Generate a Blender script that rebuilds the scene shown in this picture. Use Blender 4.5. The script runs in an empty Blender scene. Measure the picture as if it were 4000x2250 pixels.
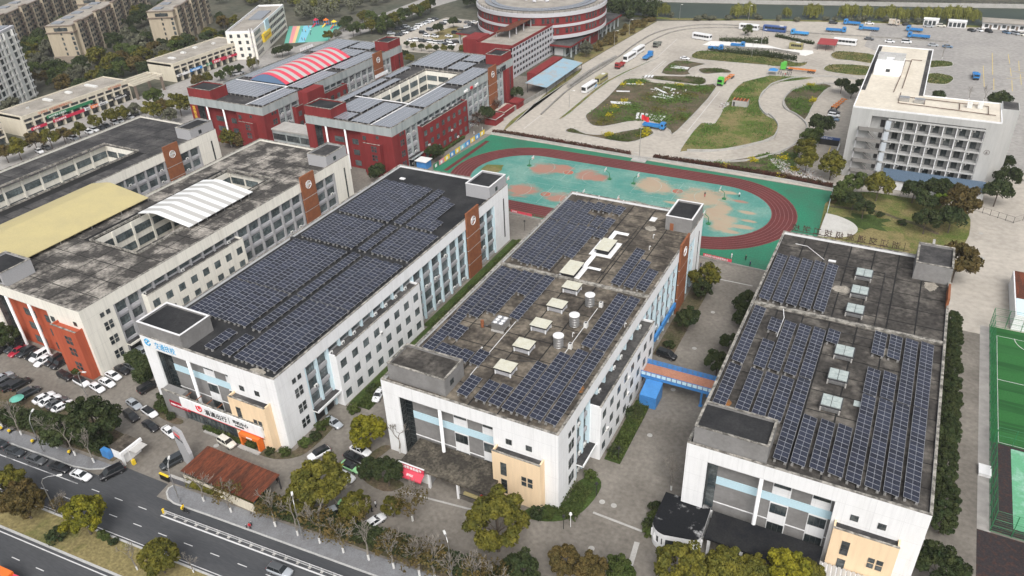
import bpy, math, random
import numpy as np
from mathutils import Vector, Matrix
R_=random.Random(7)
sc=bpy.context.scene; COL=sc.collection; rad=math.radians
# ---------------- camera, sky, sun, exposure
H=110.0; F_=3057.47
RT=np.array([0.88962498,0.45534287,-0.03507506]); UP=np.array([-0.21424212,0.483933,0.84847461]); FW=np.array([-0.40332085,0.74730966,-0.5280725])
cam=bpy.data.objects.new('camera',bpy.data.cameras.new('camera')); COL.objects.link(cam)
cam.data.sensor_width=36; cam.data.lens=36*F_/4000; cam.data.clip_start=1; cam.data.clip_end=5000
cam.matrix_world=Matrix(((RT[0],UP[0],-FW[0],0),(RT[1],UP[1],-FW[1],0),(RT[2],UP[2],-FW[2],H),(0,0,0,1)))
sc.camera=cam
W=bpy.data.worlds.new('World'); sc.world=W; W.use_nodes=True
nt=W.node_tree; bg=nt.nodes['Background']; sky=nt.nodes.new('ShaderNodeTexSky'); sky.sky_type='NISHITA'; sky.sun_disc=False
SUN_EL,SUN_ROT=50,150
sky.sun_elevation=rad(SUN_EL); sky.sun_rotation=rad(SUN_ROT); sky.air_density=1.0; sky.dust_density=6; sky.ozone_density=1
hs=nt.nodes.new('ShaderNodeHueSaturation'); hs.inputs['Saturation'].default_value=.3
nt.links.new(sky.outputs[0],hs.inputs['Color']); nt.links.new(hs.outputs[0],bg.inputs[0]); bg.inputs[1].default_value=.15
sun=bpy.data.objects.new('sun',bpy.data.lights.new('sun','SUN')); COL.objects.link(sun)
sun.data.energy=1.0; sun.data.angle=rad(30); sun.data.color=(1,.975,.94)
sun.rotation_euler=(rad(90-SUN_EL),0,rad(180-SUN_ROT))
vs=sc.view_settings; vs.view_transform='Standard'; vs.look='None'; vs.gamma=1; vs.exposure=0.36
# ---------------- measuring: photograph tile coordinates -> point on a level plane
TR=[0,550,1100,1650]
def G(x,y,z=0.):
    d=RT*(x-2000)/F_-UP*(y-1125)/F_+FW; t=(z-H)/d[2]; return (float(d[0]*t),float(d[1]*t))
def g(c,r,x,y,z=0.): return G(c*1000+x/2.415,TR[r]+y/2.415,z)
# ---------------- materials
MATS={}
def M(name,col,rough=.85,col2=None,scale=.15,lo=.4,hi=.6,fine=.12,fscale=3.,stretch=None,bump=0.,bscale=4.,metal=0.,spec=.5,rnd=0.,coat=0.,detail=8.,emit=0,rot=0.):
    m=bpy.data.materials.new(name); m.use_nodes=True; n=m.node_tree.nodes; l=m.node_tree.links; b=n['Principled BSDF']
    b.inputs['Roughness'].default_value=rough; b.inputs['Metallic'].default_value=metal; b.inputs['Specular IOR Level'].default_value=(.12 if rough>=.7 and spec==.5 else spec); b.inputs['Coat Weight'].default_value=coat
    geo=n.new('ShaderNodeNewGeometry'); mp=n.new('ShaderNodeMapping'); l.new(geo.outputs['Position'],mp.inputs['Vector'])
    if stretch: mp.inputs['Scale'].default_value=stretch
    mp.inputs['Rotation'].default_value=(0,0,rot)
    c4=lambda c:(c[0],c[1],c[2],1)
    rgb=n.new('ShaderNodeRGB'); rgb.outputs[0].default_value=c4(col); out=rgb.outputs[0]
    if col2 is not None:
        ns=n.new('ShaderNodeTexNoise'); ns.inputs['Scale'].default_value=scale; ns.inputs['Detail'].default_value=detail; ns.inputs['Roughness'].default_value=.65
        l.new(mp.outputs[0],ns.inputs['Vector'])
        mr=n.new('ShaderNodeMapRange'); mr.inputs['From Min'].default_value=lo; mr.inputs['From Max'].default_value=hi; l.new(ns.outputs['Fac'],mr.inputs['Value'])
        mx=n.new('ShaderNodeMix'); mx.data_type='RGBA'; l.new(mr.outputs[0],mx.inputs['Factor']); l.new(out,mx.inputs['A']); mx.inputs['B'].default_value=c4(col2); out=mx.outputs['Result']
    if fine>0:
        n2=n.new('ShaderNodeTexNoise'); n2.inputs['Scale'].default_value=fscale; n2.inputs['Detail'].default_value=6; l.new(mp.outputs[0],n2.inputs['Vector'])
        m2=n.new('ShaderNodeMapRange'); m2.inputs['From Min'].default_value=.25; m2.inputs['From Max'].default_value=.75; m2.inputs['To Min'].default_value=1-fine*1.6; m2.inputs['To Max'].default_value=1+fine*1.6; l.new(n2.outputs['Fac'],m2.inputs['Value'])
        mu=n.new('ShaderNodeVectorMath'); mu.operation='SCALE'; l.new(out,mu.inputs[0]); l.new(m2.outputs[0],mu.inputs['Scale']); out=mu.outputs[0]
    if rnd>0:
        oi=n.new('ShaderNodeObjectInfo'); m3=n.new('ShaderNodeMapRange'); m3.inputs['To Min'].default_value=1-rnd; m3.inputs['To Max'].default_value=1+rnd; l.new(oi.outputs['Random'],m3.inputs['Value'])
        mu=n.new('ShaderNodeVectorMath'); mu.operation='SCALE'; l.new(out,mu.inputs[0]); l.new(m3.outputs[0],mu.inputs['Scale']); out=mu.outputs[0]
    l.new(out,b.inputs['Base Color'])
    if bump>0:
        n3=n.new('ShaderNodeTexNoise'); n3.inputs['Scale'].default_value=bscale; n3.inputs['Detail'].default_value=5; l.new(mp.outputs[0],n3.inputs['Vector'])
        bp=n.new('ShaderNodeBump'); bp.inputs['Strength'].default_value=bump; bp.inputs['Distance'].default_value=.3; l.new(n3.outputs['Fac'],bp.inputs['Height']); l.new(bp.outputs[0],b.inputs['Normal'])
    MATS[name]=m; return m
def hexc(h):
    v=[int(h[i:i+2],16)/255 for i in(0,2,4)]; return tuple(x/12.92 if x<=.04045 else ((x+.055)/1.055)**2.4 for x in v)
ST=(1,1,.12)
def weather(m,joint=3.75,grime=.35,vert=4.2):
    # panel joints and rain streaks running down from the parapet
    n=m.node_tree.nodes; l=m.node_tree.links; b=n['Principled BSDF']; src=b.inputs['Base Color'].links[0].from_socket
    geo=n.new('ShaderNodeNewGeometry'); sp=n.new('ShaderNodeSeparateXYZ'); l.new(geo.outputs['Position'],sp.inputs[0])
    def mth(op,a,bv=None):
        q=n.new('ShaderNodeMath'); q.operation=op
        for i,v in enumerate((a,bv)):
            if v is None: continue
            if isinstance(v,(int,float)): q.inputs[i].default_value=v
            else: l.new(v,q.inputs[i])
        return q.outputs[0]
    def line(s,per,w): return mth('LESS_THAN',mth('FRACT',mth('DIVIDE',s,per)),w/per)
    j=mth('MAXIMUM',line(sp.outputs['Z'],joint,.06),mth('MAXIMUM',line(sp.outputs['X'],vert,.05),line(sp.outputs['Y'],vert,.05)))
    mp=n.new('ShaderNodeMapping'); mp.inputs['Scale'].default_value=(2.2,2.2,.1); l.new(geo.outputs['Position'],mp.inputs['Vector']); ns=n.new('ShaderNodeTexNoise'); ns.inputs['Scale'].default_value=1; ns.inputs['Detail'].default_value=4; l.new(mp.outputs[0],ns.inputs['Vector'])
    st=n.new('ShaderNodeMapRange'); st.inputs['From Min'].default_value=.5; st.inputs['From Max'].default_value=.78; l.new(ns.outputs['Fac'],st.inputs['Value'])
    f=mth('SUBTRACT',1.,mth('ADD',mth('MULTIPLY',j,.16),mth('MULTIPLY',st.outputs[0],grime)))
    mu=n.new('ShaderNodeVectorMath'); mu.operation='SCALE'; l.new(src,mu.inputs[0]); l.new(f,mu.inputs['Scale']); l.new(mu.outputs[0],b.inputs['Base Color'])
M('white_wall',(.78,.785,.79),.75,(.7,.7,.695),.3,.5,.8,.02,1.5,(1,1,.3))
weather(MATS['white_wall'],grime=.1); M('cream_wall',(.77,.745,.67),.85,(.66,.63,.56),.35,.5,.8,.04,2.,ST)
weather(MATS['cream_wall'],grime=.14); M('grey_wall',(.2,.195,.19),.85,(.24,.235,.23),.3,.4,.6,.05,2.)
M('light_grey_wall',(.36,.36,.37),.85,None,fine=.05)
M('blue_wall',(.5,.68,.76),.8,None,fine=.04)
M('pale_blue_frame',(.58,.72,.78),.7,None,fine=.03)
M('grey_frame',(.45,.45,.47),.7,None,fine=.05)
M('beige_wall',(.78,.6,.4),.85,(.7,.53,.34),.3,.5,.75,.04,2.,ST)
M('brown_panel',(.27,.105,.05),.8,(.22,.085,.045),.8,.4,.6,.1,6.)
M('red_wall',(.215,.034,.034),.85,(.165,.026,.027),.3,.4,.7,.08,2.,ST)
M('brick_red_wall',(.42,.1,.05),.85,(.35,.08,.045),.3,.4,.7,.06,2.,ST)
M('grey_fascia',(.36,.39,.39),.85,(.24,.27,.27),.5,.45,.7,.08,2.,(1,1,.1))
M('coping',(.38,.36,.32),.95,(.1,.095,.085),.9,.4,.6,.15,3.)
M('roof_dark',(.02,.021,.023),.9,(.042,.042,.043),.12,.4,.65,.15,2.5,bump=.15)
M('roof_brown',(.06,.052,.044),.95,(.2,.172,.135),.22,.42,.66,.3,1.2,bump=.25)
M('roof_grey',(.06,.056,.052),.95,(.33,.305,.27),.16,.47,.62,.28,1.5,bump=.25)
M('roof_slate',(.05,.046,.042),.95,(.17,.155,.135),.2,.46,.72,.3,1.2,bump=.25)
M('roof_charcoal',(.045,.044,.045),.95,(.12,.115,.11),.12,.45,.7,.22,1.5,bump=.2)
M('footing',(.24,.235,.225),.9,None,fine=.15); M('seam',(.02,.02,.02),.95,None,fine=.2)
M('glass',(.03,.04,.045),.12,(.09,.1,.1),.4,.45,.6,.2,1.5,rnd=.5,spec=.6)
M('glass_teal',(.05,.07,.075),.1,(.14,.17,.175),.5,.4,.6,.2,1.5,rnd=.4,spec=.7)
M('frame_dark',(.06,.065,.065),.5,None,fine=0)
M('frame_white',(.6,.6,.6),.5,None,fine=0)
M('ac_white',(.68,.68,.66),.5,(.5,.5,.47),2,.5,.7,.05)
M('black',(.02,.02,.02),.6,None,fine=0)
M('dark_metal',(.08,.08,.085),.45,None,fine=.05,metal=.5)
M('steel',(.5,.5,.5),.35,None,fine=.1,metal=.8)
M('white_metal',(.72,.72,.72),.45,None,fine=.03)
M('concrete',(.42,.41,.39),.9,(.33,.32,.3),.4,.4,.7,.08)
M('pv_frame',(.43,.44,.47),.4,None,fine=0,metal=.3)
M('pv_cell',(.022,.026,.042),.2,(.017,.019,.032),.12,.35,.65,.08,1.,rnd=.3,spec=.6)
M('pv_sky_sheen',(.2,.215,.24),.25,None,fine=.05,spec=.6)  # pale base colour has the reflected sky painted in, unlike pv_cell
M('grey_stripe',(.44,.43,.41),.5,None,fine=.03)
M('white_sheet',(.75,.76,.75),.45,None,fine=.03)
M('yellow_sheet',(.48,.41,.2),.6,(.42,.36,.19),.15,.4,.7,.04)
M('red_sheet',(.62,.06,.1),.5,(.6,.06,.09),.2,.4,.7,.04)
M('cream_louvre',(.58,.57,.48),.6,(.52,.5,.38),.8,.45,.7,.05)
M('white_coating',(.78,.78,.77),.7,(.6,.6,.58),.8,.55,.75,.04)
M('blue_text',(.06,.35,.62),.5,None,fine=0); M('red_text',(.65,.03,.04),.5,None,fine=0); M('dark_text',(.02,.02,.025),.5,None,fine=0); M('white_text',(.85,.85,.85),.5,None,fine=0); M('yellow_text',(.75,.5,.05),.5,None,fine=0); M('rust_text',(.07,.045,.035),.7,None,fine=.1); M('orange_text',(.6,.25,.15),.5,None,fine=0)
# ---------------- mesh helpers
class MB:
    def __init__(s): s.v=[];s.f=[];s.m=[]
    def box(s,a,b,m=0,bot=True):
        x0,y0,z0=a;x1,y1,z1=b;i=len(s.v)
        s.v+=[(x0,y0,z0),(x1,y0,z0),(x1,y1,z0),(x0,y1,z0),(x0,y0,z1),(x1,y0,z1),(x1,y1,z1),(x0,y1,z1)]
        fs=[(4,5,6,7),(0,1,5,4),(1,2,6,5),(2,3,7,6),(3,0,4,7)]+([(3,2,1,0)] if bot else [])
        s.f+=[tuple(i+k for k in q) for q in fs]; s.m+=[m]*len(fs); return s
    def quad(s,pts,m=0):
        i=len(s.v); s.v+=[tuple(p) for p in pts]; s.f.append(tuple(range(i,i+len(pts)))); s.m.append(m); return s
    def prism(s,poly,z0,z1,m=0,mt=None,bot=False):
        n=len(poly);i=len(s.v)
        a=sum(poly[k][0]*poly[(k+1)%n][1]-poly[(k+1)%n][0]*poly[k][1] for k in range(n))
        if a<0: poly=poly[::-1]
        s.v+=[(p[0],p[1],z0) for p in poly]+[(p[0],p[1],z1) for p in poly]
        for k in range(n): s.f.append((i+k,i+(k+1)%n,i+n+(k+1)%n,i+n+k)); s.m.append(m)
        s.f.append(tuple(i+n+k for k in range(n))); s.m.append(m if mt is None else mt)
        if bot: s.f.append(tuple(i+n-1-k for k in range(n))); s.m.append(m)
        return s
    def cyl(s,c,r,z0,z1,n=16,m=0,r2=None,cap=True):
        r2=r if r2 is None else r2;i=len(s.v)
        for k in range(n):
            a=2*math.pi*k/n; s.v.append((c[0]+r*math.cos(a),c[1]+r*math.sin(a),z0)); s.v.append((c[0]+r2*math.cos(a),c[1]+r2*math.sin(a),z1))
        for k in range(n):
            j=(k+1)%n; s.f.append((i+2*k,i+2*j,i+2*j+1,i+2*k+1)); s.m.append(m)
        if cap: s.f.append(tuple(i+2*k+1 for k in range(n))); s.m.append(m)
        return s
    def tube(s,pts,r,n=5,m=0,r2=None):
        pts=[Vector(p) for p in pts]; L=len(pts); i0=len(s.v); r2=r if r2 is None else r2
        for k,p in enumerate(pts):
            d=(pts[min(k+1,L-1)]-pts[max(k-1,0)]).normalized(); u=d.cross(Vector((0,0,1)))
            if u.length<1e-3: u=Vector((1,0,0))
            u.normalize(); w=d.cross(u); rr=r+(r2-r)*k/max(1,L-1)
            for q in range(n):
                a=2*math.pi*q/n; s.v.append(tuple(p+u*(rr*math.cos(a))+w*(rr*math.sin(a))))
        for k in range(L-1):
            for q in range(n):
                a=i0+k*n; s.f.append((a+q,a+(q+1)%n,a+n+(q+1)%n,a+n+q)); s.m.append(m)
        s.f.append(tuple(i0+(L-1)*n+q for q in range(n))); s.m.append(m); return s
    def xbox(s,c,dx,dy,z0,z1,ang=0,m=0):
        ca,sa=math.cos(ang),math.sin(ang); p=[(c[0]+x*ca-y*sa,c[1]+x*sa+y*ca) for x,y in((-dx/2,-dy/2),(dx/2,-dy/2),(dx/2,dy/2),(-dx/2,dy/2))]
        return s.prism(p,z0,z1,m,bot=True)
    def mesh(s,name,mats,smooth=False):
        me=bpy.data.meshes.new(name); me.from_pydata(s.v,[],s.f)
        for m in mats: me.materials.append(MATS[m])
        if len(mats)>1: me.polygons.foreach_set('material_index',s.m)
        if smooth: me.polygons.foreach_set('use_smooth',[True]*len(s.f))
        me.update(); return me
    def obj(s,name,mats,parent=None,loc=(0,0,0),rz=0,smooth=False):
        return ob(name,s.mesh(name,[mats] if isinstance(mats,str) else mats,smooth),parent,loc,rz)
def ob(name,me,parent=None,loc=(0,0,0),rz=0):
    o=bpy.data.objects.new(name,me); COL.objects.link(o); o.parent=parent; o.location=loc
    if rz: o.rotation_euler=(0,0,rz)
    return o
def tag(o,label,cat,group=None,kind=None):
    if label: o['label']=label
    if cat: o['category']=cat
    if group: o['group']=group
    if kind: o['kind']=kind
    return o
def thing(name,label,cat,loc=(0,0,0),rz=0,group=None): return tag(ob(name,None,None,loc,rz),label,cat,group)
def struct(name,mb,mats): return tag(mb.obj(name,mats),None,None,None,'structure')
def copy_tree(o,parent=None):
    c=o.copy(); COL.objects.link(c); c.parent=parent
    for ch in list(o.children): copy_tree(ch,c)
    return c
def sheet(name,poly,z,mat,thick=0):
    mb=MB()
    if thick: mb.prism(poly,z-thick,z)
    else:
        a=sum(poly[k][0]*poly[(k+1)%len(poly)][1]-poly[(k+1)%len(poly)][0]*poly[k][1] for k in range(len(poly)))
        mb.quad([(p[0],p[1],z) for p in (poly if a>0 else poly[::-1])])
    return struct(name,mb,[mat])
def offs(path,w):
    out=[]
    for k,p in enumerate(path):
        a=Vector(path[max(k-1,0)]);b=Vector(path[min(k+1,len(path)-1)]); d=(b-a).normalized(); out.append((p[0]-d.y*w,p[1]+d.x*w))
    return out
def ribbon(mb,path,w,z0,z1,m=0,closed=False):
    # a low wall or line following a path
    a=offs(path,w/2);b=offs(path,-w/2)
    for k in range(len(path)-1):
        i=len(mb.v); mb.v+=[(*a[k],z0),(*a[k+1],z0),(*b[k+1],z0),(*b[k],z0),(*a[k],z1),(*a[k+1],z1),(*b[k+1],z1),(*b[k],z1)]
        fs=[(7,6,5,4),(1,0,4,5),(3,2,6,7)]
        if k==0: fs.append((0,3,7,4))
        if k==len(path)-2: fs.append((2,1,5,6))
        mb.f+=[tuple(i+q for q in f) for f in fs]; mb.m+=[m]*len(fs)
    return mb
def smooth_path(p,n=4,closed=False):
    out=[];L=len(p)
    rng=range(L) if closed else range(L-1)
    for k in rng:
        P0=p[(k-1)%L] if closed or k>0 else p[0];P1=p[k];P2=p[(k+1)%L];P3=p[(k+2)%L] if closed or k<L-2 else p[-1]
        for j in range(n):
            t=j/n; out.append(tuple(.5*((2*P1[i])+(-P0[i]+P2[i])*t+(2*P0[i]-5*P1[i]+4*P2[i]-P3[i])*t*t+(-P0[i]+3*P1[i]-3*P2[i]+P3[i])*t**3) for i in(0,1)))
    if not closed: out.append(tuple(p[-1][:2]))
    return out
def text(body,size,parent,loc,rot,mat,name='lettering',ext=.04,align='LEFT',sx=1):
    cu=bpy.data.curves.new(name,'FONT'); cu.body=body; cu.size=size; cu.extrude=ext; cu.align_x=align; cu.resolution_u=2
    t=bpy.data.objects.new(name,cu); me=bpy.data.meshes.new_from_object(t); bpy.data.objects.remove(t); bpy.data.curves.remove(cu)
    me.name=name; me.materials.clear(); me.materials.append(MATS[mat]); o=ob(name,me,parent,loc); o.rotation_euler=rot
    if sx!=1: o.scale=(sx,1,1)
    return o
RX=(rad(90),0,0); RY=(rad(90),0,rad(90))   # lettering on a wall facing -Y / facing +X
# window meshes (in the plane u=width, z=height, facing -Y at y=0), shared by size
WINC={}
def window_mesh(w,h,nx=2,ny=1,glass='glass',frame='frame_dark',fw=.07):
    k=(round(w,2),round(h,2),nx,ny,glass,frame)
    if k not in WINC:
        mb=MB(); mb.quad([(-w/2,0,0),(w/2,0,0),(w/2,0,h),(-w/2,0,h)],0)
        def bar(x0,z0,x1,z1): mb.box((x0,-.06,z0),(x1,0.02,z1),1,False)
        bar(-w/2,0,w/2,fw);bar(-w/2,h-fw,w/2,h);bar(-w/2,fw,-w/2+fw,h-fw);bar(w/2-fw,fw,w/2,h-fw)
        for i in range(1,nx): x=-w/2+w*i/nx; bar(x-fw/2,fw,x+fw/2,h-fw)
        for j in range(1,ny): z=h*j/ny+.1*h; mb.box((-w/2+fw,-.05,z-fw/2),(w/2-fw,0.01,z+fw/2),1,False)
        WINC[k]=mb.mesh('window',[glass,frame])
    return WINC[k]
def win(parent,loc,w,h,nx=2,ny=1,rz=0,glass='glass',frame='frame_dark',name='window'):
    return ob(name,window_mesh(w,h,nx,ny,glass,frame),parent,loc,rz)
XF=rad(90)   # window turned to face +X
ACM=None
def ac(parent,loc,rz=0):
    global ACM
    if ACM is None:
        mb=MB(); mb.box((-.45,-.36,0),(.45,0,.62),0); mb.cyl((0,0),.01,0,.01,3,1)
        for q in range(10):
            a=q*math.pi/5;b=(q+1)*math.pi/5; mb.quad([(-.1,-.365,.31),(-.1+.25*math.cos(b),-.365,.31+.25*math.sin(b)),(-.1+.25*math.cos(a),-.365,.31+.25*math.sin(a))][::-1],1)
        ACM=mb.mesh('air_conditioner',['ac_white','dark_metal'])
    return ob('air_conditioner',ACM,parent,loc,rz)
# ---------------- the ground
M('asphalt',(.062,.065,.07),.9,(.08,.082,.086),.1,.4,.7,.1,1.5,stretch=(.4,3,1),rot=.067)
M('paving',(.155,.141,.122),.95,(.24,.22,.192),.06,.4,.65,.14,1.2,bump=.05)
M('yard_concrete',(.42,.385,.335),.95,(.31,.285,.25),.035,.45,.7,.1,.6)
M('yard_grey',(.33,.315,.295),.95,(.25,.24,.23),.04,.4,.7,.12,.6)
M('sidewalk_tile',(.21,.215,.225),.9,(.17,.17,.175),.3,.4,.65,.12,4.)
M('kerb',(.42,.42,.41),.9,None,fine=.1)
M('line_white',(.6,.6,.6),.7,(.5,.5,.5),1.5,.5,.7,.1); M('line_yellow',(.6,.45,.12),.7,None,fine=.15)
M('far_ground',(.075,.08,.06),.95,(.11,.105,.08),.03,.4,.6,.2,.3)
M('grass',(.095,.125,.03),.95,(.2,.165,.075),.12,.4,.6,.3,2.,bump=.6,bscale=2.)
M('dry_grass',(.21,.175,.08),.95,(.1,.11,.035),.1,.5,.65,.25,2.,bump=.6,bscale=2.)
M('lawn',(.055,.085,.022),.95,(.04,.06,.018),.25,.4,.6,.3,3.,bump=.6,bscale=3.)
M('soil',(.13,.1,.07),.95,(.07,.07,.035),.2,.4,.6,.25,2.,bump=.5)
M('court_teal',(.075,.235,.2),.8,(.16,.3,.255),.09,.42,.62,.1,1.5)
M('field_green',(.03,.18,.105),.8,(.045,.13,.085),.08,.4,.7,.12,2.)
M('track_red',(.13,.035,.034),.85,(.1,.028,.028),.1,.4,.7,.12,2.)
M('court_worn',(.42,.22,.15),.85,(.33,.33,.24),.35,.42,.6,.12,1.)
M('court_red',(.38,.125,.085),.85,(.25,.2,.15),.35,.45,.62,.12,1.)
M('turf',(.02,.085,.025),.9,(.03,.12,.035),.4,.45,.55,.08,3.,stretch=(.05,1,1))
M('turf_light',(.03,.125,.035),.9,None,fine=.1)
M('wet_green',(.12,.36,.2),.3,(.3,.5,.4),.25,.5,.65,.1)
M('rubber_dark',(.035,.03,.032),.8,(.06,.035,.03),1.2,.5,.6,.2)
M('water',(.035,.05,.04),.5,(.045,.062,.048),.05,.4,.6,.05,spec=.15)  # dark green stands in for trees mirrored in the river
M('play_pink',(.7,.28,.3),.8,None,fine=.04); M('play_yellow',(.72,.5,.25),.8,None,fine=.04); M('play_blue',(.2,.5,.62),.8,None,fine=.04); M('play_green',(.13,.4,.32),.8,None,fine=.04)
M('court_line',(.4,.5,.47),.8,(.25,.35,.32),.5,.4,.6,.1); M('lane_line',(.3,.19,.18),.8,None,fine=.1)
sheet('ground',[(-1500,-200),(900,-200),(900,2200),(-1500,2200)],-.02,'far_ground')
def rd(X,t): return (X,t+.067*(X+100))
def rdband(name,x0,x1,t0,t1,z,mat,thick=0): return sheet(name,[rd(x0,t0),rd(x1,t0),rd(x1,t1),rd(x0,t1)],z,mat,thick)
rdband('road',-420,140,20,62.1,.02,'asphalt')
rdband('campus_paving',-300,80,62.1,330,.012,'paving')
# median
med=[rd(-420,45.5),rd(140,45.5),rd(140,51.8),rd(-420,51.8)]
sheet('median',[rd(-420,45.9),rd(140,45.9),rd(140,51.5),rd(-420,51.5)],.16,'dry_grass',.1)
kb=MB()
for t in(45.7,51.65): ribbon(kb,[rd(-420,t),rd(140,t)],.4,.03,.19)
struct('median_kerb',kb,['kerb'])
mk=MB()
def dash(t,x0,x1,w=.15,step=6,ln=2):
    x=x0
    while x<x1: mk.quad([(*rd(x,t-w/2),.03),(*rd(x+ln,t-w/2),.03),(*rd(x+ln,t+w/2),.03),(*rd(x,t+w/2),.03)]); x+=step
dash(58.9,-310.9+0,-107,step=6); dash(55.45,-302.4,60); dash(41.6,-303.9,20)
def lin(t,x0,x1,w=.15): mk.quad([(*rd(x0,t-w/2),.03),(*rd(x1,t-w/2),.03),(*rd(x1,t+w/2),.03),(*rd(x0,t+w/2),.03)])
lin(58.95,-300,-128.7,.18); lin(58.85,-107.3,100,.3); lin(52.3,-300,100); lin(44.9,-300,100,.2)
struct('road_marking',mk,['line_white'])
# pavements beside the road: west part ends at the gate, east part starts with a rounded corner
pw=[rd(-330,62.1),rd(-139,62.1)]+[(-134,59.75),(-130,60.6),(-127.6,61.9),(-126.6,63.4)]+[rd(-330,65.7)]
pe=[(-110.9,64.9),(-111.3,63.9),(-110.8,62.9),(-109.3,61.9),(-107.4,61.5)]+[rd(-100,62.1),rd(100,62.1),rd(100,65.8)]
sheet('pavement',pw,.14,'sidewalk_tile',.12); sheet('pavement',pe,.14,'sidewalk_tile',.12)
kb=MB(); ribbon(kb,pw[:-1],.3,.03,.165); ribbon(kb,pe[:-1],.3,.03,.165); struct('pavement_kerb',kb,['kerb'])
sheet('gate_apron',[(-126,58.3),(-111.5,59.6),(-112.3,64.6),(-124.5,64.2)],.03,'asphalt')
# front planting strip soil
sheet('planting_bed',[(-110.5,65.6),rd(100,65.9),rd(100,71.5),(-91,71.3),(-93,68.8),(-110.5,68.2)],.1,'soil',.08)
sheet('planting_bed',[rd(-330,65.9),(-127.5,64.2),(-127.2,70.5),(-150,72),(-330,55)],.1,'soil',.08)
# sports ground
def stad(cx0,cx1,cy,r,n=24):
    return [(cx1+r*math.cos(a),cy+r*math.sin(a)) for a in np.linspace(-math.pi/2,math.pi/2,n)]+[(cx0+r*math.cos(a),cy+r*math.sin(a)) for a in np.linspace(math.pi/2,1.5*math.pi,n)]
def arc(cx,cy,r,a0,a1,n=20): return [(cx+r*math.cos(a),cy+r*math.sin(a)) for a in np.linspace(a0,a1,n)]
sheet('sports_ground',[(-146,215),(-143,253),(-16.6,249.5),(-15.5,190.7),(-108,195.3)],.03,'field_green')
CX0,CX1,CY=-113.5,-49,222.2
sheet('running_track',stad(CX0,CX1,CY,26.2),.04,'track_red')
sheet('running_track',[(-142.2,216),(-141.8,246.5),(-140.2,246.5),(-140.6,216)],.036,'track_red')
sheet('sports_court',stad(CX0,CX1,CY,18.6),.055,'court_teal')
ln=MB()
def lines(pts,w=.1,z=.1): ribbon(ln,pts,w,z-.004,z)
ln2=ln
for k in range(0,7):
    p=stad(CX0,CX1,CY,18.75+k*1.22); lines(p+[p[0]],.07,.05)
struct('lane_marking',ln,['lane_line']); ln=MB()
for (x0,y0) in((-114.4,223.8),(-75.5,223.4),(-114.4,204.8),(-75.5,204.8)):
    x1,y1=x0+27.7,y0+14.2; cy=(y0+y1)/2; lines([(x0,y0),(x1,y0),(x1,y1),(x0,y1),(x0,y0)]); lines([((x0+x1)/2,y0),((x0+x1)/2,y1)])
    lines(arc((x0+x1)/2,cy,1.8,0,6.283)); lines(arc(x0+1.6,cy,6.5,-1.45,1.45)); lines(arc(x1-1.6,cy,6.5,math.pi-1.45,math.pi+1.45))
for k in range(14): lines([(-67+k*1.3,235.5),(-66.6+k*1.3,234.8)],.12); lines([(-67+k*1.3,220.5),(-66.6+k*1.3,219.8)],.12)
struct('court_marking',ln,['court_line'])
rc=random.Random(3); BZ=[.057]
def blob(cx,cy,rx,ry,z,mat,n=60,j=.45,name='court_wear'):
    ph=[rc.uniform(0,6.28) for _ in range(5)]
    p=[]
    for k in range(n):
        a=2*math.pi*k/n; q=1+j*(math.sin(2*a+ph[0])*.35+math.sin(3*a+ph[1])*.3+math.sin(5*a+ph[2])*.3+math.sin(9*a+ph[3])*.3)+rc.uniform(-.12,.12); p.append((cx+rx*q*math.cos(a),cy+ry*q*math.sin(a)))
    sheet(name,p,z,mat)
WEAR=[]
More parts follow.
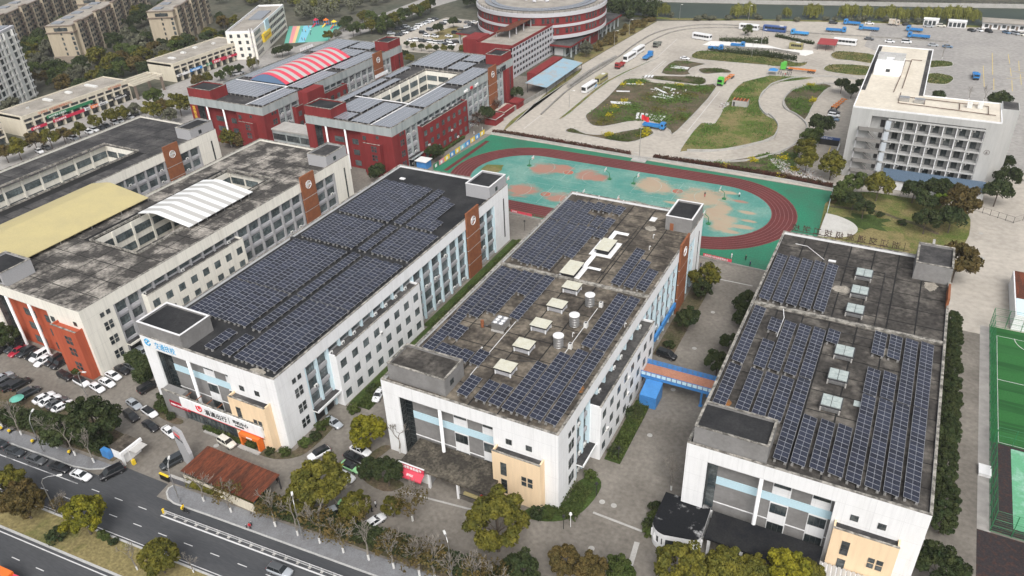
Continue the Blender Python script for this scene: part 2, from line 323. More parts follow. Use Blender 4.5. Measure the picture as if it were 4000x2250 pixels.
def worn():
    m=MATS['court_teal']; n=m.node_tree.nodes; l=m.node_tree.links; b=n['Principled BSDF']; src=b.inputs['Base Color'].links[0].from_socket; geo=n.new('ShaderNodeNewGeometry')
    ns=n.new('ShaderNodeTexNoise'); ns.inputs['Scale'].default_value=.22; ns.inputs['Detail'].default_value=9; ns.inputs['Roughness'].default_value=.7; mp=n.new('ShaderNodeMapping'); mp.inputs['Scale'].default_value=(.6,1.4,1); l.new(geo.outputs['Position'],mp.inputs['Vector']); l.new(mp.outputs[0],ns.inputs['Vector'])
    for mat,col,col2 in(('court_red',(.4,.14,.1),(.33,.2,.15)),('court_worn',(.42,.24,.17),(.4,.36,.25))):
        acc=None
        for (x,y,rx,ry,k) in WEAR:
            if k!=mat: continue
            v=n.new('ShaderNodeVectorMath'); v.operation='SUBTRACT'; l.new(geo.outputs['Position'],v.inputs[0]); v.inputs[1].default_value=(x,y,.055)
            w=n.new('ShaderNodeVectorMath'); w.operation='MULTIPLY'; l.new(v.outputs[0],w.inputs[0]); w.inputs[1].default_value=(1/rx,1/ry,0)
            d=n.new('ShaderNodeVectorMath'); d.operation='LENGTH'; l.new(w.outputs[0],d.inputs[0])
            if acc is None: acc=d.outputs['Value']
            else: q=n.new('ShaderNodeMath'); q.operation='SMOOTH_MIN'; q.inputs[2].default_value=.3; l.new(acc,q.inputs[0]); l.new(d.outputs['Value'],q.inputs[1]); acc=q.outputs[0]
        a=n.new('ShaderNodeMath'); a.operation='MULTIPLY_ADD'; l.new(ns.outputs['Fac'],a.inputs[0]); a.inputs[1].default_value=2.4; l.new(acc,a.inputs[2])
        r=n.new('ShaderNodeMapRange'); r.inputs['From Min'].default_value=2.55; r.inputs['From Max'].default_value=2.0; l.new(a.outputs[0],r.inputs['Value'])
        cm=n.new('ShaderNodeMix'); cm.data_type='RGBA'; l.new(ns.outputs['Fac'],cm.inputs['Factor']); cm.inputs['A'].default_value=(*col,1); cm.inputs['B'].default_value=(*col2,1)
        mx=n.new('ShaderNodeMix'); mx.data_type='RGBA'; f=n.new('ShaderNodeMath'); f.operation='MULTIPLY'; f.inputs[1].default_value=.85; l.new(r.outputs[0],f.inputs[0]); l.new(f.outputs[0],mx.inputs['Factor']); l.new(src,mx.inputs['A']); l.new(cm.outputs['Result'],mx.inputs['B']); src=mx.outputs['Result']
    l.new(src,b.inputs['Base Color'])
for (x,y,rx,ry,m) in((-109.5,231,4.6,4.2,'court_red'),(-89.5,231,3.2,2.6,'court_red'),(-94,231.5,3.4,3.6,'court_red'),(-104,233,3,3,'court_red'),(-109,212,4.6,4.3,'court_red'),(-94,211.5,5,3.2,'court_red'),(-70,231.5,6,4.8,'court_worn'),(-53,229,7,5.6,'court_worn'),(-46,221,3.4,6.5,'court_worn'),(-42.5,214,3.3,5.5,'court_worn'),(-58,214,5,3.5,'court_worn'),(-70,213,5,4,'court_red'),(-38,224,2.6,1,'court_worn'),(-37.5,214,3,1.2,'court_worn'),(-41,231,2.2,.9,'court_red'),(-60,222,3,.9,'court_worn'),(-40,209.5,2.6,1,'court_worn'),(-72,237,2.5,1,'court_worn'),(-36,218.5,1.8,.7,'court_worn'),(-46.5,236,3,1,'court_worn')): WEAR.append((x,y,rx,ry,m))
worn()
for (x,y) in((-100.5,231),(-61.6,230.7),(-100.4,212),(-61.6,212)): sheet('court_circle',arc(x,y,1.75,0,6.1,22),.086,'court_red')
blob(-126.5,224,3.6,4.2,.062,'grass',12,.2,'grass_patch')
# training yard
yard=[(-146.5,253),(-147,340),(-144.5,380),(-139.5,447),(-82,468),(-27,481),(24,487),(140,512),(140,254),(28,254),(-16,250)]
sheet('training_yard',yard,.016,'yard_concrete')
sheet('car_park',[(3.6,285),(140,285),(140,509),(24,484),(-27,478),(-27,430),(0,400)],.024,'yard_grey')
sheet('car_park',[(-274,340),(-262,416),(-236,414),(-219,400),(-217,345)],.02,'yard_concrete')
sheet('grass_island',[(-250,375),(-246,398),(-232,398),(-229,378),(-240,368)],.1,'dry_grass',.09)
sheet('shop_street',[(-318,140),(-318,330),(-262,330),(-262,140)],.018,'yard_grey')
sheet('playground',[(-342,366),(-313,380),(-297,346),(-317,333)],.024,'play_green')
sheet('bridge_road',[(-306,330),(-305,520),(-288,560),(-262,560),(-284,440),(-290,330)],.022,'yard_grey')
sheet('river',[(-600,470),(-300,470),(-172,452),(-133,456),(-81,470),(-27,484),(24,491),(140,516),(500,590),(500,640),(45,539),(-90,507),(-172,490),(-300,480),(-600,500)],.004,'water')
rw=MB(); ribbon(rw,[(-300,482),(-172,491),(-90,508.5),(45,540.5),(400,622)],.8,0,2.2); struct('river_wall',rw,['concrete'])
rr=MB(); ribbon(rr,[(-300,482),(-172,491),(-90,508.5),(45,540.5),(400,622)],.12,3.1,3.3)
for k in range(0,150):
    t=k/150; x=-172+t*420; y=np.interp(x,[-172,-90,45,400],[491,508.5,540.5,622]); rr.box((x-.12,y-.1,2.2),(x+.12,y+.1,3.2))
struct('river_railing',rr,['dark_metal'])
# right-hand road and pitches
sheet('school_road',[(-25.5,70),(-35.2,93),(-35.2,182),(-36,190),(26,190),(26,70)],.02,'paving')
sheet('plaza',[(16.5,182),(90,182),(90,256),(22,256),(4,214),(4,190)],.026,'yard_concrete')
sheet('pitch_verge',[(25.9,118),(25.9,186),(28,186),(28,118)],.05,'yard_grey')
sheet('football_pitch',[(28,143),(28,186.5),(80,186.5),(80,143)],.04,'turf')
tf=MB()
for k in range(0,11,2): tf.quad([(29.5,143.4+k*3.6,.048),(80,143.4+k*3.6,.048),(80,147+k*3.6,.048),(29.5,147+k*3.6,.048)])
struct('turf_stripe',tf,['turf_light'])
ln=MB(); lines([(80,182.8),(29.4,182.8),(29.4,143.4),(80,143.4)],.12,.06); lines(arc(38,183,5,-3.14,0),.12,.06); lines(arc(36,150,5,-1.5,1.5),.12,.06); lines([(29.4,165),(80,165)],.12,.06); struct('pitch_marking',ln,['line_white'])
sheet('wet_court',[(31.5,120.5),(31.5,142.3),(80,142.3),(80,120.5)],.05,'wet_green'); sheet('court_surround',[(28,118.6),(28,143),(80,143),(80,118.6)],.036,'rubber_dark')
sheet('exercise_ground',[(25.9,90),(25.9,118),(80,118),(80,90)],.034,'rubber_dark')
sheet('lawn',smooth_path([(-14.5,250),(18,252),(23,240),(20,222),(12,214),(8,188),(-15.5,186),(-15.5,212)],3,True),.07,'grass',.05)
blob(0,214,10,13,.09,'dry_grass',36,.3,'dry_lawn'); blob(-5,231,7,5,.1,'lawn',30,.4,'lawn_patch')
sheet('path',smooth_path([(-15,239),(-9,239.5),(-2,240.5),(4,238),(10,236),(15,232),(14.2,231),(9,234.6),(3,236.8),(-2,239),(-9,238),(-15,237.4)],2,True),.11,'soil')
# ---------------- the campus blocks
SCH={'white':dict(wall='white_wall',fascia='white_wall',front='grey_wall',col='pale_blue_frame',span='light_grey_wall',vol='beige_wall',stair='grey_wall'),
'cream':dict(wall='cream_wall',fascia='cream_wall',front='brick_red_wall',col='light_grey_wall',span='grey_frame',vol='brick_red_wall',stair='light_grey_wall'),
'red':dict(wall='red_wall',fascia='grey_fascia',front='red_wall',col='grey_fascia',span='grey_frame',vol='red_wall',stair='red_wall')}
HB=17.9; ZR=17.25
def campus_block(x0,y0,W,L,sch,roof,label,court=None,vol=(15.7,47.5,1.8),clock=(73,79.5),endw=89,divider=None,detail_roof=None):
    S=SCH[sch]; B=thing('campus_building',label,'building',(x0,y0,0))
    B['dims']=0; del B['dims']
    cu0,cu1,cv0,cv1=court if court else (0,0,0,0)
    # roof
    mb=MB(); z=ZR-.25
    if court:
        for a,b in(((.3,.3),(W-.3,cv0)),((.3,cv1),(W-.3,L-.3)),((.3,cv0),(cu0,cv1)),((cu1,cv0),(W-.3,cv1))): mb.box((*a,z),(*b,ZR))
    else: mb.box((.3,.3,z),(W-.3,L-.3,ZR))
    base='seam' if detail_roof else roof
    ro=mb.obj('roof',base,B)
    if detail_roof:
        nu,nv=detail_roof; du=(W-.7)/nu; dv=(L-.7)/nv; pm=MB().box((.14,.14,0),(du-.14,dv-.14,.05),0,False).mesh('roof_slab',[roof])
        for i in range(nu):
            for j in range(nv):
                a=.35+i*du;b=.35+j*dv
                if court and cu0-1<a+du/2<cu1+1 and cv0-1<b+dv/2<cv1+1: continue
                ob('roof_slab',pm,ro,(a,b,ZR))
    # fascia ring and coping
    mb=MB(); zf=14.9
    mb.box((0,0,zf),(W,.35,HB)); mb.box((0,L-.35,zf),(W,L,HB)); mb.box((W-.35,.35,zf),(W,L-.35,HB)); mb.box((0,.35,zf),(.35,L-.35,HB))
    mb.obj('fascia',S['fascia'],B)
    mb=MB(); e=.04
    mb.box((-e,-e,HB),(W+e,.42,HB+.1)); mb.box((-e,L-.42,HB),(W+e,L+e,HB+.1)); mb.box((W-.42,.42,HB),(W+e,L-.42,HB+.1)); mb.box((-e,.42,HB),(.42,L-.42,HB+.1))
    mb.obj('coping','coping',B)
    if divider:
        dm=MB(); dm.box((.4,divider-.4,ZR-.1),(W-.4,divider+.4,HB-.12)); dm.obj('roof_kerb','coping' if roof!='roof_dark' else 'roof_dark',B)
    # side and back walls
    mb=MB(); mb.box((.02,.4,0),(.4,L-.02,zf)); mb.box((.4,L-.4,0),(W-1.6,L-.02,zf)); 
    mb.box((W-1.6,endw,0),(W-.01,L-.02,zf)); mb.box((24.0,.01,0),(W-.01,3.,zf)); mb.box((W-1.6,3,0),(W-.01,8.1,zf))
    mb.box((.01,.01,0),(3.7,2.4,zf))
    if sch=='red': mb.box((W-1.6,endw+2.2,0),(W+.6,endw+4.6,zf-.1))
    mb.obj('wall',S['wall'],B)
    # recessed front
    mb=MB(); mb.box((3.7,2.1,0),(24,2.4,zf)); mb.obj('front_wall',S['front'],B)
    # bay wall behind the windows on the long side
    mb=MB(); mb.box((W-1.6,8.1,0),(W-.85,endw,zf)); mb.obj('bay_wall',S['span'],B)
    fl=[0,3.75,7.5,11.25,14.9]
    nxt=[]
    secs=[(8.1,vol[0],2)]; 
    n3=max(1,round((clock[0]-vol[1])/4.25)); secs.append((vol[1],clock[0],n3)); secs.append((clock[1],endw,2))
    cm=None
    for a,b,n in secs:
        st=(b-a)/n
        for i in range(n+1):
            v=a+i*st
            w0,w1=(v-.28,v+.28)
            if i==0: w0,w1=a,a+.5
            if i==n: w0,w1=b-.5,b
            MB().box((W-.86,w0,0),(W-.12,w1,zf)).obj('pilaster',S['col'],B)
        for k in range(4):
            sp=MB(); sp.box((W-.86,a,fl[k]+(0 if k else 0)),(W-.45,b,fl[k]+.85)); sp.obj('spandrel',S['span'],B)
            for i in range(n):
                wd=st-.62; win(B,(W-.83,a+(i+.5)*st,fl[k]+.87),wd,2.15 if k<3 else 2.3,4,2,XF,'glass_teal','grey_frame' if sch=='red' else 'frame_dark')
                if R_.random()<.3: ac(B,(W-.45,a+(i+.5)*st+R_.uniform(-1,1),fl[k]+.87),XF)
    # projecting volume with square windows
    v0,v1,p=vol; zt=13.3
    mb=MB(); dp=.13; nw=8; st=(v1-v0)/nw; ww=1.0; rows=(1.35,5.35,9.35); mb.box((W-.85,v0,0),(W+p-dp,v1,zt-.5))
    zz0=0.
    for zq in rows: mb.box((W+p-dp,v0,zz0),(W+p,v1,zq)); zz0=zq+2.
    mb.box((W+p-dp,v0,zz0),(W+p,v1,zt-.5))
    for zq in rows:
        for i in range(nw+1):
            a=v0 if i==0 else v0+(i-.5)*st+ww; e=v1 if i==nw else v0+(i+.5)*st-ww; mb.box((W+p-dp,a,zq),(W+p,e,zq+2.))
    
    mb.box((W+p-.3,v0,zt-.5),(W+p,v1,zt)); mb.box((W-.84,v0,zt-.5),(W+p-.3,v0+.3,zt)); mb.box((W-.84,v1-.3,zt-.5),(W+p-.3,v1,zt)); mb.obj('projecting_wing',S['wall'],B)
    MB().box((W-.8,v0+.32,zt-.48),(W+p-.32,v1-.32,zt-.42)).obj('wing_roof',"roof_charcoal",B)
    MB().box((W+p-.34,v0-.03,zt),(W+p+.04,v1+.03,zt+.07)).obj('wing_coping','coping',B)
    nw=8; st=(v1-v0)/nw
    for i in range(nw):
        for zz in(1.35,5.35,9.35): 
            win(B,(W+p-dp+.02,v0+(i+.5)*st,zz),2.0,2.0,2,2,XF,'glass_teal')
            if R_.random()<.12: ac(B,(W+p,v0+(i+.5)*st+1.4,zz-.2),XF)
        # strip windows above
        win(B,(W-.84,v0+(i+.5)*st,zt+.1),st-.7,1.4,4,1,XF,'glass_teal'); MB().box((W-.86,v0+i*st-.25,zt-.4),(W-.2,v0+i*st+.25,zf)).obj('pilaster',S['col'],B)
        if R_.random()<.45: ac(B,(W-.3,v0+(i+.2)*st,zt-.42),XF)
    # small grouped windows by the near corner
    for zz in(2.,5.9,9.9): 
        for dv in(-.62,.62):
            for dz in(0,1.15): win(B,(W+.02,5.6+dv,zz+dz),.95,.95,1,1,XF)
    for dv in(-.75,.85): win(B,(W+.02,5.6+dv,13.7-.1),1.,1.1,2,1,XF)
    # entrance canopy and doorway in the first bays
    c=MB(); c.box((W-.4,8.1,3.7),(W+1.5,vol[0],3.95)); c.box((W+1.3,8.1,3.95),(W+1.5,vol[0],4.25)); k=c.obj('entrance_canopy',S['fascia'],B); MB().box((W-.4,8.15,3.95),(W+1.3,vol[0]-.05,4.02)).obj('canopy_roof','roof_charcoal',k); MB().box((W-.8,9,0),(W-.4,vol[0]-1,3.2)).obj('doorway','black',B)
    # slit in the end wall
    MB().box((W-.05,L-3.2,2.4),(W+.03,L-2.6,14.6)).obj('slit_window','glass',B)
    # clock panel with a round opening
    c0,c1=clock; cy=(c0+c1)/2; cz=16.3; r=1.15; n=28; mb=MB(); zt2=19.6; xf=W+(.5 if p>0 else -.1); xb=xf-.45
    rim=[(cy+r*math.cos(2*math.pi*k/n),cz+r*math.sin(2*math.pi*k/n)) for k in range(n)]
    def outer(a):
        ca,sa=math.cos(a),math.sin(a); t=min((c1-cy)/abs(ca) if abs(ca)>1e-6 else 9e9,((zt2-cz) if sa>0 else (cz-12.6))/abs(sa) if abs(sa)>1e-6 else 9e9); return (cy+t*ca,cz+t*sa)
    angs=sorted(set([2*math.pi*k/n for k in range(n)]+[math.atan2(s1,s2)%(2*math.pi) for s1,s2 in((zt2-cz,c1-cy),(zt2-cz,c0-cy),(12.6-cz,c0-cy),(12.6-cz,c1-cy))]))
    for a,b in zip(angs,angs[1:]+[angs[0]+2*math.pi]):
        i1=(cy+r*math.cos(a),cz+r*math.sin(a));i2=(cy+r*math.cos(b),cz+r*math.sin(b));o1=outer(a);o2=outer(b)
        mb.quad([(xf,*i1),(xf,*o1),(xf,*o2),(xf,*i2)]); mb.quad([(xb,*i2),(xb,*o2),(xb,*o1),(xb,*i1)]); mb.quad([(xf,*i2),(xb,*i2),(xb,*i1),(xf,*i1)][::-1])
        mb.quad([(xf,*o1),(xb,*o1),(xb,*o2),(xf,*o2)])
    ck=mb.obj('clock_panel','brown_panel',B)
    for z0,z1 in((.01,4.2),(4.45,8.4),(8.65,12.35)): MB().box((xb,c0,z0),(xf,c1,z1)).obj('clock_panel_slab','brown_panel',ck)
    bb=MB(); 
    for z0 in(4.2,8.4,12.35): bb.box((xb,c0+.02,z0),(xf-.05,c1-.02,z0+.25))
    bb.obj('panel_band',"concrete",ck)
    rg=MB(); pts=[(xf+.02,cy+r*math.cos(t),cz+r*math.sin(t)) for t in np.linspace(0,2*math.pi,33)]; rg.tube(pts,.12,5); rg.box((xb+.1,cy-r,cz-.16),(xf-.05,cy+r,cz+.16)); rg.obj('clock_ring','white_metal',ck)
    # behind the panel: dark glazing
    MB().box((W-.86,c0+.02,0),(W-.8,c1-.02,zf)).obj('stair_glazing','glass',B)
    # courtyard
    if court:
        mb=MB(); t=.3
        mb.box((cu0-t,cv0-t,ZR-.05),(cu1+t,cv0,HB-.1)); mb.box((cu0-t,cv1,ZR-.05),(cu1+t,cv1+t,HB-.1)); mb.box((cu0-t,cv0,ZR-.05),(cu0,cv1,HB-.1)); mb.box((cu1,cv0,ZR-.05),(cu1+t,cv1,HB-.1)); mb.obj('courtyard_coping','coping',B)
        mb=MB(); mb.box((cu0-t,cv0,0),(cu0-.01,cv1,ZR-.26)); mb.box((cu1+.01,cv0,0),(cu1+t,cv1,ZR-.26)); mb.box((cu0,cv1+.01,0),(cu1,cv1+t,ZR-.26)); mb.box((cu0,cv0-t,0),(cu1,cv0-.01,ZR-.26)); mb.obj('courtyard_wall','cream_wall',B)
        MB().box((cu0,cv0,.05),(cu1,cv1,.1)).obj('courtyard_floor','paving',B)
        nb=int((cv1-cv0)/6); st=(cv1-cv0)/nb
        for i in range(nb+1): MB().box((cu0-.02,cv0+i*st-.3,0),(cu0+.4,cv0+i*st+.3,ZR-.27)).obj('courtyard_column','cream_wall',B)
        for k in range(4):
            for i in range(nb): win(B,(cu0+.06,cv0+(i+.5)*st,fl[k]+1.9),st-.8,2.1,6,2,XF,'glass_teal')
            nb2=3; s2=(cu1-cu0)/nb2
            for i in range(nb2): win(B,(cu0+(i+.5)*s2,cv1-.06,fl[k]+1.9),s2-.8,2.1,6,2,0,'glass_teal')
    return B
def stair_block(B,u0,v0,u1,v1,wall,roof,zt=21.2,window=None,coping='coping',zb=ZR,ovh=.0):
    mb=MB(); mb.box((u0,v0,zb),(u1,v1,zt-.6)); k=mb.obj('stair_house',wall,B)
    r=MB(); t=.3
    r.box((u0,v0,zt-.6),(u1,v0+t,zt)); r.box((u0,v1-t,zt-.6),(u1,v1,zt)); r.box((u0,v0+t,zt-.6),(u0+t,v1-t,zt)); r.box((u1-t,v0+t,zt-.6),(u1,v1-t,zt)); r.obj('parapet',wall,k)
    MB().box((u0+t,v0+t,zt-.6),(u1-t,v1-t,zt-.45)).obj('roof',roof,k)
    c=MB(); t2=t+.05;a=u0-.06;b=u1+.06;d=v0-.06;e=v1+.06
    c.box((a,d,zt),(b,v0+t2,zt+.12)); c.box((a,v1-t2,zt),(b,e,zt+.12)); c.box((a,v0+t2,zt),(u0+t2,v1-t2,zt+.12)); c.box((u1-t2,v0+t2,zt),(b,v1-t2,zt+.12)); c.obj('coping',coping,k)
    if window=='x': win(k,(u1+.03,(v0+v1)/2-1,zb+1.3),1.2,1.2,2,1,XF)
    if window=='y': win(k,(u1-1.2,v0-.03,zb+1.2),1.1,1.2,2,1)
    if window=='door': MB().box((u0+1.2,v0-.04,zb),(u0+2.1,v0+.02,zb+2)).obj('door','brown_panel',k)
    return k
def front_column(B,u,sch,zb=0): mb=MB(); mb.cyl((u,.35),.34,zb,14.9,18); mb.obj('column',SCH[sch]['wall'],B,smooth=True)
def glass_slot(B,sch):
    mb=MB(); mb.box((3.71,2.02,0),(5.2,2.09,14.85)); mb.box((3.71,.3,0),(3.78,2.02,14.85))
    k=mb.obj('glazed_corner','glass',B); b=MB()
    for z in np.arange(.8,14.8,1.1): b.box((3.79,.3,z),(3.83,2.0,z+.05)); b.box((3.84,1.98,z),(5.2,2.01,z+.05))
    for v in(.75,1.2,1.65): b.box((3.79,v,0),(3.83,v+.05,14.8))
    b.obj('mullion','frame_dark',k)
def four_panes(B,u,v,z,s=.62,w=.95,h=.95):
    for du in(-s,s):
        for dz in(0,h+.25): win(B,(u+du,v,z+dz),w,h,1,1)
def front_white(B,beige_depth=1.9,zt=11.2,u=(24.6,34.2)):
    glass_slot(B,'white'); front_column(B,12.6,'white',0)
    f=1.98
    MB().box((5.21,f,8.75),(23.98,f+.1,10.5)).obj('blue_band','blue_wall',B)
    MB().box((5.21,f,4.3),(23.98,f+.1,4.5)).obj('white_band','white_wall',B)
    for a,b in((14.4,17.4),(20.6,23.6)):
        for z0,z1 in((10.52,14.88),(4.52,8.73),(.1,4.28)):
            k=MB().box((a,f,z0),(b,f+.1,z1)).obj('panel','white_wall',B); win(k,((a+b)/2,f-.03,z0+(z1-z0)*.42),b-a-.3,(z1-z0)*.5,3,1)
    a,b=u; d=beige_depth
    mb=MB(); mb.box((a,-d,0),(b,0,zt-.6)); mb.box((a,-d,zt-.6),(b,-d+.3,zt)); mb.box((a,-d+.3,zt-.6),(a+.3,0,zt)); mb.box((b-.3,-d+.3,zt-.6),(b,0,zt)); k=mb.obj('beige_bay','beige_wall',B)
    MB().box((a+.3,-d+.3,zt-.6),(b-.3,0,zt-.5)).obj('bay_roof','roof_charcoal',k)
    c=MB(); c.box((a-.04,-d-.04,zt),(b+.04,-d+.36,zt+.08)); c.obj('bay_coping','coping',k)
    four_panes(k,b-2.6,-d-.03,5.2); 
    win(k,(a+2.3,-d-.03,6.1),1.2,3.0,1,3); win(k,(a+2.3,-d-.03,1.6),1.2,3.4,1,3)
    for x in(27.2,31.2): win(B,(x,-.03,12.1),1.2,1.2,2,1)
def front_red(B,sch):
    glass_slot(B,sch); 
    for u in(8.6,17): front_column(B,u,'white')
    for u in(12.6,19.6):
        for z in(1,5,9,): win(B,(u,2.05,z),4.2 if u<15 else 2.6,2.,5,2,0,'glass_teal')
    a,b,d,zt=27,35.5,2.,13.2
    if sch=='red': a,b,zt=26,33,12
    mb=MB(); mb.box((a,-d,0),(b,0,zt-.6)); mb.box((a,-d,zt-.6),(b,-d+.3,zt)); mb.box((b-.3,-d+.3,zt-.6),(b,0,zt)); mb.box((a,-d+.3,zt-.6),(a+.3,0,zt)); k=mb.obj('front_bay',SCH[sch]['vol'],B)
    c=MB(); c.box((a-.04,-d-.04,zt),(b+.04,-d+.36,zt+.08)); c.obj('bay_coping','coping',k)
    for z in(2,6,9.2): four_panes(k,(a+b)/2+1,-d-.03,z)
    win(B,(25.4,-.03,12.2),1.4,1.5,2,1); win(B,(b-2,-.03,13.3),1.1,1.1,1,1)
B5=campus_block(-21.2,98.7,37.1,82.4,'white','roof_slate','white school building at the right, dark roof with solar panels and glass skylights',vol=(14.8,46,-.3),clock=(62,68.5),endw=75,divider=48,detail_roof=(7,14))
B4=campus_block(-78.3,91.1,36.9,91.0,'white','roof_brown','white school building whose brown stained roof carries vents, water tanks and solar panels',vol=(14.8,46.2,2.1),clock=(70,76.8),endw=84.5,divider=48.5,detail_roof=(6,15))
B3=campus_block(-133.6,82.3,36.7,97.2,'white','roof_dark','white school building with black roof covered by big solar fields',clock=(73,79.5),endw=89,divider=47.3)
B2=campus_block(-189.7,82.7,36.4,97.2,'cream','roof_grey','cream school building with blotchy grey roof, courtyard and brick red front',court=(8.6,26,25,74),clock=(74,80),endw=89.5,detail_roof=(6,16))
B1=campus_block(-248,82.7,37,98.4,'cream','roof_charcoal','cream school building at the far left with dark roof and long open courtyard',court=(11,27,25,74),clock=(75.5,81.5),endw=90,detail_roof=(6,16))
R2=campus_block(-191,204,37.2,90,'red','roof_charcoal','red school building with open courtyard and solar panels beside the sports ground',court=(10.3,26.8,25,64),clock=(68,74.5),endw=81)
R1=campus_block(-248.3,204,37.2,91.5,'red','roof_charcoal','red school building whose courtyard is covered by a red arched roof',clock=(69,75.5),endw=82)
for B in(B5,B4,B3): front_white(B)
front_red(B2,'cream'); front_red(R2,'red'); front_red(R1,'red')
stair_block(B5,.8,.7,12.8,7.7,'grey_wall','roof_dark',21.3); stair_block(B5,29.6,72,36.9,82.0,'grey_wall','roof_charcoal',21.4)
stair_block(B4,1,1.4,13.6,8.2,'grey_wall','roof_slate',21.1,'x'); stair_block(B4,30,80.6,36.7,90.6,'grey_wall','roof_dark',21.1,'door','white_metal')
stair_block(B3,.2,.2,12.7,8.3,'grey_wall','roof_dark',21.,None,'white_metal'); stair_block(B3,29,87,36.5,96.6,'light_grey_wall','roof_dark',21,'x','white_metal')
stair_block(B2,0.6,.5,10,8.2,'light_grey_wall','roof_dark',21.,'y'); stair_block(B2,29,87,36.2,96.7,'light_grey_wall','roof_charcoal',21,'x')
stair_block(B1,0.6,.5,10,8.2,'light_grey_wall','roof_dark',21.); stair_block(B1,30,88,36.8,98,'light_grey_wall','roof_dark',21,'x')
for B,L in((R2,90),(R1,91.5)): stair_block(B,.3,.3,12,9,'red_wall','roof_dark',21.3); stair_block(B,29.5,L-9.5,36.8,L-.4,'red_wall','roof_dark',21.3)
# ---------------- solar panels
PW,PL,PP=2.278,1.134,1.155; TILT=rad(9.5)
mb=MB(); mb.box((0,0,0),(PW,PL,.04),0,False)
for a,b in((.035,PW/2-.02),(PW/2+.02,PW-.035)): mb.quad([(a,.03,.044),(b,.03,.044),(b,PL-.03,.044),(a,PL-.03,.044)],1)
PVM=mb.mesh('solar_panel',['pv_frame','pv_cell'])
FTM=MB().box((-.2,-.2,0),(.2,.2,.3)).mesh('footing',['footing'])
ORD=['first','second','third','fourth','fifth','sixth','seventh','eighth','ninth','tenth','eleventh','twelfth']
def pv(X,Y,n,strips=1,pitch=2.8,z=18.12,label='',zr=ZR+.05,ends=None):
    T=thing('solar_array',label,'solar panels',(X,Y,zr),0,'solar arrays on the school roofs')
    h=z-zr; rl=MB()
    for s in range(strips):
        nn=n[s] if isinstance(n,(list,tuple)) else n
        for k in range(nn): 
            o=ob('solar_panel',PVM,T,(s*pitch,k*PP+R_.uniform(-.008,.008),h)); o.rotation_euler=(0,TILT+R_.uniform(-.005,.005),0)
        for u in(.35,PW-.4): zz=h-u*math.tan(TILT); rl.box((s*pitch+u,-.1,zz-.1),(s*pitch+u+.06,nn*PP+.08,zz-.02))
        for k in range(0,nn+1,2):
            if s==strips-1 or k==0 : ob('footing',FTM,T,(s*pitch+PW-.3,k*PP+(-.02 if k else .1),0)); rl.box((s*pitch+PW-.33,k*PP+.05,.25),(s*pitch+PW-.27,k*PP+.11,h-.36))
            if k==0: ob('footing',FTM,T,(s*pitch+.35,.1,0))
    rl.obj('rail','pv_frame',T); return T
rb='roof with glass skylights'
for i,x in enumerate((-20.2,-17.4,-14.6,-11.85,-9.05)): pv(x,148.3,18,label=f'{ORD[i]} panel row from the left, far left field, {rb}')
pv(-20.1,124.2,18,label=f'long panel row on the left edge, middle of the {rb}')
pv(-16.15,137.1,4,label=f'short lone panel row in front of the cross kerb, left, {rb}'); pv(-16.1,124.3,8,label=f'medium panel row, second from the left, middle field, {rb}')
for i,x in enumerate((-13.4,-10.5,-7.7)): pv(x,124.4,15,label=f'{ORD[i+2]} panel row from the left, middle field, {rb}')
pv(-5,137.7,4,label=f'short panel row just left of a glass skylight')
for i,(x,n) in enumerate(((3.35,7),(6.15,7))): pv(x,137.1,n,label=f'{ORD[i]} short row right of the skylights and against the cross kerb'); pv(x,124.2,7,label=f'{ORD[i]} short row of panels right of the skylights, below the gap in the field')
for i,x in enumerate((8.95,11.7)): pv(x,124.1,18,label=f'long panel row, {["second","first"][i]} from the right, middle of the {rb}')
for i,x in enumerate((-20.1,-16.1,-13.25,-10.5)): pv(x,110.5,11,label=f'{ORD[i]} panel row from the left, behind the roof house, {rb}')
pv(-7.7,100.9,20,label=f'long panel row beside the near roof house, {rb}')
for i,x in enumerate((-5,-2.1,.7)): pv(x,101.2,11,label=f'{ORD[i]} of three medium rows below the nearest glass skylight')
for i,x in enumerate((3.4,6.2,8.9,11.7)): pv(x,100.7,20,label=f'{ORD[i]} of four long panel rows, near right corner, {rb}')
rb='brown roof with water tanks'
for i,(x,y,n) in enumerate(((-77,164.9,10),(-74.3,164.8,11),(-71.5,164.8,11))): pv(x,y,n,label=f'{ORD[i]} panel row from the left, farthest field, {rb}')
for i,x in enumerate((-69,-66.1,-63.3)): pv(x,173.8,4,label=f'{ORD[i]} short panel row by the far parapet, {rb}'); pv(x,165,5,label=f'{ORD[i]} short panel row, second rank from far parapet, {rb}')
for i,(x,y,n) in enumerate(((-76.8,142.4,19),(-74,141.4,20),(-71.2,141.4,20),(-68.4,141.4,20),(-65.7,148.2,14),(-63,159.9,4))): pv(x,y,n,label=f'{ORD[i]} panel row from the left beyond cross kerb, {rb}')
for i,(x,n) in enumerate(((-51.1,15),(-48.2,11),(-45.3,8))): pv(x,141.1,n,label=f'{ORD[i]} of three stepped panel rows right of white coated vents')
for i,(x,y,n) in enumerate(((-76.8,117.1,18),(-74,117.1,18),(-71.2,119.7,16),(-68.5,129,8),(-65.7,119.8,16))): pv(x,y,n,label=f'{ORD[i]} panel row from the left before the cross kerb, {rb}')
pv(-76.5,103,12,label=f'panel row on left parapet behind the roof house, {rb}'); pv(-73.8,108.4,4,label='small array of four panels left of the steel water box')
for i,x in enumerate((-73.6,-71.1,-68.5,-65.6)): pv(x,102.6,3 if i<3 else 4,label=f'{ORD[i]} short panel row behind the near roof house, {rb}')
for i,x in enumerate((-63.1,-59.3,-56.45)): pv(x,93.7,5,label=f'{ORD[i]} short panel row right of the roof house, {rb}')
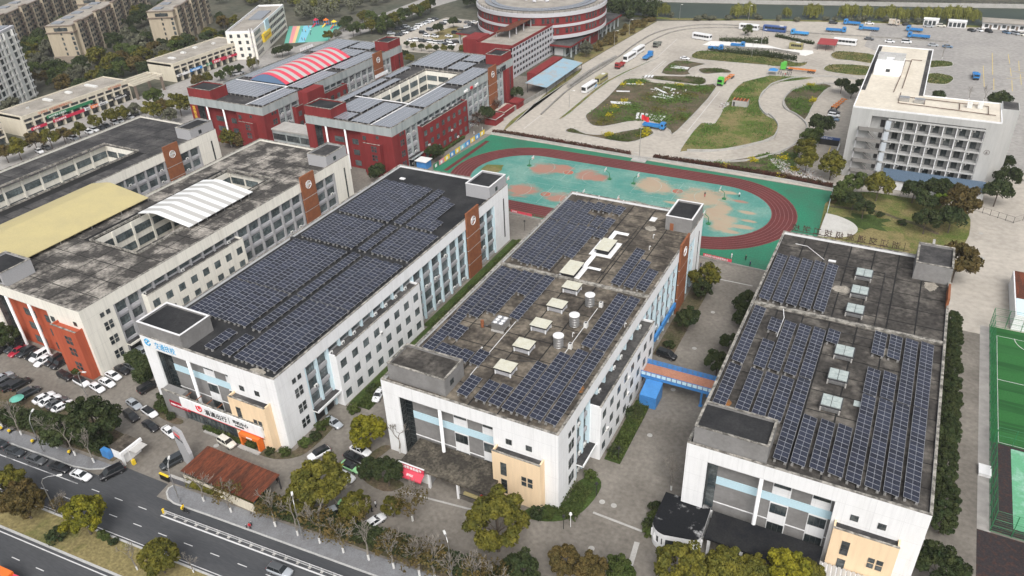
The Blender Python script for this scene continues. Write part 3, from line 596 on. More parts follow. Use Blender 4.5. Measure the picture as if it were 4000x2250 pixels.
for i,(x,n) in enumerate(((-53.55,13),(-50.8,17),(-48,19),(-45.15,20))): pv(x,93.3,n,label=f'{ORD[i]} of four long panel rows, near right corner, {rb}')
for i,x in enumerate((-48,-45.2)): pv(x,116.8,18,label=f'{ORD[i]} of two long panel rows right of the water tanks')
rb='black roof'; zz=18.12
for y,n,w in((146.5,19,'farthest'),(131,12,'second farthest'),(108.3,18,'third farthest'),(93.9,12,'nearest')):
    pv(-131.1,y,n,6,2.75,z=zz,label=f'{w} of the wide six row solar fields, left of the {rb}'); pv(-113.2,y,n,1,z=zz,label=f'{w} of the single panel rows in the middle of the {rb}')
pv(-109.3,146.3,[16,14,5],3,z=zz,label=f'stepped field of three solar rows at the far right of the {rb}')
pv(-109.3,131,12,4,z=zz,label=f'field of four solar rows between stepped field and roof step, {rb}'); pv(-109.2,108,18,4,z=zz,label=f'field of four solar rows just in front of the roof step of the {rb}'); pv(-109.1,84.5,20,4,z=zz,label=f'long field of four solar rows in the near right corner of the {rb}')
pv(-117.4,84.8,6,1,z=zz,label=f'short solar row next to the roof house at the near left of the {rb}'); pv(-112.7,84.8,6,1,z=zz,label=f'short solar row, second from the roof house at the near end of the {rb}')
# ---------------- things on and against the campus blocks
def skylight(X,Y,label):
    T=thing('skylight',label,'skylight',(X,Y,ZR+.05),0,'glass skylights on the right roof')
    w,d=3.3,3.2; mb=MB(); mb.box((.1,.1,0),(w-.1,d-.1,.9)); mb.obj('base','light_grey_wall',T)
    p=MB()
    for x in(-.05,w-.2): p.box((x,-.35,0),(x+.25,-.1,.85))
    p.obj('post','concrete',T); l=MB(); 
    for k in range(4): l.box((.2,-.3+.01*k,.25+.14*k),(w-.2,-.22+.01*k,.32+.14*k))
    l.obj('louvre','steel',T)
    MB().box((-.15,-.15,.9),(w+.15,d+.15,1.15)).obj('frame','dark_metal',T)
    for i in range(2):
        for j in range(2): MB().box((.02+i*1.66,.02+j*1.6,1.15),(1.58+i*1.66,1.54+j*1.6,1.3)).obj('glass_pane','sky_glass',T)
M('sky_glass',(.42,.47,.45),.12,(.32,.37,.36),1.2,.4,.6,.05,spec=.6)
for i,y in enumerate((165.4,157.5,149.6,133.6,125.4,117.2)): skylight(-2.85,y,f'{ORD[i]} glass skylight counted from the far end of the right hand roof')
def louvre_vent(X,Y,w,d,label,h=1.55,skirt=False):
    T=thing('roof_vent',label,'roof vent',(X,Y,ZR+.05),0,'cream topped roof vents')
    MB().box((.15,.15,0),(w-.15,d-.15,h-.4)).obj('base','grey_wall' if not skirt else 'roof_dark',T)  # dark base colour paints in the shadow beneath the eaves
    if not skirt:
        p=MB()
        for x in(0,w-.22):
            for y in(0,d-.22): p.box((x,y,0),(x+.22,y+.22,h-.4))
        p.obj('post','white_wall',T); l=MB()
        for k in range(5): l.box((.25,.04,.2+.18*k),(w-.25,.12,.28+.18*k)); l.box((w-.12,.25,.2+.18*k),(w-.04,d-.25,.28+.18*k))
        l.obj('louvre','grey_frame',T)
    MB().box((-.15,-.15,h-.4),(w+.15,d+.15,h-.08)).obj('eaves','roof_dark',T)
    t=MB(); n=9
    for k in range(n): t.box((-.18,-.18+k*(d+.36)/n,h-.08),(w+.18,-.18+(k+.86)*(d+.36)/n,h))
    t.obj('ribbed_top','cream_louvre',T)
for i,y in enumerate((102.3,110.2,118,126.1,134.1)): louvre_vent(-59.7,y,3.4,2.8,f'{ORD[i]} cream topped louvred vent from the near end of the brown roof')
louvre_vent(-59.7,153.4,3.2,5.8,'large cream vent ringed by white coating, farther of the two',1.3,True); louvre_vent(-62.9,140,3.2,6,'large cream vent ringed by white coating, next to the cross kerb',1.3,True)
co=MB(); z=ZR+.062
for a,b in(((-61,152.3),(-55.4,160.3)),((-63.6,139.8),(-58.6,146.7)),((-60.2,146.71),(-59.,152.29)),((-59.6,160.31),(-58.4,166)),((-58.39,164.6),(-55.6,165.9)),((-58.6,146),(-55.6,147))): co.quad([(a[0],a[1],z),(b[0],a[1],z),(b[0],b[1],z),(a[0],b[1],z)])
tag(co.obj('roof_coating','white_coating'),'white waterproof coating strips on the brown stained roof','roof coating')
def tank(X,Y,label):
    T=thing('water_tank',label,'water tank',(X,Y,ZR+.05),0,'steel water tanks on the brown roof')
    b=MB(); b.cyl((0,0),1.0,.25,2.7,24); o=b.obj('tank','steel',T,smooth=False); b=MB()
    for z in(.3,.9,1.5,2.1,2.65): 
        b.tube([(1.01*math.cos(a),1.01*math.sin(a),z) for a in np.linspace(0,6.283,25)],.03,4)
    for a in range(6): b.box((.8*math.cos(a)-.06,.8*math.sin(a)-.06,0),(.8*math.cos(a)+.06,.8*math.sin(a)+.06,.25))
    b.obj('hoop','steel',T); c=MB(); c.cyl((0,0),1.12,2.7,2.85,24,0,1.1); c.cyl((0,0),1.0,2.85,3.05,24,0,.25); c.obj('lid','white_metal',T)
    p=MB(); p.tube([(1.1,-.3,.6),(1.6,-.3,.6),(1.6,-.3,2.3)],.05,4); p.tube([(1.,.2,.4),(2.,.2,.4)],.05,4); p.obj('pipe','dark_metal',T)
    U=thing('heat_pump','white heat pump unit beside the '+label,'heat pump',(X+2.4,Y+.3,ZR+.05)); MB().box((-.35,-.35,.15),(.4,.45,1.3)).obj('case','ac_white',U); q=MB(); q.cyl((.02,.05),.28,1.3,1.34,14); q.obj('fan_grille','dark_metal',U)
    q=MB(); 
    for x in(-.3,.3): q.box((x-.05,-.3,0),(x+.05,.4,.15))
    q.obj('foot','concrete',U)
for i,y in enumerate((131.6,123.2,115.2)): tank(-52.2,y,f'{["far","middle","near"][i]} round steel water tank on brown roof')
T=thing('water_box','square steel panel water tank on brown roof','water tank',(-67,114.6,ZR+.05)); MB().box((0,0,.4),(2.6,3.1,2.1)).obj('tank','steel',T); b=MB()
for i in range(2):
    for j in range(3): b.cyl((.65+1.3*i,.52+1.03*j),.45,2.1,2.2,14,0,.25)
b.obj('lid_dome','white_metal',T); b=MB(); b.box((-.1,-.1,0),(2.7,.3,.4)); b.box((-.1,2.8,0),(2.7,3.2,.4)); b.obj('plinth','concrete',T)
T=thing('pump','rust red pump beside the square steel water tank','pump',(-69.4,115,ZR+.05)); b=MB(); b.cyl((0,0),.35,.1,1.7,14); b.obj('vessel','brown_panel',T); b=MB(); b.tube([(.3,0,.5),(1.2,.2,.5),(1.6,.2,.9),(2.4,.3,.9)],.12,6); b.obj('pipe','dark_metal',T)
def pipe(label,pts,r=.07,mat='white_metal',name='roof_pipe'): b=MB(); b.tube(pts,r,6); tag(b.obj(name,mat),label,'pipe')
zp=ZR+.2
pipe('long white pipe running across the brown roof towards the roof house',[(-63.9,119.5,zp),(-63.7,99.8,zp)]); pipe('white pipe linking the heat pumps on the brown roof',[(-50.2,131,zp),(-50.1,109,zp)])
pipe('dark cable run across the brown roof by the near vent',[(-73,106.9,zp),(-60,106.6,zp),(-53.6,109,zp)],.06,'black'); pipe('dark pipe along the middle of the brown roof',[(-54.6,170,zp),(-54.6,141,zp)],.08,'black'); pipe('white pipe at the far left of the skylight roof',[(-17.5,176.5,zp),(-14.7,176.3,zp),(-10.2,171.3,zp)],.07); pipe('dark pipe across the skylight roof behind the far panels',[(-6.5,170.3,zp),(3,170.2,zp),(3,147,zp)],.08,'black'); pipe('pale pipe crossing the cross kerb on the skylight roof',[(-14.6,146,HB),(-13.9,143.5,zp),(-13.9,136,zp)],.08)
pipe('dark pipe across the skylight roof in front of the cross kerb',[(-17.2,143,zp),(3.,142.6,zp)],.06,'black')
for i,(x,y,z) in enumerate(((-76.5,181.3,ZR),(-70,181.3,ZR),(-63,181.2,ZR),(-49.5,166,ZR),(-48.5,160,ZR),(-42.6,127,ZR),(-65.5,107.5,ZR),(-51,119.5,ZR))):
    b=MB(); b.tube([(x,y,z),(x,y,z+1.),(x+.15,y,z+1.15),(x+.35,y,z+1.)],.1,6); tag(b.obj('vent_pipe','white_metal'),'white gooseneck vent pipe on the brown roof','vent pipe','gooseneck vent pipes on the brown roof')
T=thing('floodlight','small white flat box lamp near far edge of skylight roof','lamp',(-9.2,170.6,ZR+.05)); MB().box((0,0,.3),(1.6,.7,.5)).obj('lamp_head','white_metal',T); MB().box((.2,.2,0),(1.4,.5,.3)).obj('foot','concrete',T)
# canopies over the courtyards
def canopy(name,label,X0,X1,Y0,Y1,zl,zm,zr,mats,n,band,cat='canopy',arch=0,stripe_x=True):
    T=thing(name,label,cat,(X0,Y0,0)); W=X1-X0
    def zc(t):
        return zl+(zr-zl)*t+arch*math.sin(math.pi*t) if arch else np.interp(t,[0,.35,1],[zl,zm,zr])
    m=16; st=(Y1-Y0)/n
    for k in range(n):
        b=MB(); ts=np.linspace(0,1,m+1)
        for a,c in zip(ts[:-1],ts[1:]):
            b.quad([(a*W,k*st,zc(a)),(c*W,k*st,zc(c)),(c*W,(k+1)*st,zc(c)),(a*W,(k+1)*st,zc(a))]); b.quad([(a*W,k*st,zc(a)-.12),(a*W,(k+1)*st,zc(a)-.12),(c*W,(k+1)*st,zc(c)-.12),(c*W,k*st,zc(c)-.12)])
            b.quad([(a*W,k*st,zc(a)-.12),(c*W,k*st,zc(c)-.12),(c*W,k*st,zc(c)),(a*W,k*st,zc(a))])
        b.obj('roof_sheet' if band else 'roof_sheet',mats[k%len(mats)],T)
    f=MB()
    for k in range(int(n/2)+1):
        for x in(.3,W-.3): f.box((x-.1,k*st*2 if k*st*2<Y1-Y0 else Y1-Y0-.2,ZR),(x+.1,min(k*st*2+.2,Y1-Y0),zc(x/W)-.1))
    f.obj('canopy_post','steel',T); return T
canopy('striped_canopy','white and grey striped canopy over the courtyard of blotchy grey roof',-180.3,-161.2,122.3,146,18.7,20.0,18.3,['white_sheet','grey_stripe'],15,True)
canopy('yellow_canopy','long plain yellow canopy roof over the alley between cream buildings',-210,-186.2,84,131,18.6,20.5,18.4,['yellow_sheet'],10,False)
canopy('red_arched_roof','red arched roof with grey stripes between solar fields of red building',-239.8,-221,229,270.5,18.2,0,18.2,['red_sheet','grey_stripe'],19,True,arch=3.2)
M('dusk_blue',(.12,.2,.32),.6,None,fine=.05); b=MB(); ts=np.linspace(0,1,17); b.quad([(-239.8+18.8*t,228.95,18.2+3.2*math.sin(math.pi*t)-.15) for t in ts]); tag(b.obj('gable_glazing','dusk_blue'),'blue end wall under the red arched roof','wall')
# solar fields on the red buildings (modules too small to pick apart: one mesh per field)
def field(label,X0,Y0,X1,Y1):
    T=thing('solar_field',label,'solar panels',(X0,Y0,ZR)); b=MB(); c=MB(); ns=max(1,round((X1-X0)/2.35)); pw=(X1-X0)/ns; nk=int((Y1-Y0)/PP)
    for s in range(ns):
        for k in range(nk): b.box((s*pw+.03,k*PP,.75-.0*s),(s*pw+pw-.03,k*PP+PL-.03,.8),0,False); b.quad([(s*pw+.09,k*PP+.05,.804),(s*pw+pw-.09,k*PP+.05,.804),(s*pw+pw-.09,k*PP+PL-.09,.804),(s*pw+.09,k*PP+PL-.09,.804)],1)
    o=b.obj('solar_panel',['pv_frame','pv_sky_sheen'],T); o['kind']='stuff'
    for s in range(ns+1): c.box((min(s*pw,X1-X0-.3),0,0),(min(s*pw,X1-X0-.3)+.3,.3,.75))
    for k in range(0,nk,3): c.box((X1-X0-.3,k*PP+.4,0),(X1-X0,k*PP+.7,.75))
    c.obj('footing','footing',T)
for q in(('left solar field at the near end of red building with open courtyard',-184,213.5,-173.2,228),('small solar field beside near roof house of open courtyard red building',-179.3,205.3,-173.2,213),('middle solar field at near end of red building with open courtyard',-171.5,205.2,-163.8,227),('right solar field at near end of red building with open courtyard',-161.8,204.8,-154.4,224.5),('solar strip right of the open courtyard, nearer half',-162,226.6,-154.6,249),('solar strip right of the open courtyard, farther half',-162.8,254,-155,277),('narrow solar strip hugging the open courtyard on its left',-185,230,-182,252),('narrow solar strip along the left parapet of open courtyard red building',-190,221,-187,250),('narrow solar strip at the left parapet beyond the small roof sign',-190,252,-187.2,268),('wide far solar field of red building with open courtyard',-189.8,270.5,-174,293),('second far solar field of red building with open courtyard',-172.3,271,-164.3,282),('small far solar field beside far roof house, open courtyard building',-172.3,283.5,-164.3,293),
 ('large near solar field of building with red arched roof',-246.5,213,-221.5,228),('narrow near solar strip right side of building with red arched roof',-219,206,-212.3,226),('solar strip right of the red arched roof, nearer half',-219.3,228,-212,250),('solar strip right of the red arched roof, farther half',-219.5,255,-212,281),('large far solar field beyond the red arched roof',-246,273,-233.5,294),('far right solar field beyond the red arched roof',-232,284,-220.5,294.5),('second far solar field right beside the red arched roof end',-232,272.5,-220.8,282.5),('narrow solar strip left of the red arched roof',-246.5,232,-241.2,268)): field(*q)
for i,(x,y) in enumerate(((-190,250.5),(-246,272))):
    T=thing('roof_sign','row of white sign boards on a frame, '+['left parapet of open courtyard building','left edge of arched roof building'][i],'sign',(x,y,HB)); b=MB()
    for k in range(6): b.box((-.1,k*1.5-4.5,1.),(.1,k*1.5-3.3,2.3))
    b.obj('sign_board','white_metal',T); b=MB(); 
    for k in range(6): b.box((-.05,k*1.5-4.,0),(.05,k*1.5-3.9,1.)); 
    b.obj('sign_post','dark_metal',T)
for i,(x,y) in enumerate(((-162.9,204.6),(-219.9,205),)):
    pipe(['long white cable tray along the open courtyard red building','long white cable tray beside the red arched roof'][i],[(x,y,ZR+.4),(x,y+72,ZR+.4)],.22)
pipe('white cable tray across the near end of the open courtyard',[(-189,228.6,ZR+.4),(-163,228.6,ZR+.4)],.2); pipe('white cable tray across the near edge of the red arched roof',[(-247,228.4,ZR+.4),(-220,228.4,ZR+.4)],.2)
# red link block between the two red buildings and its glazed bridge
T=thing('link_building','glazed grey link with red tower between the two red buildings','building',(-211.5,204,0)); MB().box((0,20,0),(5,30,HB+.1)).obj('stair_tower','red_wall',T); MB().box((.02,3,0),(20.4,10,8.6)).obj('link_wall','grey_fascia',T); MB().box((0,2.6,8.6),(20.4,10.4,9.2)).obj('roof','concrete',T)
for k in range(3):
    for z in(1.2,5.): win(T,(3.6+k*6.6,2.97,z),6,2.4,8,2)
# signs on the blocks
text('交通技校',1.9,B3,(3.9,-.02,15.6),RX,'blue_text',sx=.8)
b=MB(); b.tube([(2+.75*math.cos(a),-.06,16.5+.75*math.sin(a)) for a in np.linspace(.5,6.1,20)],.16,5); b.tube([(1.5,-.06,16.2),(2.,-.06,16.5),(2.3,-.06,17.)],.14,5); b.obj('emblem','blue_text',B3)
A=thing('shop_front_annex','glazed ground floor shop front with long white sign below grey facade','shop front',(-129.2,80.1,0))
MB().box((0,0,0),(5.6,2.2,6.2)).obj('grey_end','grey_wall',A); MB().box((5.6,.35,0),(28,2.1,3.5)).obj('shop_glazing','glass',A); b=MB()
for k in range(19): b.box((5.7+k*1.2,.25,0),(5.78+k*1.2,.36,3.5))
b.box((5.6,.26,2.5),(28,.345,2.6)); b.obj('mullion','frame_dark',A)
MB().box((5.6,-.25,3.5),(28.2,.3,6.2)).obj('sign_board','white_wall',A); b=MB(); b.box((0,.02,6.2),(28.2,.4,6.4)); b.box((5.6,.4,3.5),(17,2.,3.7)); b.obj('parapet','coping',A); MB().box((5.6,-.28,3.42),(28.2,-.2,3.56)).obj('sign_trim','red_text',A)
M('banner_red',(.35,.01,.03),.7,None,fine=.05); MB().box((1.8,-.1,2.6),(7.6,-.02,4.1)).obj('red_banner','banner_red',A); text('滴滴出行司机服务中心',.5,A,(2.1,-.12,3.1),RX,'white_text')
text('滴滴出行',1.55,A,(12.6,-.3,4.25),RX,'dark_text'); text('司机中心',1.05,A,(20.4,-.3,4.75),RX,'dark_text'); text('宁波市海曙区',.42,A,(20.8,-.3,4.05),RX,'dark_text'); MB().box((19.3,-.3,4.1),(19.4,-.24,5.7)).obj('sign_rule','dark_text',A)
b=MB(); b.tube([(10.4,-.33,5.7),(10.4,-.33,4.9),(10.8,-.33,4.45),(11.4,-.33,4.45),(11.8,-.33,4.9),(11.8,-.33,5.4),(11.5,-.33,5.75),(10.9,-.33,5.7)],.14,5); b.quad([(10.9,-.36,5.5),(10.9,-.36,4.95),(11.4,-.36,4.95),(11.4,-.36,5.5)]); b.obj('emblem','red_text',A)
M('orange',(.72,.16,.02),.5,None,fine=.03); b=MB(); b.box((22.2,-1.1,0),(22.7,.2,3.3)); b.box((26.9,-1.1,0),(27.4,.2,3.3)); b.box((22.7,-1.1,2.6),(26.9,.2,3.3)); b.obj('orange_door_frame','orange',A); MB().box((22,-2,0),(27.6,-1.15,.3)).obj('door_step','concrete',A); MB().box((12,-1.6,0),(16,-.3,.25)).obj('door_step','concrete',A); text('优惠充电',.4,A,(24.2,-1.14,2.8),RX,'white_text')
b=MB(); 
for k in range(4): b.box((6.5+k*3,.4,6.),(6.65+k*3,2.2,6.15))
b.obj('pergola_beam','brown_panel',A)
# near annex of the middle building: low stained roof with shop and awning
A=thing('corner_shop','low stained canopy roof with open hall and small shop','shop',(-72,85.3,0)); 
M('roof_grime',(.05,.045,.038),.95,(.13,.115,.09),.25,.45,.65,.3,2.,bump=.3); MB().box((0,0,3.7),(19.3,7.4,4.15)).obj('roof','roof_grime',A)
for x in(6.2,12.5,18.6): MB().box((x,.1,0),(x+.45,.6,3.7)).obj('pillar','white_wall',A)
MB().box((.3,.9,0),(6.2,6,3.7)).obj('shop_wall','light_grey_wall',A)
for x in(1.2,3.2,5.): MB().box((x-.7,.84,0),(x+.7,.9,2.3)).obj('shutter','ac_white',A)
MB().box((6.7,5.6,0),(18.9,5.9,3.7)).obj('hall_wall','beige_wall',A); f=MB()
for k in range(26): f.box((13+k*.22,.25,0),(13.05+k*.22,.3,1.2))
f.box((12.9,.22,1.2),(18.7,.33,1.28)); f.obj('hall_fence','black',A); MB().box((13.2,1.2,.3),(18,1.7,.8)).obj('bench','yellow_sheet',A)
W_=thing('shop_awning','bright red awning with white lettering on the corner shop','awning',(-71.9,85.3,0)); b=MB(); b.quad([(0,-1.5,2.5),(5.6,-1.5,2.5),(5.6,-.02,3.4),(0,-.02,3.4)]); b.quad([(0,-1.5,2.2),(5.6,-1.5,2.2),(5.6,-1.5,2.5),(0,-1.5,2.5)]); b.obj('awning_cloth','red_sheet',W_); MB().box((0,-.25,3.5),(5.6,-.05,4.6)).obj('sign_board','red_sheet',W_); text('优吉鲜食品超市',.78,W_,(.5,-.28,3.75),RX,'white_text',sx=.85); text('便利店',.5,W_,(2.1,-1.12,2.8),(rad(32),0,0),'white_text')
MB().box((0,-.27,4.6),(5.7,0,4.72)).obj('sign_trim','white_metal',W_)
# near annex of the right building: round-ended booth and black canopy roof
A=thing('round_booth','white round ended booth with stained black roof by the right building','booth',(0,0,0)); poly=[(-24.2,99.7),(-16,99.7),(-15.8,93.6)]+arc(-17.3,92.6,1.5,0,-1.5,6)+[(-21.5,90.2)]+arc(-21.6,92.8,2.6,-1.6,-3.1,8)
b=MB(); b.prism(poly,0,1.3); b.prism([((p[0]+19.8)*.97-19.8,(p[1]-95)*.97+95) for p in poly],1.3,2.9,1); b.prism(poly,2.9,4.0,0,2,True); 
M('roof_tar',(.012,.013,.015),.8,(.5,.5,.5),.35,.58,.72,.2,3.); b.obj('wall',['white_wall','glass','roof_tar'],A)
for p in poly[1:-1:2]: MB().box((p[0]-.25,p[1]-.02,1.3),(p[0]+.25,p[1]+.3,2.9)).obj('pier','white_wall',A)
A=thing('entrance_canopy','flat black tarred canopy roof before the right building','canopy',(-15.4,92.6,0)); M('roof_black',(.012,.013,.016),.75,(.03,.03,.03),.2,.4,.7,.2); MB().box((0,0,3.6),(18.1,6.4,3.95)).obj('roof','roof_black',A)
for x in(.6,6,11.5,17.2): MB().box((x,.2,0),(x+.5,.7,3.6)).obj('pillar','white_wall',A)
A=thing('tin_lean_to','grey corrugated lean to roof at the foot of the right building','lean-to',(2.6,93,0)); b=MB()
for k in range(18): b.box((k*.72,0,3.2),(k*.72+.5,3.6,3.3)); 
b.obj('corrugated_sheet','grey_stripe',A); MB().box((0,.2,0),(13,3.5,3.15)).obj('wall','white_wall',A)
# rooftop letters seen from behind on the far parapet of the right building
A=thing('rooftop_letters','row of rusty rooftop characters seen from behind','sign',(-19,181.6,HB))
for i,ch in enumerate('浙江交通高级技工学校'[::-1]): text(ch,1.9,A,(1.4+i*2.5,0,.55),(rad(90),0,rad(180)),'rust_text','letter',.06)
b=MB(); b.box((-1,-.05,.35),(26,.05,.45)); 
for k in range(11): b.box((-.3+k*2.5,-.04,0),(-.2+k*2.5,.04,2.2))
b.obj('letter_frame','rust_text',A)
# lettering on red buildings
text('wiz',2.3,R2,(37.27,48.5,15.2),RY,'white_text',ext=.25); text('m',2.6,R2,(37.27,53.4,15.2),RY,'red_text',ext=.25); text('art',2.3,R2,(37.27,57,15.2),RY,'white_text',ext=.25); text('众大智联',2.2,R2,(37.27,75.5,15.2),RY,'dark_text',ext=.2,sx=.9)
text('嘉\n衡\n斋',1.7,R1,(1.,-.03,13),RX,'yellow_text')
# covered footbridge in blue steel
M('blue_paint',(.06,.24,.56),.5,(.045,.19,.46),.5,.4,.7,.05); M('deck_red',(.42,.2,.13),.85,(.36,.17,.11),.6,.4,.7,.1)
FB=thing('footbridge','blue steel footbridge with red deck between two school buildings','footbridge',(-39.2,129.2,0)); L_=17.8
MB().box((0,0,4.0),(L_,4.6,4.5)).obj('girder','blue_paint',FB); MB().box((0,.25,4.5),(L_,4.35,4.56)).obj('deck','deck_red',FB)
for y in(0,4.45):
    r=MB(); r.box((0,y,5.6),(L_,y+.12,5.7)); r.box((0,y,4.6),(L_,y+.12,4.68))
    n=16
    for k in range(n+1): r.box((k*L_/n-.05,y,4.5),(k*L_/n+.05,y+.12,5.7))
    r.obj('railing','blue_paint',FB)
    for k in range(n): MB().box((k*L_/n+.12,y+.03,4.75),((k+1)*L_/n-.12,y+.08,5.5)).obj('railing_panel','blue_wall' if y<1 else 'blue_paint',FB)
for x,y in((1,.3),(4,.3),(13,.4),(13.6,4.),(17.2,.4)): MB().box((x,y,0),(x+.4,y+.4,4)).obj('post','blue_paint',FB); MB().box((x-.15,y-.15,0),(x+.55,y+.55,.25)).obj('post_foot','blue_paint',FB)
SH=thing('stair_cover','blue corrugated cover over steps under the footbridge','stair cover',(-37.8,124.6,0)); b=MB(); b.quad([(0,0,3),(3.6,0,3),(3.6,4.5,4),(0,4.5,4)]); b.quad([(0,0,0),(3.6,0,0),(3.6,0,3),(0,0,3)]); b.quad([(3.6,0,0),(3.6,4.5,0),(3.6,4.5,4),(3.6,0,3)]); b.obj('cover','blue_paint',SH); b=MB()
for k in range(12): b.box((.05+k*.3,-.06,0),(.12+k*.3,0,3))
b.obj('rib','blue_paint',SH)
# blue shop front on the long side of the middle building
for k,(y,l) in enumerate(((144,5),(149.5,5),(155,5))): 
    s=MB(); s.box((36.95,y-91.1,2.9),(37.5,y-91.1+l,4.2)); s.obj('shop_sign','blue_paint',B4)
# green courts fence
M('fence_green',(.02,.16,.06),.6,None,fine=.05)
def mesh_fence(name,label,path,h,mat,step=3.,r=.05,rails=(1.,),wires=0,cat='fence',group=None):
    T=thing(name,label,cat,(path[0][0],path[0][1],0),0,group); o=Vector(path[0]); pb=MB().box((-r,-r,0),(r,r,h)).mesh('post',[mat]); rl=MB()
    for a,b in zip(path[:-1],path[1:]):
        a=Vector(a);b=Vector(b); d=b-a; n=max(1,int(d.length/step))
        for k in range(n): p=a+d*(k/n)-o; ob('post',pb,T,(p.x,p.y,0))
        for q in rails: rl.tube([(*(a-o),h*q),(*(b-o),h*q)],r*.7,4)
        for w in range(wires): rl.tube([(*(a-o),h*(w+.5)/(wires+.5)),(*(b-o),h*(w+.5)/(wires+.5))],r*.3,3)
    p=Vector(path[-1])-o; ob('post',pb,T,(p.x,p.y,0)); rl.obj('rail',mat,T); return T
mesh_fence('court_fence','tall green mesh fence around the football pitch and wet court',[(60,186.8),(27.9,186.8),(27.9,118.4),(60,118.4)],5,'fence_green',3,.06,(1,.6,.3,.02),10)
mesh_fence('court_fence','inner green fence line between football pitch and wet court',[(28.6,143),(60,143)],4,'fence_green',3,.05,(1,.5),6)
# ---------------- vehicles
CARCOL=dict(white=(.75,.76,.77),black=(.012,.012,.014),grey=(.09,.095,.1),silver=(.42,.45,.48),red=(.35,.02,.04),green=(.3,.62,.3),cream=(.68,.66,.58),blue=(.12,.2,.3),dark=(.03,.035,.04))
for k,c in CARCOL.items(): M('paint_'+k,c,.28,None,fine=0,coat=.5,metal=.2 if k in('silver','grey') else 0)
M('car_glass',(.015,.018,.02),.08,None,fine=0,spec=.6); M('tyre',(.015,.015,.015),.9,None,fine=0); M('rim',(.35,.35,.36),.35,None,fine=0,metal=.7); M('lamp_clear',(.7,.7,.68),.2,None,fine=0); M('lamp_red',(.4,.01,.01),.3,None,fine=0)
def loft(mb,sts,m=0):
    base=len(mb.v); n=8
    for x,hw,zb,zt in sts:
        zm=zb+(zt-zb)*.55
        for y,z in((-hw*.92,zb),(-hw,zm),(-hw*.93,zt-.06),(-hw*.7,zt),(hw*.7,zt),(hw*.93,zt-.06),(hw,zm),(hw*.92,zb)): mb.v.append((x,y,z))
    for k in range(len(sts)-1):
        for q in range(n):
            a=base+k*n+q;b=base+k*n+(q+1)%n; mb.f.append((a,b,b+n,a+n)); mb.m.append(m)
    mb.f.append(tuple(base+q for q in range(n))[::-1]); mb.f.append(tuple(base+(len(sts)-1)*n+q for q in range(n))); mb.m+=[m,m]
KIND=dict(
 sedan=dict(st=[(2.38,.6,.38,.62),(2.22,.8,.24,.74),(1.7,.89,.2,.88),(1.0,.91,.2,.96),(-.9,.91,.2,.98),(-1.7,.89,.2,1.02),(-2.2,.82,.26,.98),(-2.38,.66,.4,.86)],cab=(1.05,-1.95,.35,-1.15,.8,.6,.95,1.45),wx=(1.42,-1.38)),
 suv=dict(st=[(2.3,.66,.42,.8),(2.15,.84,.28,.92),(1.6,.92,.24,1.05),(1.0,.94,.24,1.1),(-1.0,.94,.24,1.12),(-2.0,.92,.24,1.14),(-2.25,.84,.3,1.1),(-2.34,.7,.45,1.0)],cab=(1.1,-2.25,.5,-1.85,.84,.66,1.06,1.7),wx=(1.4,-1.4)),
 mpv=dict(st=[(2.4,.68,.4,.85),(2.2,.88,.26,1.),(1.7,.93,.22,1.1),(1.2,.95,.22,1.15),(-1.0,.95,.22,1.15),(-2.1,.93,.22,1.16),(-2.35,.86,.3,1.1),(-2.42,.75,.45,1.0)],cab=(1.5,-2.36,.6,-2.15,.88,.74,1.1,1.88),wx=(1.5,-1.45)))
WHM=None
def wheel_mesh():
    global WHM
    if WHM is None:
        mb=MB(); n=14; i=len(mb.v); r=.33
        for s in(-.11,.11):
            for k in range(n): a=2*math.pi*k/n; mb.v.append((r*math.cos(a),s,r*math.sin(a)))
        for k in range(n): j=(k+1)%n; mb.f.append((k,j,n+j,n+k)); mb.m.append(0)
        mb.f.append(tuple(range(n))); mb.f.append(tuple(range(2*n-1,n-1,-1))); mb.m+=[0,0]
        for s in(-.115,.115):
            p=[(.2*math.cos(2*math.pi*k/10),s,.2*math.sin(2*math.pi*k/10)) for k in range(10)]; mb.quad(p if s<0 else p[::-1],1)
        WHM=mb.mesh('wheel',['tyre','rim'])
    return WHM
CARP={}
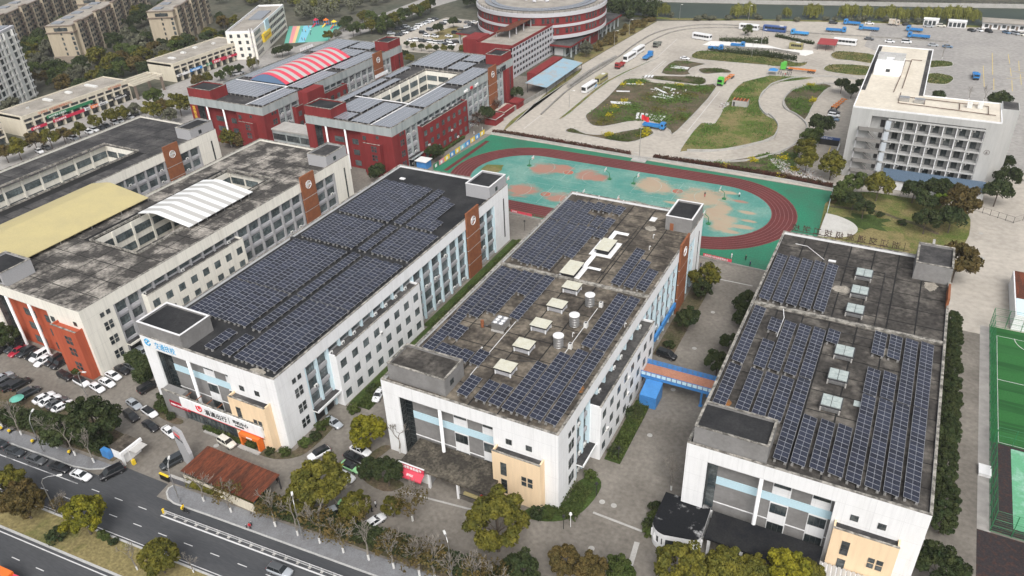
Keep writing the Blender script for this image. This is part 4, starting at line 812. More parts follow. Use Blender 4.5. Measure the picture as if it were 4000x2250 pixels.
def car_meshes(kind,col,roofcol):
    key=(kind,col,roofcol)
    if key in CARP: return CARP[key]
    K=KIND[kind]; b=MB(); loft(b,K['st']); f0,r0,f1,r1,h0,h1,z0,z1=K['cab']
    zt=z1-.05; B=[(f0,-h0,z0),(f0,h0,z0),(r0,h0,z0),(r0,-h0,z0)]; Tp=[(f1,-h1,zt),(f1,h1,zt),(r1,h1,zt),(r1,-h1,zt)]
    rf=[(f1,-h1,zt),(f1,h1,zt),(r1,h1,zt),(r1,-h1,zt)]; ri=[(f1-.15,-h1+.12,z1),(f1-.15,h1-.12,z1),(r1+.15,h1-.12,z1),(r1+.15,-h1+.12,z1)]
    R=MB(); R.quad(ri); 
    for k in range(4): R.quad([rf[k],rf[(k+1)%4],ri[(k+1)%4],ri[k]])
    # pillars
    for sgn in(0,1):
        for t in(.02,.46,.97):
            P0=Vector(B[1] if sgn else B[0]).lerp(Vector(B[2] if sgn else B[3]),t); P1=Vector(Tp[1] if sgn else Tp[0]).lerp(Vector(Tp[2] if sgn else Tp[3]),t); R.tube([P0,P1],.045,4)
    front=MB().quad([B[0],B[1],Tp[1],Tp[0]]); rear=MB().quad([B[2],B[3],Tp[3],Tp[2]]); side=MB().quad([B[1],B[2],Tp[2],Tp[1]]); side2=MB().quad([B[3],B[0],Tp[0],Tp[3]])
    xf=K['st'][1][0]+.06; xr=K['st'][-2][0]-.06; zf=K['st'][1][3]-.14; zr=K['st'][-2][3]-.18; hl=[];tl=[]
    CARP[key]=(b.mesh('body',['paint_'+col],True),R.mesh('roof',['paint_'+(roofcol or col)]),front.mesh('windscreen',['car_glass']),rear.mesh('rear_window',['car_glass']),side.mesh('side_window',['car_glass']),side2.mesh('side_window',['car_glass']),
      MB().box((xf-.12,-.14,zf-.05),(xf+.03,.14,zf+.07)).mesh('headlight',['lamp_clear']),MB().box((xr-.03,-.16,zr-.06),(xr+.1,.16,zr+.08)).mesh('tail_light',['lamp_red']),K)
    return CARP[key]
SIMPLE={}
NC={}
def car(pos,head,kind,col,label,roofcol=None,full=True,group=None,z=.02):
    if full:
        T=thing('car',label,'car',(*pos,z),rad(head),group); m=car_meshes(kind,col,roofcol); K=m[8]
        for nm,me in zip(('body','roof','windscreen','rear_window','side_window','side_window'),m[:6]): ob(nm,me,T)
        for x in K['wx']:
            for y in(-.8,.8): ob('wheel',wheel_mesh(),T,(x,y,.33))
        for y in(-.62,.62): ob('headlight',m[6],T,(0,y,0)); ob('tail_light',m[7],T,(0,y,0))
    else:
        k=(kind,col)
        if k not in SIMPLE:
            K=KIND[kind]; b=MB(); loft(b,K['st']); f0,r0,f1,r1,h0,h1,z0,z1=K['cab']; B=[(f0,-h0,z0),(f0,h0,z0),(r0,h0,z0),(r0,-h0,z0)]; Tp=[(f1,-h1,z1),(f1,h1,z1),(r1,h1,z1),(r1,-h1,z1)]
            b.quad(Tp,0)
            for q in range(4): b.quad([B[q],B[(q+1)%4],Tp[(q+1)%4],Tp[q]],1)
            for x in K['wx']:
                for y in(-.86,.86): b.box((x-.3,y-.08,0),(x+.3,y+.06,.55),2)
            SIMPLE[k]=b.mesh('car',['paint_'+col,'car_glass','tyre'])
        T=tag(ob('car',SIMPLE[k],None,(*pos,z),rad(head)),label,'car',group)
    return T
def cz(c,r,x,y): return g(c,r,x,y,.7)
RH=3.8
near=[ # tile, x, y, heading, kind, colour, label, roof
(0,2,10,640,-90,'sedan','black','black car cut by the left photo edge before the brick red front'),
(0,2,130,622,-90,'suv','dark','dark car left of the red car before the brick red front'),
(0,2,168,652,-90,'sedan','red','red hatchback parked before the brick red front'),
(0,2,245,660,-90,'suv','dark','dark suv just right of the red car'),
(0,2,332,682,-90,'sedan','black','black car between dark suv and white people carrier'),
(0,2,372,700,-90,'mpv','white','white people carrier before the brick red front'),
(0,2,412,742,-90,'sedan','white','white sedan with sunroof before the brick red front'),
(0,2,510,742,-90,'suv','black','black suv right of the white sedan before brick red front'),
(0,2,565,768,-90,'suv','black','last black suv beside the brick red bay'),
(0,2,615,888,-4,'suv','black','black suv at the head of the kerb row near brick red bay'),
(0,2,768,945,-6,'suv','white','white suv with black roof in the row by the kerb','black'),
(0,2,915,995,-8,'sedan','white','white sedan at the end of the kerb row by the lamp'),
(0,2,1008,948,-5,'sedan','white','white sedan with sunroof next to the dark hedge'),
(0,2,1068,882,-5,'sedan','white','white sedan half hidden behind the dark hedge'),
(0,2,1155,828,-5,'sedan','black','black sedan beside the cream side wall'),
(0,2,1238,795,-5,'sedan','grey','dark grey sedan beside the cream side wall'),
(0,2,1292,730,-5,'sedan','white','white sedan with sunroof beside the cream side wall'),
(0,2,1350,662,-5,'suv','silver','farthest silver car beside the cream side wall'),
(0,2,20,900,85,'sedan','silver','silver car at the left edge of the middle parking row'),
(0,2,60,935,85,'suv','grey','grey car second in the middle parking row at left'),
(0,2,110,975,85,'mpv','black','black people carrier in the middle parking row at left'),
(0,2,190,965,85,'mpv','black','long black car in the middle parking row at left'),
(0,2,275,1045,80,'mpv','dark','large dark car alone at the right of the middle row'),
(0,2,412,1090,80,'sedan','white','white sedan leftmost in the row behind the dark trees'),
(0,2,470,1118,80,'sedan','white','white sedan second in the row behind the dark trees'),
(0,2,535,1140,80,'sedan','grey','grey sedan third in the row behind the dark trees'),
(0,2,590,1172,80,'sedan','white','white sedan at right end of row behind the dark trees'),
(0,2,1262,1150,-12,'sedan','silver','silver blue sedan in the forecourt near the round planting bed'),
(0,2,1408,1225,-10,'sedan','white','white sedan with black roof in the forecourt','black'),
(0,2,1238,1265,-12,'suv','black','black suv in the forecourt left of the black sedan'),
(0,2,1418,1355,-10,'sedan','black','black sedan in the forecourt beside white sedan'),
(0,3,1600,85,-12,'sedan','white','white sedan next to the grey monument sign'),
(0,2,1400,995,80,'mpv','black','black people carrier beside the white pier of sign building'),
(0,3,2138,185,-8,'suv','cream','cream suv in front of the orange door'),
(0,3,-20,190,RH+180,'sedan','dark','dark car cut by the left edge on the street'),
(0,3,138,268,RH,'sedan','dark','dark green sedan parked on the street, leftmost whole one'),
(0,3,340,345,RH,'sedan','grey','dark grey sedan parked on the street, second whole one'),
(0,3,560,418,RH,'sedan','black','black sedan parked on the street next to the white one'),
(0,3,762,495,RH,'sedan','white','white sedan parked on the street by the gate'),
(0,3,1055,472,-112,'mpv','black','black car driving out of the gate'),
(0,3,1622,372,-108,'mpv','dark','dark people carrier parked by the grey monument sign'),
(1,3,592,292,-112,'suv','white','white car with black roof beside the round planting bed','black'),
(1,3,985,258,-4,'sedan','white','white car half under the bright tree'),
(1,3,925,328,-4,'sedan','black','black sedan parked behind the green car'),
(1,3,895,415,-4,'sedan','green','light green car with black roof','black'),
(1,3,835,500,-6,'sedan','white','white sedan parked beside the green car'),
(1,3,1112,935,70,'sedan','white','white sedan nosing into the roadside trees'),
(1,3,225,1395,RH,'suv','silver','silver suv with glass roof driving on the main road','grey'),
(1,3,735,850,60,'mpv','silver','silver people carrier half hidden under the roadside trees'),
(1,3,870,800,10,'suv','green','light green car under the roadside trees'),
(1,2,730,1325,-12,'sedan','silver','silver sedan by the side entrance of the sign building'),
(1,2,1155,1062,-75,'sedan','white','white sedan between the two white buildings'),
(2,2,1460,690,-8,'mpv','black','black car parked behind the blue footbridge'),
(3,0,622,1085,-5,'suv','white','white suv under the shelter left of the dormitory'),
(3,0,625,1058,-5,'suv','black','black suv behind the white suv left of the dormitory'),
(3,0,615,1120,-5,'sedan','blue','dark blue car before the white suv left of the dormitory'),
]
for q in near:
    c,r,x,y,h,k,cl,lb=q[:8]; car(cz(c,r,x,y),h,k,cl,lb,q[8] if len(q)>8 else None)
def row(lst,head,where,grp,kinds=('sedan','suv')):
    cnt={}
    for i,(c,r,x,y,cl) in enumerate(lst):
        cnt[cl]=cnt.get(cl,0)+1; n=cnt[cl]; tot=sum(1 for q in lst if q[4]==cl)
        nm={'grey':'grey','dark':'dark'}.get(cl,cl)
        lb=f'{ORD[n-1]+" " if tot>1 else ""}{nm} car {"from the left " if tot>1 else ""}{where}'
        car(cz(c,r,x,y),head+R_.uniform(-4,4),R_.choice(kinds),cl,lb,full=False,group=grp)
row([(0,0,370,1425,'white'),(0,0,440,1392,'grey'),(0,0,665,1295,'white'),(0,0,700,1300,'silver')],-8,'by the shop row near the left school building','cars parked along the shop row')
row([(0,0,838,1243,'white'),(0,0,890,1222,'white'),(0,0,952,1204,'dark'),(0,0,1003,1186,'dark'),(0,0,1080,1153,'white'),(0,0,1132,1137,'white'),(0,0,1225,1103,'white'),(0,0,1275,1075,'dark')],-8,'in front of the long red shop sign','cars parked along the shop row')
row([(0,0,2235,692,'white'),(0,0,2262,682,'silver')],60,'beside the second shop block','cars parked along the shop row')
gl='cars in the far car park'
row([(1,0,1275,312,'silver'),(1,0,1345,272,'dark'),(1,0,1415,250,'silver'),(1,0,1380,262,'dark'),(1,0,1535,241,'white'),(1,0,1572,222,'white'),(1,0,1612,207,'silver'),(1,0,1650,192,'white'),(1,0,1688,180,'dark')],15,'in the back row of the far car park',gl)
row([(1,0,1345,327,'dark'),(1,0,1368,315,'grey'),(1,0,1402,305,'white'),(1,0,1440,286,'dark'),(1,0,1470,276,'silver'),(1,0,1503,262,'white')],15,'in the second row of the far car park',gl)
row([(1,0,1573,305,'black'),(1,0,1640,277,'grey'),(1,0,1610,333,'white'),(1,0,1690,340,'white'),(1,0,1820,337,'white'),(1,0,1880,308,'dark')],-5,'around the grass island of the far car park',gl)
row([(1,0,1760,222,'dark'),(1,0,1798,203,'white'),(1,0,1905,203,'dark'),(1,0,1997,207,'grey'),(1,0,1935,272,'black'),(1,0,1995,254,'white'),(1,0,2030,232,'black'),(1,0,2066,206,'white')],30,'at the back right of the far car park',gl)
row([(1,0,1462,376,'white'),(1,0,1520,376,'white'),(1,0,1572,382,'grey'),(1,0,1612,386,'dark'),(1,0,1650,392,'white'),(1,0,1705,400,'white'),(1,0,1750,403,'silver'),(1,0,1795,411,'dark'),(1,0,1850,419,'white')],10,'in the front row of the far car park',gl)
row([(1,0,1815,378,'dark'),(1,0,1838,387,'white'),(1,0,1888,392,'black')],30,'in the short row behind the front row, far car park',gl)
gl='cars in the training yard'
row([(3,0,615,212,'dark'),(3,0,960,216,'white'),(3,0,1310,228,'black'),(3,0,1515,243,'silver'),(3,0,1635,240,'cream')],3,'by the river edge of the training yard',gl)
row([(3,0,955,364,'grey'),(3,0,1150,388,'white'),(3,0,1560,422,'silver'),(3,0,1695,435,'blue')],2,'in the lane behind the dormitory wing',gl,('sedan',))
car(cz(3,0,1307,393),2,'mpv','white','white minibus in the lane behind the dormitory wing',full=False,group=gl)
row([(3,0,1920,283,'dark'),(3,0,1995,282,'white'),(3,0,2085,292,'black'),(3,0,2250,302,'blue'),(3,0,2335,313,'silver'),(3,0,2390,320,'cream')],-50,'in front of the long low white office',gl)
car(cz(2,0,1630,547),-5,'sedan','white','lone white sedan on the training yard',full=True)
# trucks and buses
M('truck_blue',(.03,.2,.5),.4,(.05,.22,.45),.5,.4,.7,.05); M('truck_green',(.1,.45,.06),.4,None,fine=.03); M('truck_red',(.3,.03,.03),.5,None,fine=.06); M('truck_grey',(.16,.17,.15),.5,None,fine=.06); M('trailer_orange',(.62,.2,.04),.5,None,fine=.08); M('bus_white',(.72,.73,.74),.35,None,fine=.02); M('bus_blue',(.04,.09,.26),.35,None,fine=.02); M('bus_olive',(.3,.27,.12),.4,None,fine=.03); M('rust_white',(.5,.46,.4),.7,(.3,.18,.1),.8,.5,.65,.1); M('sky_paint',(.06,.3,.6),.4,None,fine=0)
def wheels(T,xs,w,r=.5):
    for x in xs:
        for y in(-w,w): o=ob('wheel',wheel_mesh(),T,(x,y,r)); s=r/.33; o.scale=(s,s*.9,s)
def truck(pos,head,mat,label,L=8.5,box=False,cabl=2.0,group='trucks in the training yard',bedmat=None):
    T=thing('truck',label,'truck',(*pos,.02),rad(head),group); f=L/2; w=1.2
    b=MB(); b.prism([(f-cabl,-w),(f-.25,-w),(f,-w*.8),(f,w*.8),(f-.25,w),(f-cabl,w)],.7,2.7,bot=True); b.box((f-cabl+.15,-w+.1,2.7),(f-.4,w-.1,2.95)); b.obj('cab',mat,T)
    MB().box((f-.05,-w*.8,1.75),(f+.03,w*.8,2.5)).obj('windscreen','car_glass',T)
    for y in(-w-.02,w-.03): MB().box((f-1.3,y,1.75),(f-.5,y+.05,2.45)).obj('side_window','car_glass',T)
    MB().box((f-.05,-w*.85,.6),(f+.08,w*.85,1.1)).obj('bumper','black',T)
    MB().box((-f,-.5,.7),(f-cabl,.5,1.0)).obj('chassis','black',T); bm=bedmat or mat
    if box: MB().box((-f,-w,1.),(f-cabl-.2,w,3.2)).obj('cargo_box',bm,T)
    else:
        b=MB(); b.box((-f,-w,1.),(f-cabl-.2,w,1.15)); t=.08; h=1.75; b.box((-f,-w,1.15),(f-cabl-.2,-w+t,h)); b.box((-f,w-t,1.15),(f-cabl-.2,w,h)); b.box((-f,-w+t,1.15),(-f+t,w-t,h)); b.box((f-cabl-.3,-w+t,1.15),(f-cabl-.2,w-t,h+.2)); b.obj('cargo_bed',bm,T)
    wheels(T,(f-1.3,-f+1.9,-f+3.1) if L>8 else (f-1.3,-f+1.7),1.0); return T
def bus(pos,head,mat,label,L=10.5,group='buses in the training yard',stripe=None):
    T=thing('bus',label,'bus',(*pos,.02),rad(head),group); f=L/2; w=1.25
    b=MB(); b.prism([(-f,-w),(f-.3,-w),(f,-w*.85),(f,w*.85),(f-.3,w),(-f,w)],.35,3.1,bot=True); b.obj('body',mat,T)
    MB().box((-f+.2,-w+.15,3.1),(f-.4,w-.15,3.22)).obj('roof',mat,T)
    MB().box((-f+1.5,-.7,3.22),(-f+3.5,.7,3.4)).obj('roof_unit','ac_white',T)
    MB().box((f-.05,-w*.82,1.3),(f+.03,w*.82,2.8)).obj('windscreen','car_glass',T); MB().box((-f-.03,-w*.8,1.7),(-f+.05,w*.8,2.7)).obj('rear_window','car_glass',T)
    n=6
    for y in(-w-.02,w-.03):
        for k in range(n): x=-f+.5+k*(L-1.4)/n; MB().box((x,y,1.6),(x+(L-1.4)/n-.12,y+.05,2.65)).obj('side_window','car_glass',T)
    if stripe:
        b=MB()
        for y in(-w-.03,w): b.quad([(-f+.3,y+.015,.6),(-f+3.2,y+.015,.6),(-f+1.4,y+.015,1.5),(-f+.3,y+.015,1.5)] if y>0 else [(-f+.3,y,1.5),(-f+1.4,y,1.5),(-f+3.2,y,.6),(-f+.3,y,.6)])
        b.obj('livery',stripe,T)
    wheels(T,(f-2.2,-f+2.6),1.08); return T
bz=lambda c,r,x,y:g(c,r,x,y,1.2)
truck(bz(2,0,1282,530),86,'truck_blue','blue flatbed truck driving away past the white coaches'); truck(bz(2,0,1372,415),-94,'truck_grey','grey green flatbed truck on the left lane of the yard',7); truck(bz(2,0,1018,612),-94,'truck_red','dark red flatbed truck behind the olive coach',7.5)
truck(bz(2,0,1342,1185),-4,'truck_blue','blue flatbed truck beside the flagpole near the sports ground',9); truck(bz(2,0,1922,452),2,'truck_blue','blue flatbed truck at the start of the white ramp',7.5); truck(bz(2,0,2130,425),2,'truck_blue','blue truck half sunk behind the ramp wall',7)
truck(bz(3,0,792,215),178,'truck_blue','blue truck by the river edge with its cab at left'); truck(bz(3,0,642,282),2,'truck_blue','blue truck facing right in the far lanes',10); truck(bz(3,0,953,268),178,'truck_blue','long blue truck facing left in the far lanes, left of two',10); truck(bz(3,0,1382,278),178,'truck_blue','blue truck facing left above another blue truck',8); truck(bz(3,0,1422,340),178,'truck_blue','long blue truck facing left, nearest of the far lane trucks',10.5); truck(bz(3,0,300,310),178,'sky_paint','pale blue truck behind the dark blue coach',9,group='trucks in the training yard')
truck(bz(3,0,1190,218),2,'rust_white','rusty white box truck by the willow trees',5.5,True); truck(bz(3,0,1962,712),-86,'truck_blue','blue truck alone on the grey car park at right',7.5)
def tractor(pos,head,label,lt):
    T=thing('tractor_unit',label,'truck',(*pos,.02),rad(head)); b=MB(); b.prism([(-1,-1.25),(1.2,-1.25),(1.4,-1),(1.4,1),(1.2,1.25),(-1,1.25)],.6,3.2,bot=True); b.box((-.9,-1.1,3.2),(.5,1.1,3.8)); b.obj('cab','truck_green',T); MB().box((1.36,-1,1.8),(1.43,1,2.9)).obj('windscreen','car_glass',T); MB().box((1.36,-1,.6),(1.46,1,1.2)).obj('bumper','black',T); MB().box((-4,-.5,.7),(-1,.5,1.)).obj('chassis','black',T); wheels(T,(.6,-2.6,-3.5),1.05)
    a=rad(head); p=(pos[0]-math.cos(a)*8.2,pos[1]-math.sin(a)*8.2); flat_trailer(p,head,lt)
def flat_trailer(p,head,lt):
    T=thing('flat_trailer',lt,'trailer',(*p,.02),rad(head)); b=MB()
    for y in(-.6,.6): b.box((-6,y-.15,1.),(6,y+.15,1.35))
    for x in(-5.8,-3.5,-1,2,5.6): b.box((x,-1.2,1.05),(x+.35,1.2,1.33))
    b.obj('frame','trailer_orange',T); wheels(T,(-3,-4.1,-5.2),1.05,.48)
tractor(bz(2,0,1968,782),-97,'green tractor unit on the curved lane','orange flat trailer behind the green tractor on the curve'); tractor(bz(3,0,150,635),178,'green tractor unit near the blue tent','orange flat trailer beside the blue tent'); flat_trailer(bz(3,0,672,970),78,'yellow orange flat trailer parked left of the dormitory')
bus(bz(2,0,1108,540),-94,'bus_white','white coach, front one of the pair on the left lane'); bus(bz(2,0,1192,480),-94,'bus_white','white coach, rear one of the pair on the left lane'); bus(bz(2,0,728,825),-94,'bus_white','white coach with blue swoosh in the lower left lane',11,stripe='sky_paint'); bus(bz(2,0,842,750),-94,'bus_olive','olive coach behind the white coach with swoosh',9)
bus(bz(2,0,1790,352),165,'bus_white','white bus on the open yard before the ramp'); bus(bz(2,0,2235,262),174,'bus_white','white bus behind the small round tree'); bus(bz(3,0,62,278),176,'bus_blue','dark blue coach in the far lanes',12); bus(bz(3,0,725,402),176,'bus_white','white city bus beside the rusty red shelter',11); bus(bz(3,0,265,442),176,'bus_olive','cream minibus on the white ramp',6.5)
# ---------------- trees and planting
def npmesh(name,v,q,mats,mi=None):
    me=bpy.data.meshes.new(name); me.vertices.add(len(v)); me.vertices.foreach_set('co',np.asarray(v,np.float32).ravel()); n=len(q)
    me.loops.add(n*4); me.loops.foreach_set('vertex_index',np.asarray(q,np.int32).ravel()); me.polygons.add(n); me.polygons.foreach_set('loop_start',np.arange(0,n*4,4,dtype=np.int32))
    for m in mats: me.materials.append(MATS[m])
    if mi is not None: me.polygons.foreach_set('material_index',np.asarray(mi,np.int32))
    me.update(calc_edges=True); return me
rng=np.random.default_rng(5)
def leaves(P,Nn,size):
    n=len(P); r=rng.normal(size=(n,3)); d=Nn+.6*r; d/=np.linalg.norm(d,axis=1)[:,None]
    a=np.cross(d,rng.normal(size=(n,3))); a/=np.linalg.norm(a,axis=1)[:,None]; b=np.cross(d,a); s=(size*rng.uniform(.6,1.3,n))[:,None]
    v=np.stack([P-a*s-b*s*.6,P+a*s-b*s*.6,P+a*s+b*s*.6,P-a*s+b*s*.6],1).reshape(-1,3); return v,np.arange(n*4).reshape(-1,4)
def crown_points(rx,rz,ncl,nl,cr,zc,hollow=.55,flat=0.):
    C=[];
    for k in range(ncl):
        d=rng.normal(size=3); d/=np.linalg.norm(d); d[2]=abs(d[2])*1.0-.35 if rng.random()<.75 else d[2]
        rr=rng.uniform(hollow,1.)**.6; C.append((d[0]*rx*rr,d[1]*rx*rr,zc+d[2]*rz*rr))
    C=np.array(C); idx=rng.integers(0,ncl,nl); d=rng.normal(size=(nl,3)); d/=np.linalg.norm(d,axis=1)[:,None]; d[:,2]=np.where(rng.random(nl)<.5,np.abs(d[:,2]),d[:,2])
    crs=cr*rng.uniform(.6,1.25,ncl); P=C[idx]+d*(crs[idx]*rng.uniform(.75,1.05,nl))[:,None]*np.array([1,1,.8]); return P,d
def leafmat(name,c1,c2,c3=None,scale=.5):
    m=M(name,c1,.75,c2,scale,.35,.65,.3,2.5,spec=.1,rnd=.18); b=m.node_tree.nodes['Principled BSDF']; b.inputs['Subsurface Weight'].default_value=0
    return m
leafmat('leaf_olive',(.145,.13,.022),(.06,.066,.016)); leafmat('leaf_bright',(.25,.225,.02),(.1,.11,.016)); leafmat('leaf_dark',(.026,.042,.017),(.05,.06,.022)); leafmat('leaf_green',(.045,.07,.018),(.07,.085,.025)); leafmat('leaf_brown',(.12,.085,.03),(.07,.06,.022)); leafmat('leaf_willow',(.2,.2,.045),(.13,.14,.04)); leafmat('leaf_grey',(.13,.13,.09),(.085,.09,.06)); leafmat('leaf_red',(.07,.022,.018),(.045,.03,.015)); leafmat('leaf_yellow',(.5,.4,.01),(.3,.28,.02)); leafmat('leaf_lime',(.16,.22,.03),(.1,.15,.025)); leafmat('leaf_veg',(.07,.15,.025),(.12,.17,.04))
M('bark',(.11,.09,.075),.95,None,fine=.2); M('bark_grey',(.17,.15,.13),.95,(.1,.085,.07),1.,.4,.6,.2); M('whitewash',(.62,.62,.6),.9,None,fine=.06)
TREE={}
def tree_meshes(key,leaf,rx,rz,zc,h0,var,nl,lsize,ncl=26,cr=.34,trunk=.2):
    k=(key,var)
    if k not in TREE:
        P,d=crown_points(rx,rz,ncl,nl,cr*rx,zc); v,q=leaves(P,d,lsize); crown=npmesh('crown',v,q,[leaf])
        t=MB(); t.tube([(0,0,0),(.05,.05,zc*.5),(0,.1,zc+rz*.3)],trunk,6,0,trunk*.5)
        for j in range(6):
            a=j*1.05+var; t.tube([(0,0,zc-rz*.55),(rx*.35*math.cos(a),rx*.35*math.sin(a),zc-rz*.1),(rx*.7*math.cos(a),rx*.7*math.sin(a),zc+rz*.25)],trunk*.5,4,0,trunk*.15)
        tk=t.mesh('trunk',['bark']); TREE[k]=(crown,tk)
    return TREE[k]
def tree(pos,key,leaf,s,label,group=None,cat='tree',z=0.,zc=4.6,rx=3.4,rz=3.0,nl=5200,lsize=.2,nvar=4,ncl=30,cr=.34,name=None,sz=1.):
    var=R_.randrange(nvar); cm,tm=tree_meshes(key,leaf,rx,rz,zc,0,var,nl,lsize,ncl,cr)
    T=thing(name or 'tree',label,cat,(pos[0],pos[1],z),R_.uniform(0,6.28),group); T.scale=(s,s,s*sz); ob('trunk',tm,T); ob('crown',cm,T); return T
LEAF=dict(olive='leaf_olive',bright='leaf_bright',dark='leaf_dark',green='leaf_green',brown='leaf_brown',grey='leaf_grey',lime='leaf_lime',yellow='leaf_yellow',red='leaf_red')
def ev(c,r,x,y,s,col,label,big=True,zc=None):   # crown centre pixel -> evergreen tree standing below it
    z=4.6*s*1.1; p=g(c,r,x,y,z); return tree(p,'ev_'+col+('b' if big else ''),LEAF[col],s,label,nl=11000 if big else 3600,lsize=.17 if big else .24,nvar=3 if big else 2,ncl=60 if big else 26,cr=.24 if big else .36,sz=1.1)
def bush(p,s,col,label,group=None,sz=1.): return tree(p,'bush_'+col,LEAF[col],s,label,group,'bush',zc=.75,rx=1.,rz=.8,nl=900,lsize=.11,nvar=2,ncl=14,cr=.5,name='bush',sz=sz)
for q in((1,3,600,540,1.36,'olive','large olive green evergreen beside the rusty corrugated roof'),(1,3,1045,70,1.02,'bright','bright yellow green evergreen at the corner of the brown roofed building'),(1,3,2270,930,1.5,'olive','large olive tree before the beige bay of the middle building'),(1,3,930,790,.85,'olive','smaller olive tree next to the white car nosing into trees'),(1,3,420,700,.9,'olive','olive tree behind the bare roadside trees, left'),
 (0,2,860,1290,1.4,'dark','big dark evergreen behind the street pavement at left'),(0,3,560,60,1.0,'dark','dark evergreen with bare twigs behind the pavement at left'),(0,2,40,510,.9,'dark','dark tree at the left edge below the cream building'),
 (0,3,60,590,.95,'olive','olive tree on the median at the left photo edge'),(0,3,200,720,1.05,'brown','brown olive tree on the median, second from left'),(0,3,775,870,1.04,'bright','bright olive tree standing alone on the median'),(0,3,1490,1255,.92,'olive','olive tree on the median at the bottom of photo'),
 (2,3,1580,1330,1.08,'olive','olive tree in front of the round ended booth'),(2,3,2010,1360,1.0,'olive','olive tree at the bottom edge before the black canopy'),(3,3,190,1390,1.0,'bright','yellow green tree at the bottom edge near the beige bay'),(2,3,2290,1400,.8,'olive','small olive tree between two others at the bottom edge'),(2,3,480,1290,.75,'brown','brownish tree at the bottom edge behind bare branches'),(2,3,740,1370,.75,'brown','brown olive tree at bottom edge left of the green one'),(2,3,1010,1390,.7,'green','small green tree at the bottom edge of the campus road'),(2,3,80,1380,.9,'dark','dark tree under the large olive tree at the bottom'),(3,3,1640,1360,1.1,'dark','dark brown tree at the bottom right beside the road'),(3,3,380,1430,.7,'olive','small olive tree cut by the bottom edge'),
 (1,3,1235,450,.82,'dark','dense dark round tree left of the red awning'),(1,3,1060,430,.6,'dark','smaller dark tree behind the light green car'),(1,3,1280,790,.55,'olive','small olive tree beside the white gate barrier'),
 (3,1,690,480,.8,'green','green tree by the corner of the sports ground fence'),(3,1,815,385,.85,'green','green tree in front of the dormitory stairs'),(3,1,1050,420,1.0,'olive','olive tree in front of the dormitory blue eaves, left'),(3,1,1390,450,.9,'dark','dark tree before the dormitory, middle left'),(3,1,1610,440,1.0,'dark','dark tree before the dormitory, middle right'),(3,1,1500,560,.8,'dark','dark lower tree by the dormitory fence'),(3,1,1655,540,.62,'lime','bright lime green small tree before the dormitory'),(3,1,1830,565,1.25,'brown','large brown olive tree at the right of the dormitory lawn'),(3,1,1740,720,.95,'dark','dark tree below the large brown olive tree'),(3,1,1500,735,.9,'dark','dark round tree at the lower edge of the lawn'),
 (3,1,810,550,.7,'dark','dark round tree left on the lawn path'),(3,1,910,625,.72,'dark','dark round topiary tree on the lawn, second'),(3,1,2175,465,1.0,'dark','dark tree right of the dormitory gate'),(3,1,2265,330,.95,'dark','dark tree at the right wall of the dormitory'),(3,1,1800,1110,1.3,'brown','tall brown olive tree behind the roof house of right building'),(3,1,2240,200,.7,'dark','farther dark tree at the right wall of dormitory'),
 (3,0,700,790,.85,'dark','dark tree on the yard left of the dormitory wing'),(3,0,795,845,.75,'dark','second dark tree beside the dormitory wing'),(3,0,880,785,.7,'dark','dark tree partly hidden by the dormitory wing'),(3,0,1612,895,.7,'dark','dark tree right behind the dormitory roof'),(3,0,2190,950,1.15,'dark','large dark tree behind the right end of the dormitory'),(3,0,510,1160,1.15,'dark','tall dark tree left of the parked white suv'),(3,0,415,1275,.95,'green','green tree above the underpass entrance'),(3,0,350,1390,1.0,'olive','olive tree left of the underpass entrance'),(3,1,610,215,1.05,'olive','olive tree right of the underpass entrance'),(3,1,370,180,.9,'olive','olive green tree at the left of underpass ramp'),
 (2,1,1815,1290,1.0,'olive','tall tree at the far right corner of the middle building'),(2,2,1795,50,.75,'dark','dark shrub tree on the lane by the middle building'),(2,2,1660,335,.8,'dark','dark round tree near the brown clock panel of middle building'),(2,2,2210,190,.8,'dark','dark tree at the left wall of right building, far one'),(2,2,2050,560,.6,'dark','dark tree at the left wall of right building, middle one'),(2,2,1940,760,.85,'dark','dark tree next to the blue footbridge'),(2,2,2170,330,.6,'dark','small dark tree at the left wall of right building'),
 (1,1,1140,285,.85,'dark','dark round tree behind the black roofed building'),(1,1,1680,95,.85,'dark','dark round tree beside the red building side'),(1,0,2170,1065,.9,'dark','dark round bush tree near brown shrubs by red building'),(1,0,280,1310,.7,'dark','dark tree under the grey glazed link'),
 (1,0,2230,640,.6,'dark','dark small tree at the far end of the lettered red wall'),(2,0,40,870,.8,'dark','dark tree below the sheet metal shelter'),(2,0,700,450,.9,'grey','grey green tree before the low red roofed hall'),(2,0,2230,270,.75,'green','small round green tree on the far yard'),(1,0,1715,260,.85,'dark','dark tree on the car park grass island, left'),(1,0,1858,200,.8,'dark','dark tree on the car park grass island, right')): ev(*q[:4],q[4]*(1.08 if q[1]==1 and q[0]==3 else 1),*q[5:],big=(q[1]>=2))
def ordn(i): return (ORD+['thirteenth','fourteenth','fifteenth','sixteenth','seventeenth','eighteenth','nineteenth','twentieth','twenty first','twenty second','twenty third','twenty fourth'])[i]
for i,(r,y,s) in enumerate(((2,345,.6),(2,420,.62),(2,500,.65),(2,560,.62),(2,640,.62),(2,720,.6),(2,800,.72),(2,940,.72),(2,1060,.7),(2,1120,.72),(2,1230,.66),(2,1310,.66),(2,1410,.68),(3,30,.7),(3,120,.72),(3,250,.62),(3,360,.66),(3,480,.62),(3,620,.72),(3,700,.72),(3,820,.74),(3,930,.66))):
    p=g(3,r,1760-(y+ (1449 if r==3 else 0))*.066+ (20 if i%3==0 else 0),y,4.6*s); ev(3,r,1765-(y+(1330 if r==3 else 0))*.05,y,s*.92,'dark',f'{ordn(i)} dark evergreen from the far end, right wall of the right building',big=True)['group']='row of dark evergreens along the right building'
